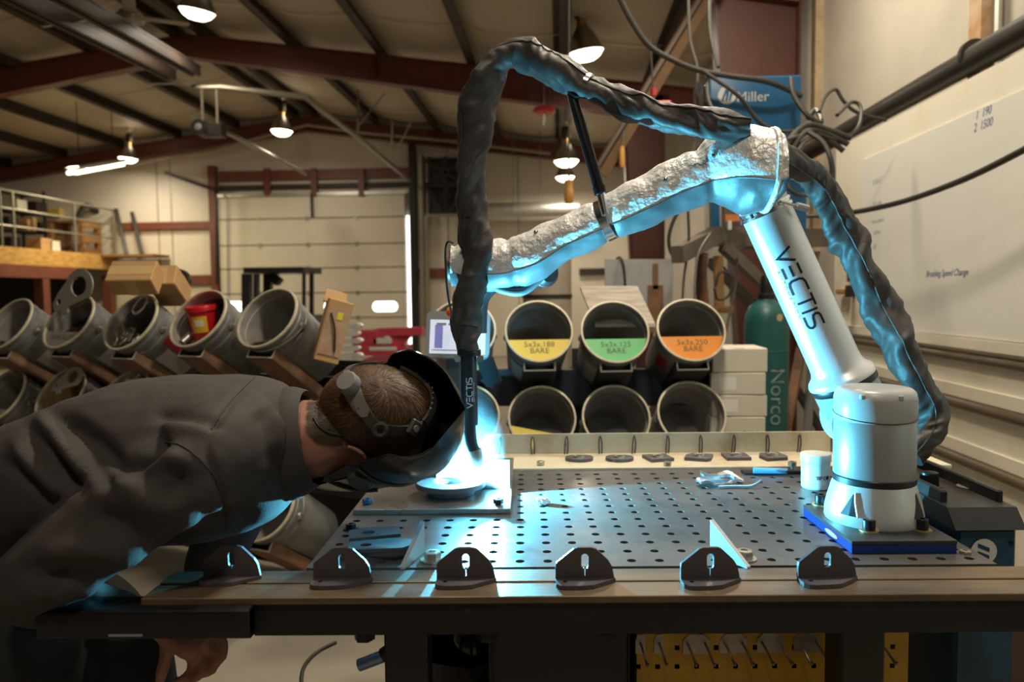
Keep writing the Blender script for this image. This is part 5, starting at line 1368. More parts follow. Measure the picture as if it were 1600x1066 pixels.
# split tan carton at the end of the left rack
p = at(506, 572, 3.05)
t = thing('split_carton', 'tilted tan carton with red and yellow print at the end of the left rack', 'box', TRS(p, rz=.35, ry=.28))
MB().box((0, .06, .15), (.10, .22, .26), None, bevel=.004).build('carton_body', m_card, t, local=True, smooth=0)
MB().box((.0, -.0525, .15), (.085, .004, .20), None).build('printed_face', mat('faded red print', (.42, .22, .15), .6, col2=(.5, .36, .22), scale=18, mix=.5), t, local=True, smooth=0)
MB().box((.008, -.0555, .215), (.022, .003, .03), None).build('yellow_patch', mat('yellow patch', (.8, .65, .05), .5), t, local=True, smooth=0)
MB().box((-.02, -.05, .30), (.09, .012, .06), TRS((0, 0, 0), rx=-.5)).build('open_flap', m_card, t, local=True, smooth=0)
MB().tube([(-.03, -.058, .22), (.0, -.066, .16), (.022, -.06, .07)], .004, seg=6, n=4).build('wire', m_darkpipe, t, local=True)
# white boxes right of the right rack
m_wbox = mat('white carton', (.62, .57, .47), .7, var=.06, scale=6)
xs0 = at(1112, 600, 3.35).x; xs1 = at(1198, 600, 3.35).x
zz = [at(1150, y, 3.35).z for y in (676, 651, 617, 582, 544)]
zz[0] = .62
tagb = ['lowest visible white carton with warning triangles, right of the bucket rack', 'white carton second from the bottom beside the gas cylinder', 'white carton second from the top beside the gas cylinder', 'top white carton of the stack beside the gas cylinder']
for k in range(4):
    h = zz[k + 1] - zz[k] - .002
    t = thing('white_carton', tagb[k], 'box', TRS(((xs0 + xs1) / 2 + .004 * (k % 2), 3.47, zz[k]), rz=-.04 + .03 * (k % 2)), 'stacked white cartons')
    w = xs1 - xs0
    MB().box((0, 0, h / 2), (w, .24, h), None, bevel=.004).build('carton_body', m_wbox, t, local=True, smooth=0)
    MB().box((0, 0, h + .0005), (.04, .235, .001)).build('tape', m_wbox, t, local=True, smooth=0)
    if k in (1, 2): MB().box((-.045, -.1205, h * .5), (.075, .001, h * .6)).build('label_sheet', mat('paper label', (.75, .72, .66), .6), t, local=True, smooth=0)
    if k == 0:
        for dx in (.03, .085): MB().prism([(-.015, 0), (.015, 0), (0, .026)], 0, .001, Matrix(((1, 0, 0, dx), (0, 0, -1, -.1205), (0, 1, 0, .125), (0, 0, 0, 1)))).build('warning_triangle', mat('brown print', (.30, .20, .12), .6), t, local=True, smooth=0)
    if k in (3, 2):
        MB().box((-w / 2 - .0006, .0, h * .55), (.001, .10, .02)).build('side_print', m_black, t, local=True, smooth=0)
crt = thing('low_stand', 'dark low stand under the stack of white cartons', 'stand', ((xs0 + xs1) / 2, 3.47, 0))
MB().box(((xs0 + xs1) / 2, 3.47, .605), (w + .04, .28, .03)).build('top', m_navy, crt, smooth=0)
for sx in (-1, 1):
    for sy in (-1, 1): MB().box(((xs0 + xs1) / 2 + sx * w / 2.2, 3.47 + sy * .11, .295), (.03, .03, .59)).build('leg', m_navy, crt, smooth=0)
# grained board on top of the right rack, grey sheet leaning behind
m_grain = mat('weathered grey board', (.40, .35, .29), .7, col2=(.24, .20, .16), scale=5, mix=.5, stretch=(1.2, 9, 1))
A, B = at(906, 447, 3.75), at(996, 447, 3.75); D_, C2 = at(1024, 506, 3.42), at(930, 506, 3.42)
mb = MB(); up = V((0, -.01, -.014))
top = [A, B, D_, C2]; mb.loft([top, [q + up for q in top]]); 
tag(mb.build('grained_board', m_grain, smooth=0), 'weathered grey grained board leaning over the green-sign bucket', 'board')
A, B, C2, D_ = at(945, 405, 4.6), at(1052, 405, 4.6), at(1050, 520, 4.55), at(945, 520, 4.55)
mb = MB().loft([[A, B, C2, D_], [q + V((0, .02, 0)) for q in (A, B, C2, D_)]])
ps = tag(mb.build('grey_panel', mat('scuffed grey panel', (.34, .34, .33), .55, col2=(.24, .23, .22), scale=6, mix=.6), smooth=0), 'scuffed grey sheet panel standing behind the right bucket rack', 'panel')
for x0, x1, y0, y1 in ((1012, 1036, 446, 520), (1020, 1028, 412, 452)):
    a, b = at(x0, y0, 4.56), at(x1, y1, 4.56); tag(MB().box(((a.x + b.x) / 2, 4.555, (a.z + b.z) / 2), (b.x - a.x, .02, a.z - b.z)).build('brown_strip', m_rustc, smooth=0), 'brown strip hanging in front of the grey sheet panel, ' + ('wide lower one' if y1 == 520 else 'narrow upper one'), 'strip')
# grey tank behind
p = at(855, 480, 6.2); tk = thing('storage_tank', 'tall dull grey-tan tank standing behind the yellow-sign bucket', 'tank', (p.x, 6.2, 0))
ztk = at(855, 398, 6.2).z
MB().lathe([(0, 0), (.19, 0), (.20, .02), (.20, ztk - .03), (.19, ztk), (0, ztk + .01)], Matrix.Translation((p.x, 6.2, 0)), 28).build('tank_body', mat('dull tank paint', (.30, .26, .20), .55, var=.2, scale=5), tk)
for f in (.45, .8): MB().lathe([(.202, -.015), (.207, -.015), (.207, .015), (.202, .015)], Matrix.Translation((p.x, 6.2, ztk * f)), 28, closed=True).build('band', m_darkpipe, tk)
# shelf of small things between the rows of the right rack
m_misc = [mat('tan part', (.45, .33, .18), .6), mat('red part', (.38, .03, .03), .5), mat('blue part', (.03, .07, .30), .5), m_scrap]
for k, (px, py, w, h, mi, lb) in enumerate(((893, 610, .05, .07, 0, 'tan paper box on the rack rail between the first two lower buckets'), (906, 612, .03, .09, 1, 'small red part on the rack rail between the lower buckets'), (918, 609, .06, .05, 0, 'second tan box on the rack rail near the green-sign bucket'), (905, 628, .05, .05, 2, 'small blue part below the red one on the rack'), (804, 612, .03, .04, 3, 'dark steel scrap on the rack rail near the control tablet'), (1020, 604, .10, .05, 3, 'dark bent part on the rack rail below the orange sign'))):
    p = at(px, py, 3.62); tag(MB().box((p.x, 3.62, p.z), (w, .05, h), bevel=.004).build('small_part', m_misc[mi], smooth=0), lb, 'part')
# gas cylinder
p = at(1197, 560, 3.85); R_ = 66 / 2 / FPX * 3.9
zt_ = at(1197, 470, 3.85).z
gc = thing('gas_cylinder', 'teal gas cylinder with white lettering beside the white cartons', 'gas cylinder', (p.x, 3.85, 0))
m_teal = mat('teal cylinder paint', (.010, .085, .082), .42, var=.2, scale=6)
cyl_o = MB().lathe([(0, 0), (R_ * .95, 0), (R_, .02), (R_, zt_ - .12), (R_ * .95, zt_ - .07), (R_ * .75, zt_ - .025), (R_ * .42, zt_), (R_ * .36, zt_ + .012)], Matrix.Translation((p.x, 3.85, 0)), 36).build('cylinder_body', m_teal, gc)
MB().lathe([(R_ * .40, 0), (R_ * .40, .02), (R_ * .32, .03), (R_ * .30, .10), (R_ * .2, .12), (0, .122)], Matrix.Translation((p.x, 3.85, zt_ + .01)), 20).build('valve_cap', m_blackbolt, gc)
MB().lathe([(R_ * 1.002, -.006), (R_ * 1.012, -.004), (R_ * 1.012, .004), (R_ * 1.002, .006)], Matrix.Translation((p.x, 3.85, at(1197, 548, 3.85).z)), 36, closed=True).build('seam_band', m_teal, gc)
zc = at(1200, 616, 3.85).z
lettering('lettering', 'Norco', .104, None, mat('faded white lettering', (.40, .50, .46), .6), cyl_o, fn=lambda q: V((p.x, 3.85, zc)) + V((math.sin((q.y + .025) / R_) * (R_ + .005), -math.cos((q.y + .025) / R_) * (R_ + .005), -q.x)), depth=.0002)
mb = MB(); mb._f([mb.bm.verts.new(V((p.x, 3.85, zt_ - .06)) + V((math.sin(.35 + x * .16) * R_ * 1.0, -math.cos(.35 + x * .16) * R_ * 1.0, y * .022 - .02))) for x, y in ((-1, -.6), (.2, -1), (1, -.3), (.8, .6), (-.3, .8), (-1, .3))]); 
mb.build('paint_patch', mat('tan scraped paint', (.45, .36, .20), .6), gc)
# rods and bars right of the cylinder
for k, (x0, y0, x1, y1) in enumerate(((1252, 545, 1228, 672), (1268, 560, 1262, 672), (1240, 600, 1282, 672))):
    a, b = at(x0, y0, 4.4 + .3 * k), at(x1, y1, 4.2 + .3 * k); tag(MB().bar(a, b + (b - a).normalized() * .66, .05, .03).build('steel_bar', [m_rustc, m_darkpipe, m_blacksteel][k], smooth=0), ['rusty flat bar leaning behind the robot base', 'dark bar leaning next to the rusty one behind the robot base', 'dark crossing bar low behind the robot base'][k], 'bar')
# ------------------------------------------------------------------ boom, feeder, bracket arm by the column
m_feed = mat('feeder blue paint', (.008, .11, .26), .42, var=.08, scale=4)
YB_ = 4.35
fd = thing('wire_feeder', 'large blue welding feeder box with a white emblem hung by the red column', 'welder', at(1180, 215, YB_))
a, b = at(1109, 121, YB_), at(1252, 214, YB_)
MB().box(((a.x + b.x) / 2, YB_ + .15, (a.z + b.z) / 2), (b.x - a.x, .30, a.z - b.z), None, bevel=.012, seg=2).build('case', m_feed, fd)
MB().box((a.x - .012, YB_ + .16, (a.z + b.z) / 2 - .02), (.03, .26, (a.z - b.z) * .92), None, bevel=.004).build('side_door', m_black, fd, smooth=0)
MB().box(((a.x + b.x) / 2, YB_ + .15, b.z - .02), (b.x - a.x, .28, .03)).build('base_pan', m_black, fd, smooth=0)
def emblem(c, r, name, fdx, mt, text=None, n=V((0, -1, 0)), dark=None):
    """white disc with a slanted double stroke, and the maker's word beside it"""
    rgt = V((1, 0, 0)); m = Matrix(((1, 0, 0, c.x), (0, 0, -1, c.y), (0, 1, 0, c.z), (0, 0, 0, 1)))
    d = MB().prism(ring2(0, 0, r, 28), 0, .001, m).build(name, mt, fdx, smooth=0)
    return d, m
m_whitep = mat('white decal', (.70, .70, .66), .5)
c = at(1136, 149, YB_ - .002)
d, m = emblem(c, .050, 'emblem_disc', fd, m_whitep)
for pts in ([(-.032, -.03), (-.020, -.03), (.002, .03), (-.010, .03)], [(-.010, -.03), (.002, -.03), (.012, .012), (.004, .03), (-.002, .02)], [(.008, -.03), (.020, -.03), (.030, .008), (.022, .02), (.014, .0)]):
    MB().prism(pts, .001, .0018, m).build('emblem_stroke', m_feed, d, smooth=0)
lettering('lettering', 'Miller', .078, Matrix(((1, 0, 0, at(1176, 150, YB_).x), (0, 0, -1, YB_ - .003), (0, 1, 0, at(1170, 152, YB_).z), (0, 0, 0, 1))), m_whitep, fd, depth=.0008)
m_brk = mat('grimy bracket steel', (.13, .105, .08), .6, var=.25, scale=8)
bx = thing('bracket_arm', 'grey steel bracket arm with diagonal brace under the blue feeder', 'bracket', at(1130, 370, 4.6))
MB().bar(at(1058, 398, 4.0), at(1122, 366, 4.5), .07, .09).build('arm_rail', m_brk, bx, smooth=0)
MB().bar(at(1112, 370, 4.5), at(1300, 372, 5.0), .07, .11).build('shelf_rail', m_brk, bx, smooth=0)
MB().bar(at(1130, 384, 4.5), at(1205, 455, 4.8), .05, .07).build('brace', m_brk, bx, smooth=0)
MB().bar(at(1112, 410, 4.9), at(1190, 490, 5.6), .05, .06).build('brace', m_blacksteel, bx, smooth=0)
MB().bar(at(1113, 205, 4.55), at(1117, 362, 4.55), .05, .06, up=(0, 1, 0)).build('blue_post', m_feed, bx, smooth=0)
MB().bar(at(1136, 215, 4.6), at(1136, 362, 4.6), .05, .08, up=(0, 1, 0)).build('grey_post', m_brk, bx, smooth=0)
MB().bar(at(1096, 130, 4.6), at(1098, 300, 4.6), .06, .06, up=(0, 1, 0)).build('dark_post', m_black, bx, smooth=0)
MB().box(at(1150, 341, 4.45), (.13, .05, .04)).build('orange_tag', mat('orange tag', (.6, .2, .06), .5), bx, smooth=0)
MB().cyl(at(1140, 345, 4.42), at(1140, 359, 4.42), .012, seg=10).build('white_peg', m_whitep, bx)
MB().box(at(1205, 318, 4.9), (.34, .3, .55)).build('rear_unit', m_feed, bx, smooth=0)
# diagonal angle brace in front of the column
t = thing('angle_brace', 'diagonal brown angle-steel brace left of the blue feeder', 'brace', at(1010, 150, 6.0))
MB().bar(at(1126, -42, 6.3), at(938, 270, 6.0), .13, .02, up=(.6, -.7, .3)).build('lit_leg', mat('brace steel painted lit', (.125, .07, .034), .5, metal=.2, var=.2), t, smooth=0)  # light put into the colour: brown leg lit, dark leg shaded
MB().bar(at(1118, -40, 6.27), at(930, 268, 5.97), .02, .10, up=(0, -1, 0)).build('shaded_leg', m_dark, t, smooth=0)
# bottle-like and hanging bits behind the arm
t = tag(MB().lathe([(.02, 0), (.028, .02), (.028, .08), (.022, .10), (.028, .135), (.02, .14)], frame(at(889, 318, 4.6), (0, 0, 1)), 14).build('hand_tool', mat('amber handle', (.50, .25, .06), .45)), 'amber-handled tool hanging behind the foil-covered forearm', 'tool')
MB().cyl(at(889, 318, 4.6) + V((0, 0, .13)), at(889, -30, 4.6), .005, seg=6).build('cord', m_darkpipe, t)
t = tag(MB().lathe([(.014, 0), (.02, .02), (.017, .10), (.014, .13)], frame(at(972, 262, 6.0), (0, 0, 1)) @ Matrix.Scale(1.25, 4), 14).build('hand_tool', MATS['amber handle']), 'short amber-handled tool hanging below the hose, nearer the red column', 'tool')
MB().cyl(at(972, 262, 6.0) + V((0, 0, .15)), at(975, 205, 6.03), .006, seg=6).build('cord', m_darkpipe, t)
t = thing('red_hoist_box', 'small red box with a hook hanging under the diagonal brace', 'hoist', at(1035, 172, 4.9))
MB().box(at(1036, 168, 4.9), (.10, .08, .07), bevel=.01).build('box', mat('red hoist paint', (.42, .02, .02), .4), t, smooth=0)
MB().cyl(at(1021, 150, 4.9), at(1021, 138, 4.9), .02, seg=10).build('red_knob', MATS['red hoist paint'], t)
MB().cyl(at(1020, 138, 4.9), at(1016, 60, 4.9), .006, seg=6).build('cable', m_darkpipe, t)
# hoses and cables
m_hose = mat('dark green-grey hose', (.034, .031, .024), .5)
HS = [([(960, -20, 4.2), (985, 30, 4.2), (1015, 72, 4.2), (1060, 98, 4.2), (1100, 112, 4.2), (1140, 119, 4.2), (1200, 128, 4.2), (1252, 150, 4.3)], .020, 'thick hose sweeping down from the roof to the blue feeder'),
      ([(1100, 112, 4.15), (1154, 150, 4.1), (1184, 188, 4.1), (1215, 205, 4.1), (1250, 205, 4.2)], .014, 'hose branching across the white emblem of the feeder'),
      ([(1104, 116, 4.18), (1110, 165, 4.0), (1150, 203, 3.8), (1210, 220, 3.6), (1250, 212, 3.9)], .012, 'thin hose passing under the blue feeder'),
      ([(1236, 122, 4.2), (1240, 148, 4.15), (1260, 178, 4.1), (1283, 192, 4.1), (1275, 172, 4.2), (1262, 186, 4.2)], .017, 'hose looping off the right corner of the feeder'),
      ([(1280, 175, 4.1), (1290, 150, 4.2), (1306, 140, 4.3), (1318, 158, 4.3), (1340, 176, 4.3), (1385, 188, 4.3)], .013, 'hose arch against the wall insulation'),
      ([(1308, 180, 4.0), (1330, 160, 4.2), (1345, 168, 4.2), (1340, 200, 4.1), (1310, 218, 4.0), (1270, 205, 4.0)], .013, 'small round hose loop beside the black wall pipe'),
      ([(1225, 235, 3.7), (1245, 205, 3.9), (1268, 195, 4.0), (1300, 205, 4.0), (1330, 216, 4.0)], .018, 'upper thick hose of the tangle at the panel corner'),
      ([(1232, 240, 3.7), (1252, 212, 3.9), (1276, 204, 4.0), (1304, 214, 4.0), (1325, 226, 4.0)], .018, 'middle thick hose of the tangle at the panel corner'),
      ([(1240, 246, 3.7), (1258, 222, 3.9), (1280, 212, 4.0), (1300, 222, 4.0), (1318, 236, 4.0)], .018, 'lower thick hose of the tangle at the panel corner'),
      ([(1262, 206, 3.8), (1285, 222, 3.75), (1297, 245, 3.7), (1300, 275, 3.7), (1288, 300, 3.7)], .016, 'hose dropping along the left edge of the wall panel'),
      ([(1240, 246, 3.7), (1228, 285, 3.5), (1250, 305, 3.5), (1288, 300, 3.7)], .012, 'greenish hose curving under the elbow of the robot'),
      ([(1092, 290, 4.2), (1060, 330, 4.2), (1045, 370, 4.2), (1052, 400, 4.2), (1075, 402, 4.2)], .013, 'cable loop left of the bracket arm'),
      ([(1075, 330, 4.1), (1076, 380, 4.1), (1068, 440, 4.0), (1066, 500, 3.9)], .009, 'thin cable hanging straight behind the orange-sign bucket'),
      ([(1110, 365, 4.2), (1092, 395, 4.1), (1086, 440, 4.0), (1085, 520, 3.9)], .009, 'thin cable hanging from the bracket arm to the rack'),
      ([(964, 404, 4.63), (970, 403, 4.58), (975, 420, 4.57), (978, 462, 4.57)], .009, 'short cable hanging in front of the grey panel'),
      ([(1152, 402, 4.56), (1150, 440, 4.3), (1138, 500, 4.1), (1128, 545, 4.0)], .009, 'cable running down beside the gas cylinder to the cartons'),
      ([(1118, 448, 4.2), (1125, 425, 4.2), (1142, 432, 4.2), (1140, 460, 4.2), (1122, 468, 4.2), (1116, 450, 4.2)], .010, 'round cable coil hanging under the bracket arm'),
      ([(1075, -20, 4.9), (1078, 60, 4.8), (1090, 110, 4.7), (1086, 170, 4.6)], .012, 'dark cable dropping from the roof left of the column'),
      ([(1108, -20, 4.9), (1110, 50, 4.8), (1122, 105, 4.7)], .016, 'dark hose dropping from the roof along the red column')]
for pts, r, lb in HS:
    tag(MB().tube([at(*q) for q in pts], r * .78, seg=8, n=5).build('hose', m_hose), lb, 'hose', 'hoses and cables by the column')
# copper-brown coil / regulator cluster and wooden block under the bracket
t = thing('torch_cable_bundle', 'shiny brown bundle of wrapped cable hanging under the bracket arm', 'cable', at(1100, 470, 4.4))
m_brownw = mat('brown shiny wrap', (.16, .065, .03), .25, var=.3, scale=20, bump=.3, bscale=30)
MB().tube([at(1097, 395, 4.4), at(1095, 430, 4.4), at(1098, 470, 4.4), at(1102, 505, 4.4)], .035, seg=14, n=4).build('wrap', m_brownw, t)
MB().bar(at(1122, 400, 4.5), at(1124, 480, 4.5), .05, .05, up=(0, 1, 0)).build('wood_batten', m_wood, t, smooth=0)
MB().box(at(1126, 484, 4.4), (.14, .06, .04)).build('wood_block', m_wood, t, smooth=0)

# ------------------------------------------------------------------ things near the overhead door
# forklift guard
fk = thing('forklift', 'black forklift mast and overhead guard in front of the overhead door', 'forklift', (at(440, 500, 12).x, 12, 0))
YF_ = 12.0
def fb_(x0, y0, x1, y1, w, d, nm, yy=YF_, m=m_blacksteel): MB().bar(at(x0, y0, yy), at(x1, y1, yy), w, d, up=(0, 1, 0)).build(nm, m, fk, smooth=0)
fb_(398, 424, 489, 423, .09, .9, 'guard_roof'); fb_(487, 424, 487, 520, .06, .06, 'guard_post'); fb_(475, 426, 475, 520, .05, .05, 'guard_post', 12.5)
fb_(386, 428, 386, 530, .13, .12, 'mast_rail', 11.4); fb_(401, 428, 401, 530, .06, .12, 'mast_rail', 11.4); fb_(419, 426, 419, 530, .13, .12, 'mast_rail', 12.3)
MB().box((at(440, 500, 12).x, 12.3, .62), (1.0, 1.7, .9), bevel=.05).build('body', m_blacksteel, fk, smooth=0)
for s in (-.5, .5):
    for yy in (11.6, 13.0): MB().cyl((at(440, 500, 12).x + s - .08, yy, .26), (at(440, 500, 12).x + s + .08, yy, .26), .26, seg=20).build('wheel', m_black, fk)
mb = MB().bar(at(423, 430, 12), at(437, 442, 12), .12, .2, up=(0, 1, 0)); mb.build('mirror', m_black, fk, smooth=0)
# stacked grey castings
m_cast = mat('pale grey casting', (.60, .58, .54), .5, metal=.2)
Yc = 4.2
for k in range(6):
    y = 510 + 11.5 * k
    p = at(536, y, Yc)
    t = thing('clamp_casting', ['topmost', 'second', 'third', 'fourth', 'fifth', 'lowest'][k] + ' pale grey casting of the small stack behind the carton', 'casting', (p.x, Yc, p.z), 'stacked castings')
    w = .115 if k % 2 == 0 else .10
    MB().prism([(-w, -.016), (w * .6, -.016), (w * .9, -.010), (w, .002), (w * .9, .016), (w * .35, .012), (-w * .2, .006), (-w, .014)], -.03, .03, Matrix(((1, 0, 0, p.x), (0, 0, -1, Yc), (0, 1, 0, p.z), (0, 0, 0, 1)))).build('body', m_cast, t, smooth=0)
    if k % 2 == 0: MB().cyl((p.x + w * .72, Yc - .034, p.z + .002), (p.x + w * .72, Yc + .034, p.z + .002), .017, seg=14).build('pin_boss', m_edge, t)
pst = at(536, 577, Yc); MB()
tag(MB().box((pst.x, Yc, (pst.z - .0) / 2), (.22, .10, pst.z - .012)).build('pedestal', m_blacksteel, smooth=0), 'dark pedestal under the stack of castings', 'pedestal')
# red machine
m_redm = mat('red machine paint', (.45, .045, .07), .4, var=.1)
Yr = 7.0
rmx = thing('red_machine', 'red machine frame in front of the overhead door beside the castings', 'machine', (at(600, 540, Yr).x, Yr, 0))
def rb_(x0, y0, x1, y1, w, d, nm, m=m_redm): MB().bar(at(x0, y0, Yr), at(x1, y1, Yr), w, d, up=(0, 1, 0)).build(nm, m, rmx, smooth=0)
a, b = at(556, 516, Yr), at(596, 538, Yr)
MB().box(((a.x + b.x) / 2, Yr, (a.z + b.z) / 2), (b.x - a.x, .3, a.z - b.z), bevel=.01).build('gear_head', m_redm, rmx, smooth=0)
rb_(590, 519, 662, 517, .07, .2, 'arm'); rb_(640, 520, 612, 548, .07, .12, 'brace'); rb_(618, 520, 618, 560, .08, .14, 'column'); rb_(560, 545, 640, 548, .10, .3, 'bed')
MB().box((at(600, 540, Yr).x, Yr, .40), (.30, .4, .80)).build('pedestal', m_redm, rmx, smooth=0)
MB().box(at(598, 533, Yr - .1), (.17, .1, .06), bevel=.01).build('pale_clamp', m_cast, rmx, smooth=0)
MB().box(at(600, 545, Yr - .1), (.26, .12, .04), bevel=.008).build('pale_slide', m_cast, rmx, smooth=0)
# ------------------------------------------------------------------ control tablet on its post behind the table
Bt = 1.02
tp0, tp1, tp2, tp3 = atT(672, 490, Bt + .03), atT(766, 492, Bt + .03), atT(768, 556, Bt), atT(655, 554, Bt)
tbm = frame((tp0 + tp1 + tp2 + tp3) / 4, (tp1 - tp0).cross(tp3 - tp0) * -1, tp1 - tp0)
if tbm.to_3x3().col[2].dot(TB) > 0: tbm = frame((tp0 + tp1 + tp2 + tp3) / 4, -tbm.to_3x3().col[2], tp1 - tp0)
tw, th_ = (tp1 - tp0).length, (tp3 - tp0).length
pd = thing('control_tablet', 'grey robot control tablet with a lit screen and red stop button', 'tablet', (tp2 + tp3) / 2)
MB().prism(rrect(tw * 1.06, th_ * 1.10, .02), -.035, 0, tbm).build('housing', mat('grey tablet shell', (.20, .20, .20), .45), pd)
m_scr = mat('lit screen', (.2, .2, .2), .3, emit=(.72, .78, .92), estr=.75)
m_scrb = mat('lit screen blue', (.1, .1, .2), .3, emit=(.20, .20, .52), estr=.6)
m_scrd = mat('lit screen dark', (.1, .1, .1), .3, emit=(.22, .22, .26), estr=.5)
sc_ = MB().box((0, -.008, .001), (tw * .92, th_ * .80, .002), tbm).build('screen', m_scr, pd, smooth=0)
for x, y, w, h, mt in ((-.34, .0, .13, .55, m_scrb), (-.30, .37, .16, .06, m_scrd), (.1, .37, .5, .05, m_scrd), (-.02, -.40, .8, .025, m_scrd), (.22, .22, .16, .03, m_scrb), (.25, .06, .12, .025, m_scrb), (.25, -.12, .16, .04, m_scrb), (.25, -.22, .16, .04, m_scrb), (.26, -.3, .16, .03, m_scrb)):
    MB().box((x * tw * .92, (y * .8 - .0) * th_ - .008, .0022), (w * tw, h * th_, .001), tbm).build('screen_block', mt, sc_, smooth=0)
eb = atT(706, 488, Bt); MB().lathe([(.012, 0), (.012, .012), (.015, .014), (.015, .020), (.010, .024), (0, .025)], frame(eb, -TB), 18).build('stop_button', mat('orange-red button', (.75, .09, .02), .35), pd)
MB().lathe([(.016, 0), (.018, .003), (.016, .006)], frame(eb + TB * .005, -TB), 18).build('stop_collar', m_yl, pd)
pb = atT(716, 575, Bt + .06)
MB().bar(pb + V((0, 0, .03)), pb - V((0, 0, .42)), .07, .05, up=(0, 1, 0)).build('stand_post', mat('blue-grey post', (.09, .10, .11), .8, spec=.15), pd, smooth=0)
MB().bar(atT(758, 562, Bt + .05), atT(772, 600, Bt + .05), .05, .04, up=(0, 1, 0)).build('bracket', mat('matt black bracket', (.012, .013, .014), .95, spec=.08), pd, smooth=0)  # bracket kept near-black so the arc's light does not show on it
q = pb - V((0, 0, .42)); MB().bar(q, (q.x, q.y, .0), .05, .05, up=(0, 1, 0)).build('floor_post', m_black, pd, smooth=0)
# ------------------------------------------------------------------ power source behind the table's right end
wz = .862
ws = thing('power_source', 'dark blue welding power source with a white emblem at the right table end', 'welder', T(.86, .3, -.75))
fx0, fy = ab(1440, 828, wz - TZ); fx1, _ = ab(1592, 832, wz - TZ)
fy = .12
X0 = .848; X1 = (atT(1590, 830, fy) - T(0, 0)).dot(TA)
zt_ = atT(1530, 826, fy).z - TZ
fyb = fy + .42
m_navyp = mat('deep blue case', (.008, .060, .115), .4, var=.1)
MB().box(((X0 + X1) / 2, (fy + fyb) / 2, zt_ - .30), (X1 - X0, fyb - fy, .60), TM, bevel=.006).build('case', m_navyp, ws, smooth=0)
MB().prism([(fy - .012, 0), (fy + .02, .036), (fyb, .036), (fyb, 0)], X0 - .01, X1 + .010, TM @ Matrix(((0, 0, 1, 0), (1, 0, 0, 0), (0, 1, 0, zt_), (0, 0, 0, 1)))).build('top_cowl', m_black, ws, smooth=0)
for s in (X0 + .004, X1): MB().box((s, (fy + fyb) / 2 + .03, zt_ + .045), (.014, fyb - fy - .05, .03), TM, bevel=.003).build('top_rail', m_black, ws, smooth=0)
MB().box(((X0 + X1) / 2, fyb - .01, zt_ + .045), (X1 - X0, .014, .03), TM, bevel=.003).build('top_rail', m_black, ws, smooth=0)
MB().lathe([(0, .03), (.018, .028), (.02, 0), (.028, 0), (.028, -.003)], TM @ TRS((X0 + .045, fy + .19, zt_ + .037)), 20).build('knob', m_blackbolt, ws)
MB().lathe([(0, .002), (.024, .002), (.024, 0)], TM @ TRS((X0 + .12, fy + .17, zt_ + .037)), 20).build('round_cap', m_pipe, ws)
c = atT(1537, 862, fy - .002)
m = Matrix(((TA.x, 0, -TB.x, c.x), (TA.y, 0, -TB.y, c.y), (0, 1, 0, c.z), (0, 0, 0, 1)))
d = MB().prism(ring2(0, 0, .025, 28), 0, .001, m).build('emblem_disc', m_whitep, ws, smooth=0)
for y0 in (.0025, -.0125): MB().prism([(-.012, y0 + .006), (-.012, y0 + .014), (.010, y0 + .005), (.010, y0 - .003)], .001, .002, m).build('emblem_stroke', m_navyp, d, smooth=0)
MB().prism(ring2(0, 0, .004, 12), 0, .003, Matrix.Translation(atT(1580, 848, fy - .002) - c) @ m).build('screw', m_blackbolt, ws, smooth=0)
ct = thing('equipment_cart', 'dark cart shelf carrying the blue power source', 'cart', T(1.0, .33, -TZ))
MB().box((1.02, .33, zt_ - .615), (.40, .50, .028), TM).build('shelf', mat('brown cart edge', (.10, .06, .03), .5), ct, smooth=0)
for a in (.86, 1.19):
    for b in (.1, .55): MB().box((a, b, (zt_ - .63 - TZ) / 2), (.035, .035, TZ + zt_ - .63), TM).build('leg', m_black, ct, smooth=0)
MB().box((1.02, .33, -TZ + .12), (.38, .46, .02), TM).build('lower_shelf', m_black, ct, smooth=0)
for k, (a, b, w, d, h, lb) in enumerate(((1.02, .20, .30, .22, .34, 'large dark brown carton on the lower shelf of the cart'), (1.30, .32, .20, .40, .62, 'tall brown carton added beside the cart to block the bright floor'))):  # brown cartons built large to block the bright floor beyond
    z0 = (-TZ + .13) if k == 0 else -TZ
    t = thing('brown_carton', lb, 'box', T(a, b, z0)); MB().box((a, b, z0 + h / 2), (w, d, h), TM, bevel=.004).build('carton_body', mat('dark brown carton', (.10, .055, .028), .75, var=.15), t, smooth=0)
    MB().box((a, b, z0 + h + .0006), (w, .05, .0012), TM).build('tape', MATS['clear glossy tape'], t, smooth=0)
# small boxes and things under the table
p = atT(1580, 993, .14); zsh = TZ + zt_ - .60
tag(MB().box(((p - T(0, 0)).dot(TA), .05, zsh - TZ + .02), (.09, .12, .035), TM, bevel=.003).build('cardboard_box', m_card, smooth=0), 'flat tan cardboard box low at the right picture edge', 'box')
pb = at(728, 1010, 1.75)
ub = thing('black_bucket', 'dark bucket holding a shiny black globe under the table', 'bucket', (pb.x, pb.y, 0))
zb_ = at(728, 1012, 1.75).z
MB().lathe([(0, 0), (.10, 0), (.12, zb_), (.125, zb_ + .01), (.115, zb_ + .01), (.10, .02), (0, .02)], Matrix.Translation((pb.x, pb.y, 0)), 30).build('shell', m_darkpipe, ub)
MB().tube([V((pb.x + .12 * math.cos(a), pb.y - .05 + .04 * math.sin(a), zb_ - .05 - .1 * abs(math.sin(a)))) for a in [PI + PI * k / 12 for k in range(13)]], .003, seg=6).build('wire_handle', m_bolt, ub)
tag(MB().sphere((0, 0, 0), .052, Matrix.Translation(at(742, 1003, 1.70)), 20, 14).build('black_globe', mat('glossy black glass', (.01, .01, .01), .08)), 'shiny black globe sitting in the bucket under the table', 'globe')
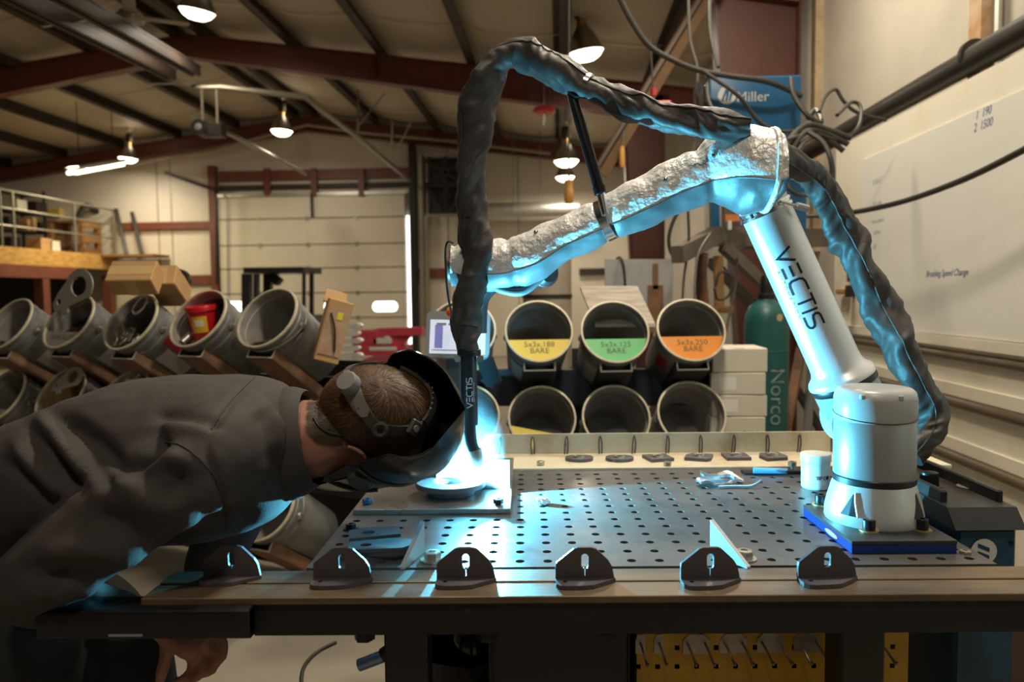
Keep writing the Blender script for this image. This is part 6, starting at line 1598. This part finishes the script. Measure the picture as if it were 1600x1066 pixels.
tag(MB().tube([at(525, 1004, 2.2), at(495, 1020, 2.15), at(474, 1045, 2.05), at(470, 1080, 1.95)], .006, seg=8, n=6).build('floor_cable', m_darkpipe), 'thin dark cable arching over the floor beside the table leg', 'cable')
t = thing('hand_grinder', 'small tool with a blue-white glint hanging between the table legs', 'tool', T(-.15, .12, -.20))
q = atT(600, 1025, .10)
MB().cyl(q, q + V((.05, 0, .035)), .016, seg=14).build('tool_body', m_blacksteel, t)
MB().cyl(q + V((-.05, 0, -.02)), q, .012, seg=14).build('tool_nose', mat('pale blue sleeve', (.25, .35, .55), .3, metal=.5), t)
MB().tube([q + V((.05, 0, .035)), q + V((.06, .02, .10)), q + V((.03, .05, .19))], .008, seg=8, n=3).build('tool_cord', m_black, t)
# ------------------------------------------------------------------ the man leaning over the work
m_shirt = mat('dark grey work shirt', (.043, .036, .034), .8, var=.10, scale=60, bump=.10, bscale=260)
m_trous = mat('black work trousers', (.010, .010, .012), .8, var=.2, scale=30)
m_skin = mat('skin', (.34, .155, .105), .5, var=.08, scale=20, bump=.03, bscale=150)
m_hair = mat('short brown hair', (.090, .050, .024), .55, var=.35, scale=60)
m_boot = mat('dark leather boots', (.03, .022, .016), .6)
man = thing('person', 'person in a dark grey shirt and black welding helmet bending over the weld', 'person', V((dep(60, 700, 1.45).x, dep(60, 700, 1.45).y, 0)))
RT, UP, TW = CAM_X.copy(), CAM_Y.copy(), -_fw          # picture right, picture up, towards the viewer
def ell(px, yt, yb, d, lat, n=28, e=2.2, lean=0.0):
    """cross-section of the bent trunk, in the vertical/depth plane"""
    a, b = dep(px, yt, d), dep(px, yb, d); c = (a + b) / 2; h = (a - b).length / 2
    out = []
    for k in range(n):
        t = 2 * PI * k / n
        cx, sx = math.cos(t), math.sin(t)
        x = math.copysign(abs(cx) ** (2 / e), cx); y = math.copysign(abs(sx) ** (2 / e), sx)
        out.append(c + UP * (h * y) + TW * (lat * x) + RT * (lean * y))
    return out
trunk = [(-190, 755, 960, 1.50, .13), (-150, 725, 940, 1.48, .165), (-80, 694, 905, 1.46, .180), (-10, 676, 880, 1.45, .180), (60, 648, 865, 1.44, .185), (130, 620, 852, 1.43, .195), (210, 593, 848, 1.42, .200), (290, 585, 845, 1.42, .205), (350, 584, 838, 1.42, .200), (400, 588, 826, 1.42, .175), (435, 596, 808, 1.42, .135), (456, 612, 782, 1.42, .10), (472, 632, 752, 1.42, .070)]
def limb(pts, n=14, sub=6):
    P = spline([V((x, y, d, r)) for x, y, d, r in pts], sub)
    return [dep(q[0], q[1], q[2]) for q in P], [q[3] for q in P]
def remesh(mbs, name, vox, smooth_it=3, subd=0):
    bm = mbs.bm
    bmesh.ops.recalc_face_normals(bm, faces=bm.faces)
    me = bpy.data.meshes.new('tmp'); bm.to_mesh(me); bm.free()
    ob = bpy.data.objects.new('tmp', me); C.objects.link(ob)
    md = ob.modifiers.new('r', 'REMESH'); md.mode = 'VOXEL'; md.voxel_size = vox; md.use_smooth_shade = True
    if smooth_it:
        ms = ob.modifiers.new('s', 'SMOOTH'); ms.iterations = smooth_it; ms.factor = .5
    dg = bpy.context.evaluated_depsgraph_get()
    r = bpy.data.meshes.new_from_object(ob.evaluated_get(dg)); r.name = name
    bpy.data.objects.remove(ob); bpy.data.meshes.remove(me)
    return r
def finish(me, name, m, parent):
    Mi = W[parent.name].inverted()
    for v in me.vertices: v.co = Mi @ v.co
    me.materials.clear(); me.materials.append(m)
    for p in me.polygons: p.use_smooth = True
    o = bpy.data.objects.new(name, me); C.objects.link(o); o.parent = parent; W[o.name] = W[parent.name].copy()
    return o
# near (right) arm: shoulder, elbow, wrist; far arm reaches to the table edge behind
arm = [(395, 672, 1.36, .085), (330, 712, 1.27, .088), (255, 760, 1.235, .082), (170, 822, 1.225, .074), (95, 876, 1.22, .068), (48, 912, 1.225, .062), (70, 932, 1.25, .053), (138, 950, 1.28, .045), (205, 966, 1.30, .041), (262, 980, 1.32, .036)]
far = [(400, 690, 1.50, .08), (380, 770, 1.56, .07), (345, 850, 1.58, .062), (330, 905, 1.58, .055), (335, 960, 1.56, .05)]
legA = [(-150, 830, 1.46, .135), (-60, 900, 1.40, .125), (10, 990, 1.37, .108), (45, 1090, 1.38, .09), (55, 1250, 1.42, .075), (40, 1400, 1.48, .062), (30, 1490, 1.52, .060)]
legB = [(-120, 840, 1.56, .13), (20, 900, 1.56, .12), (140, 980, 1.54, .105), (205, 1070, 1.54, .088), (215, 1200, 1.56, .075), (190, 1340, 1.60, .062), (175, 1420, 1.63, .060)]
# --- skin body: one continuous figure
bodym = MB()
bodym.loft([ell(px, yt + 24, yb - 22, d, lat - .034) for px, yt, yb, d, lat in trunk])
def add_limb(mbx, pts, dr=0.0, cut=None):
    P, rr = limb(pts)
    mbx.tube(P, [r + dr for r in rr], seg=16)
for l in (arm, far, legA, legB): add_limb(bodym, l, -.030 if l is arm or l is far else -.014)
HC = dep(592, 648, 1.435)                 # head centre
F = (RT * .62 - UP * .50 - TW * .60).normalized()
U = (RT * .60 + UP * .35 + TW * .72); U = (U - F * U.dot(F)).normalized()
E = F.cross(U)                            # towards his right ear
HM = Matrix(((F.x, E.x, U.x, HC.x), (F.y, E.y, U.y, HC.y), (F.z, E.z, U.z, HC.z), (0, 0, 0, 1)))   # local x face, y right ear, z crown
def H(x, y, z): return HM @ V((x, y, z))
hd = MB()
# skull and jaw, lofted from chin to crown
prof = [(-.122, .055, .016, .020), (-.112, .052, .040, .034), (-.092, .036, .066, .052), (-.062, .020, .086, .064), (-.030, .010, .096, .071), (0, .002, .101, .0755), (.030, -.004, .103, .077), (.055, -.008, .098, .074), (.078, -.010, .085, .064), (.096, -.010, .062, .048), (.106, -.010, .030, .024), (.109, -.010, .006, .006)]
rings = []
for z, xo, rx_, ry_ in prof:
    kk = .92 if z > -.04 else 1.0
    rings.append([H(xo + kk * rx_ * math.cos(2 * PI * k / 28), kk * ry_ * math.sin(2 * PI * k / 28), z * (.95 if z > 0 else 1)) for k in range(28)])
bodym.loft(rings)
bodym.sphere((0, 0, 0), (.018, .013, .026), HM @ Matrix.Translation((.108, 0, -.030)) @ Matrix.Rotation(-.35, 4, 'Y'), 12, 8)      # nose
bodym.sphere((0, 0, 0), (.012, .024, .008), HM @ Matrix.Translation((.098, 0, -.074)), 12, 8)                                        # lips
for s in (-1, 1):
    bodym.sphere((0, 0, 0), (.020, .030, .008), HM @ Matrix.Translation((.088, .032 * s, .020)), 12, 8)                                # brow
    # ear
    em = HM @ Matrix.Translation((-.012, .078 * s, -.020)) @ Matrix.Rotation(.35 * s, 4, 'Z')
    bodym.lathe([(.0, .0), (.018, .003), (.027, .010), (.030, .016), (.027, .020), (.020, .017), (.010, .010), (0, .009)], em @ Matrix.Scale(1.15, 4, (0, 0, 1)) @ Matrix.Rotation(-PI / 2 * s, 4, 'X'), 18)
# neck
nk0 = dep(455, 690, 1.43)
bodym.tube([nk0, dep(500, 684, 1.43), dep(530, 672, 1.432), H(-.03, 0, -.04)], [.080, .074, .068, .062], seg=18)
# right hand hanging below the square tube: palm and five fingers
wr = dep(256, 978, 1.32)
hx = (dep(326, 1012, 1.32) - wr).normalized()      # along the hand
hy = (UP - hx * UP.dot(hx)).normalized(); hz = hx.cross(hy)   # hz towards the viewer
def HP(x, y, z): return wr + hx * x + hy * y + hz * z
bodym.tube([HP(-.02, 0, 0), HP(.02, .0, 0), HP(.055, -.002, 0), HP(.080, -.004, 0)], [.030, .034, .040, .036], seg=14, flat=(.72, 1.0) )
fing = [((.078, .028, .004), (.105, .024, .006), (.118, .002, .012), (.108, -.016, .014), .0092), ((.082, .009, .006), (.108, .002, .012), (.112, -.024, .016), (.098, -.040, .014), .0096), ((.078, -.010, .006), (.096, -.022, .013), (.094, -.048, .016), (.080, -.060, .012), .0092), ((.068, -.026, .004), (.078, -.044, .010), (.072, -.064, .012), (.060, -.070, .008), .0080)]
for a, b, c, d, r in fing: bodym.tube([HP(.055, a[1] * .7, 0), HP(*a), HP(*b), HP(*c), HP(*d)], [r * 1.15, r * 1.1, r, r * .92, r * .75], seg=10, n=3)
bodym.tube([HP(.018, -.016, .006), HP(.030, -.040, .014), HP(.036, -.066, .016), HP(.040, -.088, .012)], [.014, .0115, .0105, .008], seg=10, n=3)
body = finish(remesh(bodym, 'body', .0055, 2), 'body', m_skin, man)
# eyes and mouth line behind the helmet
for s in (-1, 1): MB().sphere((0, 0, 0), .012, HM @ Matrix.Translation((.084, .032 * s, .004)), 12, 8).build('eye', mat('eye white', (.8, .8, .78), .3), man)
MB().bar(H(.108, -.020, -.073), H(.108, .020, -.073), .003, .004).build('mouth', mat('lips', (.30, .10, .09), .5), man)
# --- shirt
sm = MB()
sm.loft([ell(px, yt, yb, d, lat, e=2.35) for px, yt, yb, d, lat in trunk[1:]])
add_limb(sm, arm[:9]); add_limb(sm, far)
sh_me = remesh(sm, 'shirt', .0075, 9)
# folds: (polyline in picture px with depth guess ignored, depth of crease mm, width mm); applied near the viewer-facing surface
FOLD = [([(395, 590), (352, 640), (322, 690), (335, 740), (352, 790), (360, 835)], -.0045, .006),     # armhole seam
        ([(240, 655), (280, 652), (345, 668)], -.010, .012), ([(245, 667), (290, 662), (340, 676)], .008, .013),
        ([(100, 645), (150, 690), (190, 730), (235, 745)], -.012, .013), ([(75, 640), (120, 685), (160, 745), (190, 770)], -.013, .012),
        ([(40, 660), (85, 720), (130, 765)], -.011, .012), ([(22, 690), (60, 735), (112, 778)], .012, .014), ([(88, 668), (128, 715), (165, 755)], .012, .013), ([(55, 648), (105, 700), (150, 760)], .009, .014),
        ([(190, 735), (225, 720), (250, 690), (262, 682)], -.016, .015), ([(175, 770), (215, 735), (255, 716), (300, 722)], .013, .016), ([(205, 728), (235, 715), (262, 705)], -.010, .010),
        ([(260, 735), (280, 748), (275, 765), (250, 775)], -.010, .016), ([(160, 780), (200, 770), (250, 790), (330, 775)], .008, .020), ([(130, 815), (180, 815), (240, 845), (310, 835)], -.007, .018),
        ([(60, 880), (110, 860), (170, 865), (230, 880)], .008, .018), ([(40, 910), (100, 895), (150, 905)], -.008, .014), ([(70, 935), (120, 920), (170, 930)], .007, .014), ([(20, 900), (60, 885), (110, 885)], -.005, .010),
        ([(400, 640), (420, 680), (425, 740)], -.005, .016), ([(440, 615), (452, 650), (455, 720), (450, 770)], -.006, .008), ([(300, 800), (350, 815), (400, 800)], -.006, .014), ([(0, 720), (40, 745), (90, 790)], -.008, .012)]
FP = []
for pl, am, wd in FOLD:
    P = spline([V((x, y)) for x, y in pl], 8); FP.append((P, am, wd))
sh_me.calc_loop_triangles() if hasattr(sh_me, 'calc_loop_triangles') else None
nrm = [v.normal.copy() for v in sh_me.vertices]
co2 = []
for v, n in zip(sh_me.vertices, nrm):
    p = v.co; view = (CAM_P - p).normalized(); fac = n.dot(view)
    d = .0035 * noise.noise(p * 9) + .0016 * noise.noise(p * 28)
    if fac > -.15:
        px, py = proj(p); z = (p - CAM_P).dot(_fw); g = min(1, max(0, (fac + .15) / .4))
        for P, am, wd in FP:
            if abs(px - P[len(P) // 2].x) > 260 or abs(py - P[len(P) // 2].y) > 260: continue
            best, bi = 1e9, 0
            for i, q in enumerate(P):
                dd = (q.x - px) ** 2 + (q.y - py) ** 2
                if dd < best: best, bi = dd, i
            dist = math.sqrt(best) * z / FPX
            if dist < wd * 3:
                endf = min(1, min(bi, len(P) - 1 - bi) / (len(P) * .22) + .15)
                d += 1.5 * am * math.exp(-(dist / wd) ** 2) * g * endf
    co2.append(p + n * d)
for v, c in zip(sh_me.vertices, co2): v.co = c
shirt = finish(sh_me, 'shirt', m_shirt, man)
# seams as fine raised threads
def on_mesh(obj_me_co, px, py): pass
from mathutils.bvhtree import BVHTree
_bv = BVHTree.FromPolygons([tuple(c) for c in co2], [tuple(p.vertices) for p in sh_me.polygons])
def hit(px, py, off=.0015):
    d = ray(px, py).normalized(); r = _bv.ray_cast(CAM_P, d)
    return None if r[0] is None else r[0] + r[1] * off
for pl in ([(398, 590), (375, 612), (350, 640), (330, 672)], [(258, 690), (285, 698), (312, 718), (338, 752), (352, 790), (354, 830)]):
    pts = [hit(q.x, q.y) for q in spline([V(p) for p in pl], 8)]
    pts = [p for p in pts if p is not None]
    if len(pts) > 4: MB().tube(pts, .0011, seg=5).build('seam', m_shirt, shirt)
# collar band round the neck
nax = (dep(505, 682, 1.43) - dep(455, 690, 1.43)).normalized()
def collar_ring(px, py, r1, r2, d, tilt=0.0):
    c = dep(px, py, d); ax = nax
    v1 = (UP - ax * UP.dot(ax)).normalized(); v2 = ax.cross(v1)
    return [c + v1 * (r1 * math.cos(2 * PI * k / 36)) + v2 * (r2 * math.sin(2 * PI * k / 36)) + ax * (tilt * math.cos(2 * PI * k / 36)) for k in range(36)]
cr_ = [collar_ring(446, 696, .104, .098, 1.42), collar_ring(455, 692, .1065, .098, 1.42), collar_ring(472, 687, .101, .093, 1.42), collar_ring(487, 684, .092, .086, 1.42), collar_ring(489, 684, .0895, .084, 1.42), collar_ring(486, 684, .086, .080, 1.42), collar_ring(466, 688, .089, .081, 1.42)]
MB().loft(cr_, caps=False).build('collar', m_shirt, man, smooth=50)
q = dep(452, 754, 1.36); 
b_ = hit(452, 754) or q
MB().lathe([(0, .003), (.005, .0028), (.006, 0)], frame(b_, (CAM_P - b_).normalized()), 14, caps=False).build('shirt_button', mat('grey button', (.12, .11, .10), .4), man)
# --- trousers, boots
tm = MB(); add_limb(tm, legA); add_limb(tm, legB)
tm.loft([ell(px, yt, yb + 10, d, lat + .020, e=2.35) for px, yt, yb, d, lat in ((-215, 790, 950, 1.52, .10), (-190, 765, 960, 1.50, .14), (-150, 748, 945, 1.48, .172), (-105, 755, 930, 1.47, .184), (-40, 775, 925, 1.46, .188), (20, 800, 910, 1.45, .186), (60, 835, 890, 1.45, .12))])
tme = remesh(tm, 'trousers', .011, 5)
for v in tme.vertices: v.co += v.normal * (.006 * noise.noise(v.co * 10) + .004 * noise.noise(V((v.co.x * 14, v.co.y * 14, v.co.z * 34))))
finish(tme, 'trousers', m_trous, man)
for l in (legA, legB):
    p = dep(l[-1][0], l[-1][1], l[-1][2]); fwd = V((.8, .5, 0)).normalized()
    MB().tube([V((p.x, p.y, .16)), V((p.x, p.y, .08)) - fwd * .01, V((p.x, p.y, .055)) + fwd * .08, V((p.x, p.y, .045)) + fwd * .18], [.062, .060, .052, .042], seg=14, n=3).build('boot', m_boot, man)
    MB().bar(V((p.x, p.y, .012)) - fwd * .07, V((p.x, p.y, .012)) + fwd * .22, .10, .024).build('boot_sole', m_black, man, smooth=0)
# --- hair: scalp shell and combed strands round the whorl
def skull(th, ph, k=1.0):
    """point of the skull; th from the crown pole, ph round"""
    return HM @ V((-.006 + .104 * k * math.sin(th) * math.cos(ph), .0785 * k * math.sin(th) * math.sin(ph), .004 + .107 * k * math.cos(th)))
inv = HM.inverted()
def skull_from_dir(d, k=1.0):
    d = d.normalized(); s = 1 / math.sqrt((d.x / .104) ** 2 + (d.y / .0785) ** 2 + (d.z / .107) ** 2)
    return V((-.006, 0, .004)) + d * s * k
def hair_here(d):
    """whether direction d (head frame) carries hair"""
    front = .55 if d.z > .2 else .10
    if d.x > front: return False
    if d.z < -.86: return False
    if d.x > -.25 and d.z < -.15: return False
    return True
mb = MB(); g = {}
nT, nP = 40, 64
for i in range(nT + 1):
    for j in range(nP):
        th = PI * i / nT; ph = 2 * PI * j / nP
        d = V((math.sin(th) * math.cos(ph), math.sin(th) * math.sin(ph), math.cos(th)))
        if d.z < -.3: pass
        q = skull_from_dir(d, 1.035 + .008 * noise.noise(d * 5))
        g[i, j] = (d, HM @ q)
vv = {}
def gv(i, j):
    if (i, j) not in vv: vv[i, j] = mb.bm.verts.new(g[i, j][1])
    return vv[i, j]
for i in range(nT):
    for j in range(nP):
        j2 = (j + 1) % nP
        if all(hair_here(g[a, b][0]) for a, b in ((i, j), (i, j2), (i + 1, j), (i + 1, j2))):
            mb._f((gv(i, j), gv(i, j2), gv(i + 1, j2), gv(i + 1, j)))
hair = mb.build('hair', m_hair, man, smooth=60)
# nape: hair going down to the collar
wh = (inv @ dep(598, 602, 1.33)); wh = V((wh.x + .006, wh.y, wh.z - .004)).normalized()
RH = random.Random(3)
m_strand = mat('brown hair strands', (.155, .080, .035), .5, var=.4, scale=90)
m_strand2 = mat('dark brown hair strands', (.060, .034, .018), .45, var=.3, scale=90)
for mt, N_H in ((m_strand, 6500), (m_strand2, 4500)):
    mb = MB(); bm = mb.bm; cnt = 0
    while cnt < N_H:
        d = V((RH.gauss(0, 1), RH.gauss(0, 1), RH.gauss(0, 1))).normalized()
        if not hair_here(d): continue
        cnt += 1
        rad = d - wh * d.dot(wh)
        if rad.length < 1e-3: continue
        rad.normalize(); tan = wh.cross(rad)
        ang = math.acos(max(-1, min(1, d.dot(wh))))
        flow = (rad * 1.0 - wh * .35 * math.sin(ang) + tan * (.9 * math.exp(-ang * 1.4) + .12) + V((RH.gauss(0, .16), RH.gauss(0, .16), RH.gauss(0, .16))))
        L_ = RH.uniform(.014, .026) * (.7 if d.z < -.4 else 1)
        p0 = skull_from_dir(d, 1.03); side = None; last = None; w0 = RH.uniform(.00045, .0008); cur = d; h = 1.03
        prev = None
        for s in range(4):
            q = skull_from_dir(cur, h); nn = V((q.x / .0108, q.y / .0062, q.z / .0114)).normalized()
            fl = (flow - nn * flow.dot(nn)).normalized(); sd = nn.cross(fl) * w0 * (1 - s / 3.2)
            pair = (bm.verts.new(HM @ (q - sd)), bm.verts.new(HM @ (q + sd)))
            if prev: mb._f((prev[0], prev[1], pair[1], pair[0]))
            prev = pair
            cur = (q + fl * L_ / 3 - V((-.006, 0, .004))).normalized(); h += .016
    o = mb.build('hair_strands', mt, hair, smooth=0); o['kind'] = 'stuff'
# --- welding helmet: shell, headgear, knob, cord
m_helm = mat('glossy black helmet', (.010, .011, .013), .22, spec=.6)
m_helmin = mat('matt black helmet inside', (.006, .006, .007), .6)
m_band = mat('dark grey headgear plastic', (.050, .047, .045), .5)
m_pad = mat('grey sweat pad', (.20, .19, .185), .7)
hel = MB()
SN, SM = 44, 30
def shell_pt(u, v, k=1.0):
    """u across (left to right side), v from chin (-1) to the top (1)"""
    a = u * 2.0                                     # wraps past the ears
    zz = .018 + (.150 if v > 0 else .205) * v
    taper = 1.0 - .10 * max(0, v) ** 3 - .24 * max(0, -v) ** 2
    rx_, ry_ = .124 * taper * k, .120 * taper * k
    top = max(0, v - .55) / .45
    x = -.005 + rx_ * math.cos(a) * (1 - .40 * top ** 2)
    y = ry_ * math.sin(a) * (1 - .30 * top ** 2) + .022
    if v < -.1: x += .022 * (-v - .1)
    return H(x, y, zz - .012 * top * abs(u))
def trim_u(v):
    return .87 + .11 * min(1, max(0, v) / .3) - 1.1 * max(0, v - .72) - .10 * max(0, -v - .4)
rows_o = []; rows_i = []
for j in range(SM + 1):
    v = -1 + 2 * j / SM; tu = trim_u(v)
    rows_o.append([shell_pt(-tu + 2 * tu * i / SN, v) for i in range(SN + 1)])
    rows_i.append([shell_pt(-tu + 2 * tu * i / SN, v, .965) for i in range(SN + 1)])
hel.loft(rows_o, closed=False, caps=False)
# roof of the shell
cap_o = rows_o[-1]
ctr = H(.050, 0, .180)
cv = hel.bm.verts.new(ctr); rv_ = [hel.bm.verts.new(p) for p in cap_o]
for a, b in zip(rv_, rv_[1:]): hel._f((a, b, cv))
bmesh.ops.remove_doubles(hel.bm, verts=hel.bm.verts, dist=1e-5)
he = bpy.data.objects
helmet = hel.build('helmet_shell', m_helm, man, smooth=60)
MB().loft(rows_i, closed=False, caps=False).build('shell_lining', m_helmin, helmet, smooth=60)
edge = [r[-1] for r in rows_o] ; edge2 = [r[0] for r in rows_o]
MB().tube(edge, .0028, seg=6).build('shell_rim', m_helm, helmet); MB().tube(edge2, .0028, seg=6).build('shell_rim', m_helm, helmet)
MB().tube(rows_o[0], .003, seg=6).build('shell_rim', m_helm, helmet)
# moulded ridges and the side pivot on the near flank
MB().tube([shell_pt(.55 + .35 * t, -.15 - .25 * t, 1.006) for t in [k / 10 for k in range(11)]], .005, seg=8).build('moulded_ridge', m_helm, helmet)
MB().tube([shell_pt(.25 + .7 * t, .28 - .10 * t, 1.006) for t in [k / 10 for k in range(11)]], .004, seg=8).build('moulded_ridge', m_helm, helmet)
pv = shell_pt(.80, -.02, 1.0); MB().lathe([(0, .010), (.018, .009), (.024, .004), (.025, -.004)], frame(pv, (pv - H(0, 0, .01))), 24, caps=False).build('pivot_knob', m_band, helmet)
# visor window on the front
MB().loft([[shell_pt(-.28 + .56 * i / 8, v, 1.012) for i in range(9)] for v in (.05, .15, .25, .35)], closed=False, caps=False).build('visor_glass', mat('dark visor glass', (.004, .012, .008), .05), helmet)
# headgear straps laid on the head
def band(pts, w, name, m, k=1.10, par=None, thick=.003):
    P = spline([V(p) for p in pts], 6); L1, L2 = [], []
    Q = [skull_from_dir(p, k) for p in P]
    mb = MB(); rings = []
    for i, q in enumerate(Q):
        t = (Q[min(i + 1, len(Q) - 1)] - Q[max(i - 1, 0)]).normalized(); n = V((q.x / .0108, q.y / .0062, q.z / .0114)).normalized(); s = t.cross(n).normalized()
        rings.append([HM @ (q + s * w / 2 + n * thick), HM @ (q - s * w / 2 + n * thick), HM @ (q - s * w / 2 - n * thick), HM @ (q + s * w / 2 - n * thick)])
    return mb.loft(rings).build(name, m, par or helmet, smooth=40)
def hdir(px, py, k=1.10):
    """direction in the head frame of the point of the enlarged skull seen at px, py"""
    o = inv @ CAM_P - V((-.006, 0, .004)); d = (inv.to_3x3() @ ray(px, py)).normalized()
    a = V((.104 * k, .0785 * k, .107 * k)); oo = V((o.x / a.x, o.y / a.y, o.z / a.z)); dd = V((d.x / a.x, d.y / a.y, d.z / a.z))
    A_, B_, C_ = dd.dot(dd), oo.dot(dd), oo.dot(oo) - 1
    disc = B_ * B_ - A_ * C_
    t = (-B_ - math.sqrt(disc)) / A_ if disc > 0 else -B_ / A_
    return (o + d * t).normalized()
band([hdir(548, 590), hdir(565, 635), hdir(592, 668), hdir(640, 672), hdir(680, 655)], .020, 'side_strap', m_band)
band([hdir(632, 560), hdir(655, 575), hdir(672, 600), hdir(676, 630), hdir(662, 660)], .014, 'crown_strap', m_band, 1.12)
for t_ in range(9):
    y_ = 575 + 8 * t_; x_ = 655 + 20 * math.sin(PI * min(1, (t_ + 1) / 9) * .7)
    MB().sphere((0, 0, 0), .0022, Matrix.Translation(HM @ skull_from_dir(hdir(x_, y_, 1.14), 1.16)), 8, 6).build('strap_stud', m_pad, helmet)
bk_ = HM @ skull_from_dir(hdir(645, 668), 1.14); MB().box((0, 0, 0), (.030, .024, .010), frame(bk_, bk_ - HC, E), bevel=.003).build('buckle', m_band, helmet)
MB().lathe([(0, .004), (.006, .0038), (.006, -.004)], frame(bk_ + (bk_ - HC).normalized() * .004, bk_ - HC), 12, caps=False).build('buckle_stud', m_pad, helmet)
pv2 = HM @ skull_from_dir(hdir(594, 671), 1.13); MB().lathe([(.006, .004), (.011, .006), (.015, .004), (.016, -.003)], frame(pv2, pv2 - HC), 20, caps=False).build('strap_pivot', m_band, helmet)
# rear knob and leaf-shaped pad
kn = HM @ skull_from_dir(hdir(549, 604), 1.13)
kax = (kn - HC).normalized()
MB().lathe([(0, .022), (.017, .021), (.020, .017), (.0205, .002), (.018, 0)], frame(kn, kax), 28).build('ratchet_knob', m_pad, helmet)
mb = MB(); lp = []
outl = [(541, 580), (549, 588), (558, 606), (566, 628), (572, 642), (569, 651), (560, 652), (549, 641), (538, 622), (531, 606), (530, 590), (534, 582)]
A = [mb.bm.verts.new(HM @ skull_from_dir(hdir(x + 6, y), 1.15)) for x, y in outl]; B = [mb.bm.verts.new(HM @ skull_from_dir(hdir(x, y), 1.06)) for x, y in outl]
mb._f(list(reversed(B)))
cvx = mb.bm.verts.new(HM @ skull_from_dir(hdir(551, 615), 1.19))
for k in range(len(A)): mb._f((A[k], A[(k + 1) % len(A)], cvx))
for k in range(len(A)): mb._f((A[k], A[(k + 1) % len(A)], B[(k + 1) % len(A)], B[k]))
mb.build('rear_pad', m_pad, helmet, smooth=40)
band([hdir(541, 580), hdir(556, 566), hdir(590, 553)], .016, 'rear_strap', m_band, 1.08)
# nape hair and the black cord, laid on the neck
_bb = BVHTree.FromPolygons([tuple(W[man.name] @ v.co) for v in body.data.vertices], [tuple(p.vertices) for p in body.data.polygons])
def bhit(px, py, off):
    d = ray(px, py).normalized(); r = _bb.ray_cast(CAM_P, d)
    return (None, None) if r[0] is None or (r[0] - CAM_P).length > 1.75 else (r[0] + r[1] * off, r[1])
for mt, N_H in ((m_strand2, 3600), (m_hair, 3200)):
    mb = MB(); bm = mb.bm
    for _ in range(N_H):
        px = RH.uniform(488, 572); lim = 690 - max(0, 505 - px) * .8 + (px - 505) * .10
        py = lim - abs(RH.gauss(0, 1)) * 42
        if py < 590: continue
        p, n = bhit(px, py, .0004)
        if p is None: continue
        fl = RT * -.9 - UP * RH.uniform(.15, .5) + TW * RH.gauss(0, .1); fl = (fl - n * fl.dot(n)).normalized(); sd = n.cross(fl) * RH.uniform(.0005, .0009); L_ = RH.uniform(.008, .015)
        a, b, c = p, p + fl * L_ * .55 + n * .0022, p + fl * L_ + n * .003
        v = [bm.verts.new(x) for x in (a - sd, a + sd, b + sd * .8, b - sd * .8, c)]
        mb._f((v[0], v[1], v[2], v[3])); mb._f((v[3], v[2], v[4]))
    o = mb.build('nape_hair', mt, hair, smooth=0); o['kind'] = 'stuff'
cd = [q[0] for q in (bhit(x, y, .0045) for x, y in ((491, 655), (499, 667), (512, 675), (530, 680), (548, 684), (566, 688), (584, 694))) if q[0] is not None]
if len(cd) > 2: MB().tube(cd, .0026, seg=8, n=4).build('cord', m_black, man)
# ------------------------------------------------------------------ welding arc
ARC = T(ARCA + .001, ARCB - .002, .0495)
ar = tag(MB().sphere((0, 0, 0), (.0045, .0045, .004), Matrix.Translation(ARC), 16, 10).build('welding_arc', mat('arc plasma', (1, 1, 1), .5, emit=(.55, .85, 1.0), estr=300)), 'blinding blue-white welding arc at the torch tip', 'arc')
al = bpy.data.lights.new('arc_light', 'POINT'); al.energy = 160; al.color = (.13, .68, 1.0); al.shadow_soft_size = .004
alo = bpy.data.objects.new('arc_light', al); C.objects.link(alo); alo.location = ARC + TA * .004 - TB * .004 + V((0, 0, .002))
# weld fume: a thin cloud round the arc, rising to the left of the torch
fm = bpy.data.materials.new('weld fume'); fm.use_nodes = True
nt = fm.node_tree; N = nt.nodes; L = nt.links
for n in list(N): N.remove(n)
out = N.new('ShaderNodeOutputMaterial'); vol = N.new('ShaderNodeVolumeScatter'); vol.inputs['Color'].default_value = (.92, .96, 1, 1); vol.inputs['Anisotropy'].default_value = .2
tc = N.new('ShaderNodeTexCoord'); gr = N.new('ShaderNodeTexGradient'); gr.gradient_type = 'SPHERICAL'
nz = N.new('ShaderNodeTexNoise'); nz.inputs['Scale'].default_value = 2.6; nz.inputs['Detail'].default_value = 3
pw_ = N.new('ShaderNodeMath'); pw_.operation = 'POWER'; pw_.inputs[1].default_value = 1.7
mu = N.new('ShaderNodeMath'); mu.operation = 'MULTIPLY'; mu2 = N.new('ShaderNodeMath'); mu2.operation = 'MULTIPLY'; mu2.inputs[1].default_value = 7.0
L.new(tc.outputs['Object'], gr.inputs['Vector']); L.new(tc.outputs['Object'], nz.inputs['Vector'])
L.new(gr.outputs['Fac'], pw_.inputs[0]); L.new(pw_.outputs[0], mu.inputs[0]); L.new(nz.outputs['Fac'], mu.inputs[1]); L.new(mu.outputs[0], mu2.inputs[0]); L.new(mu2.outputs[0], vol.inputs['Density']); L.new(vol.outputs[0], out.inputs['Volume'])
o = MB().sphere((0, 0, 0), 1.0, None, 24, 16).build('weld_fume', fm, origin=False)
o.matrix_world = Matrix.Translation(ARC + V((-.012, .0, .075))) @ Matrix.Rotation(-.12, 4, 'Y') @ Matrix.Diagonal((.085, .085, .15, 1))
tag(o, 'faint blue-lit weld fume rising round the torch tip', 'smoke', kind='stuff')
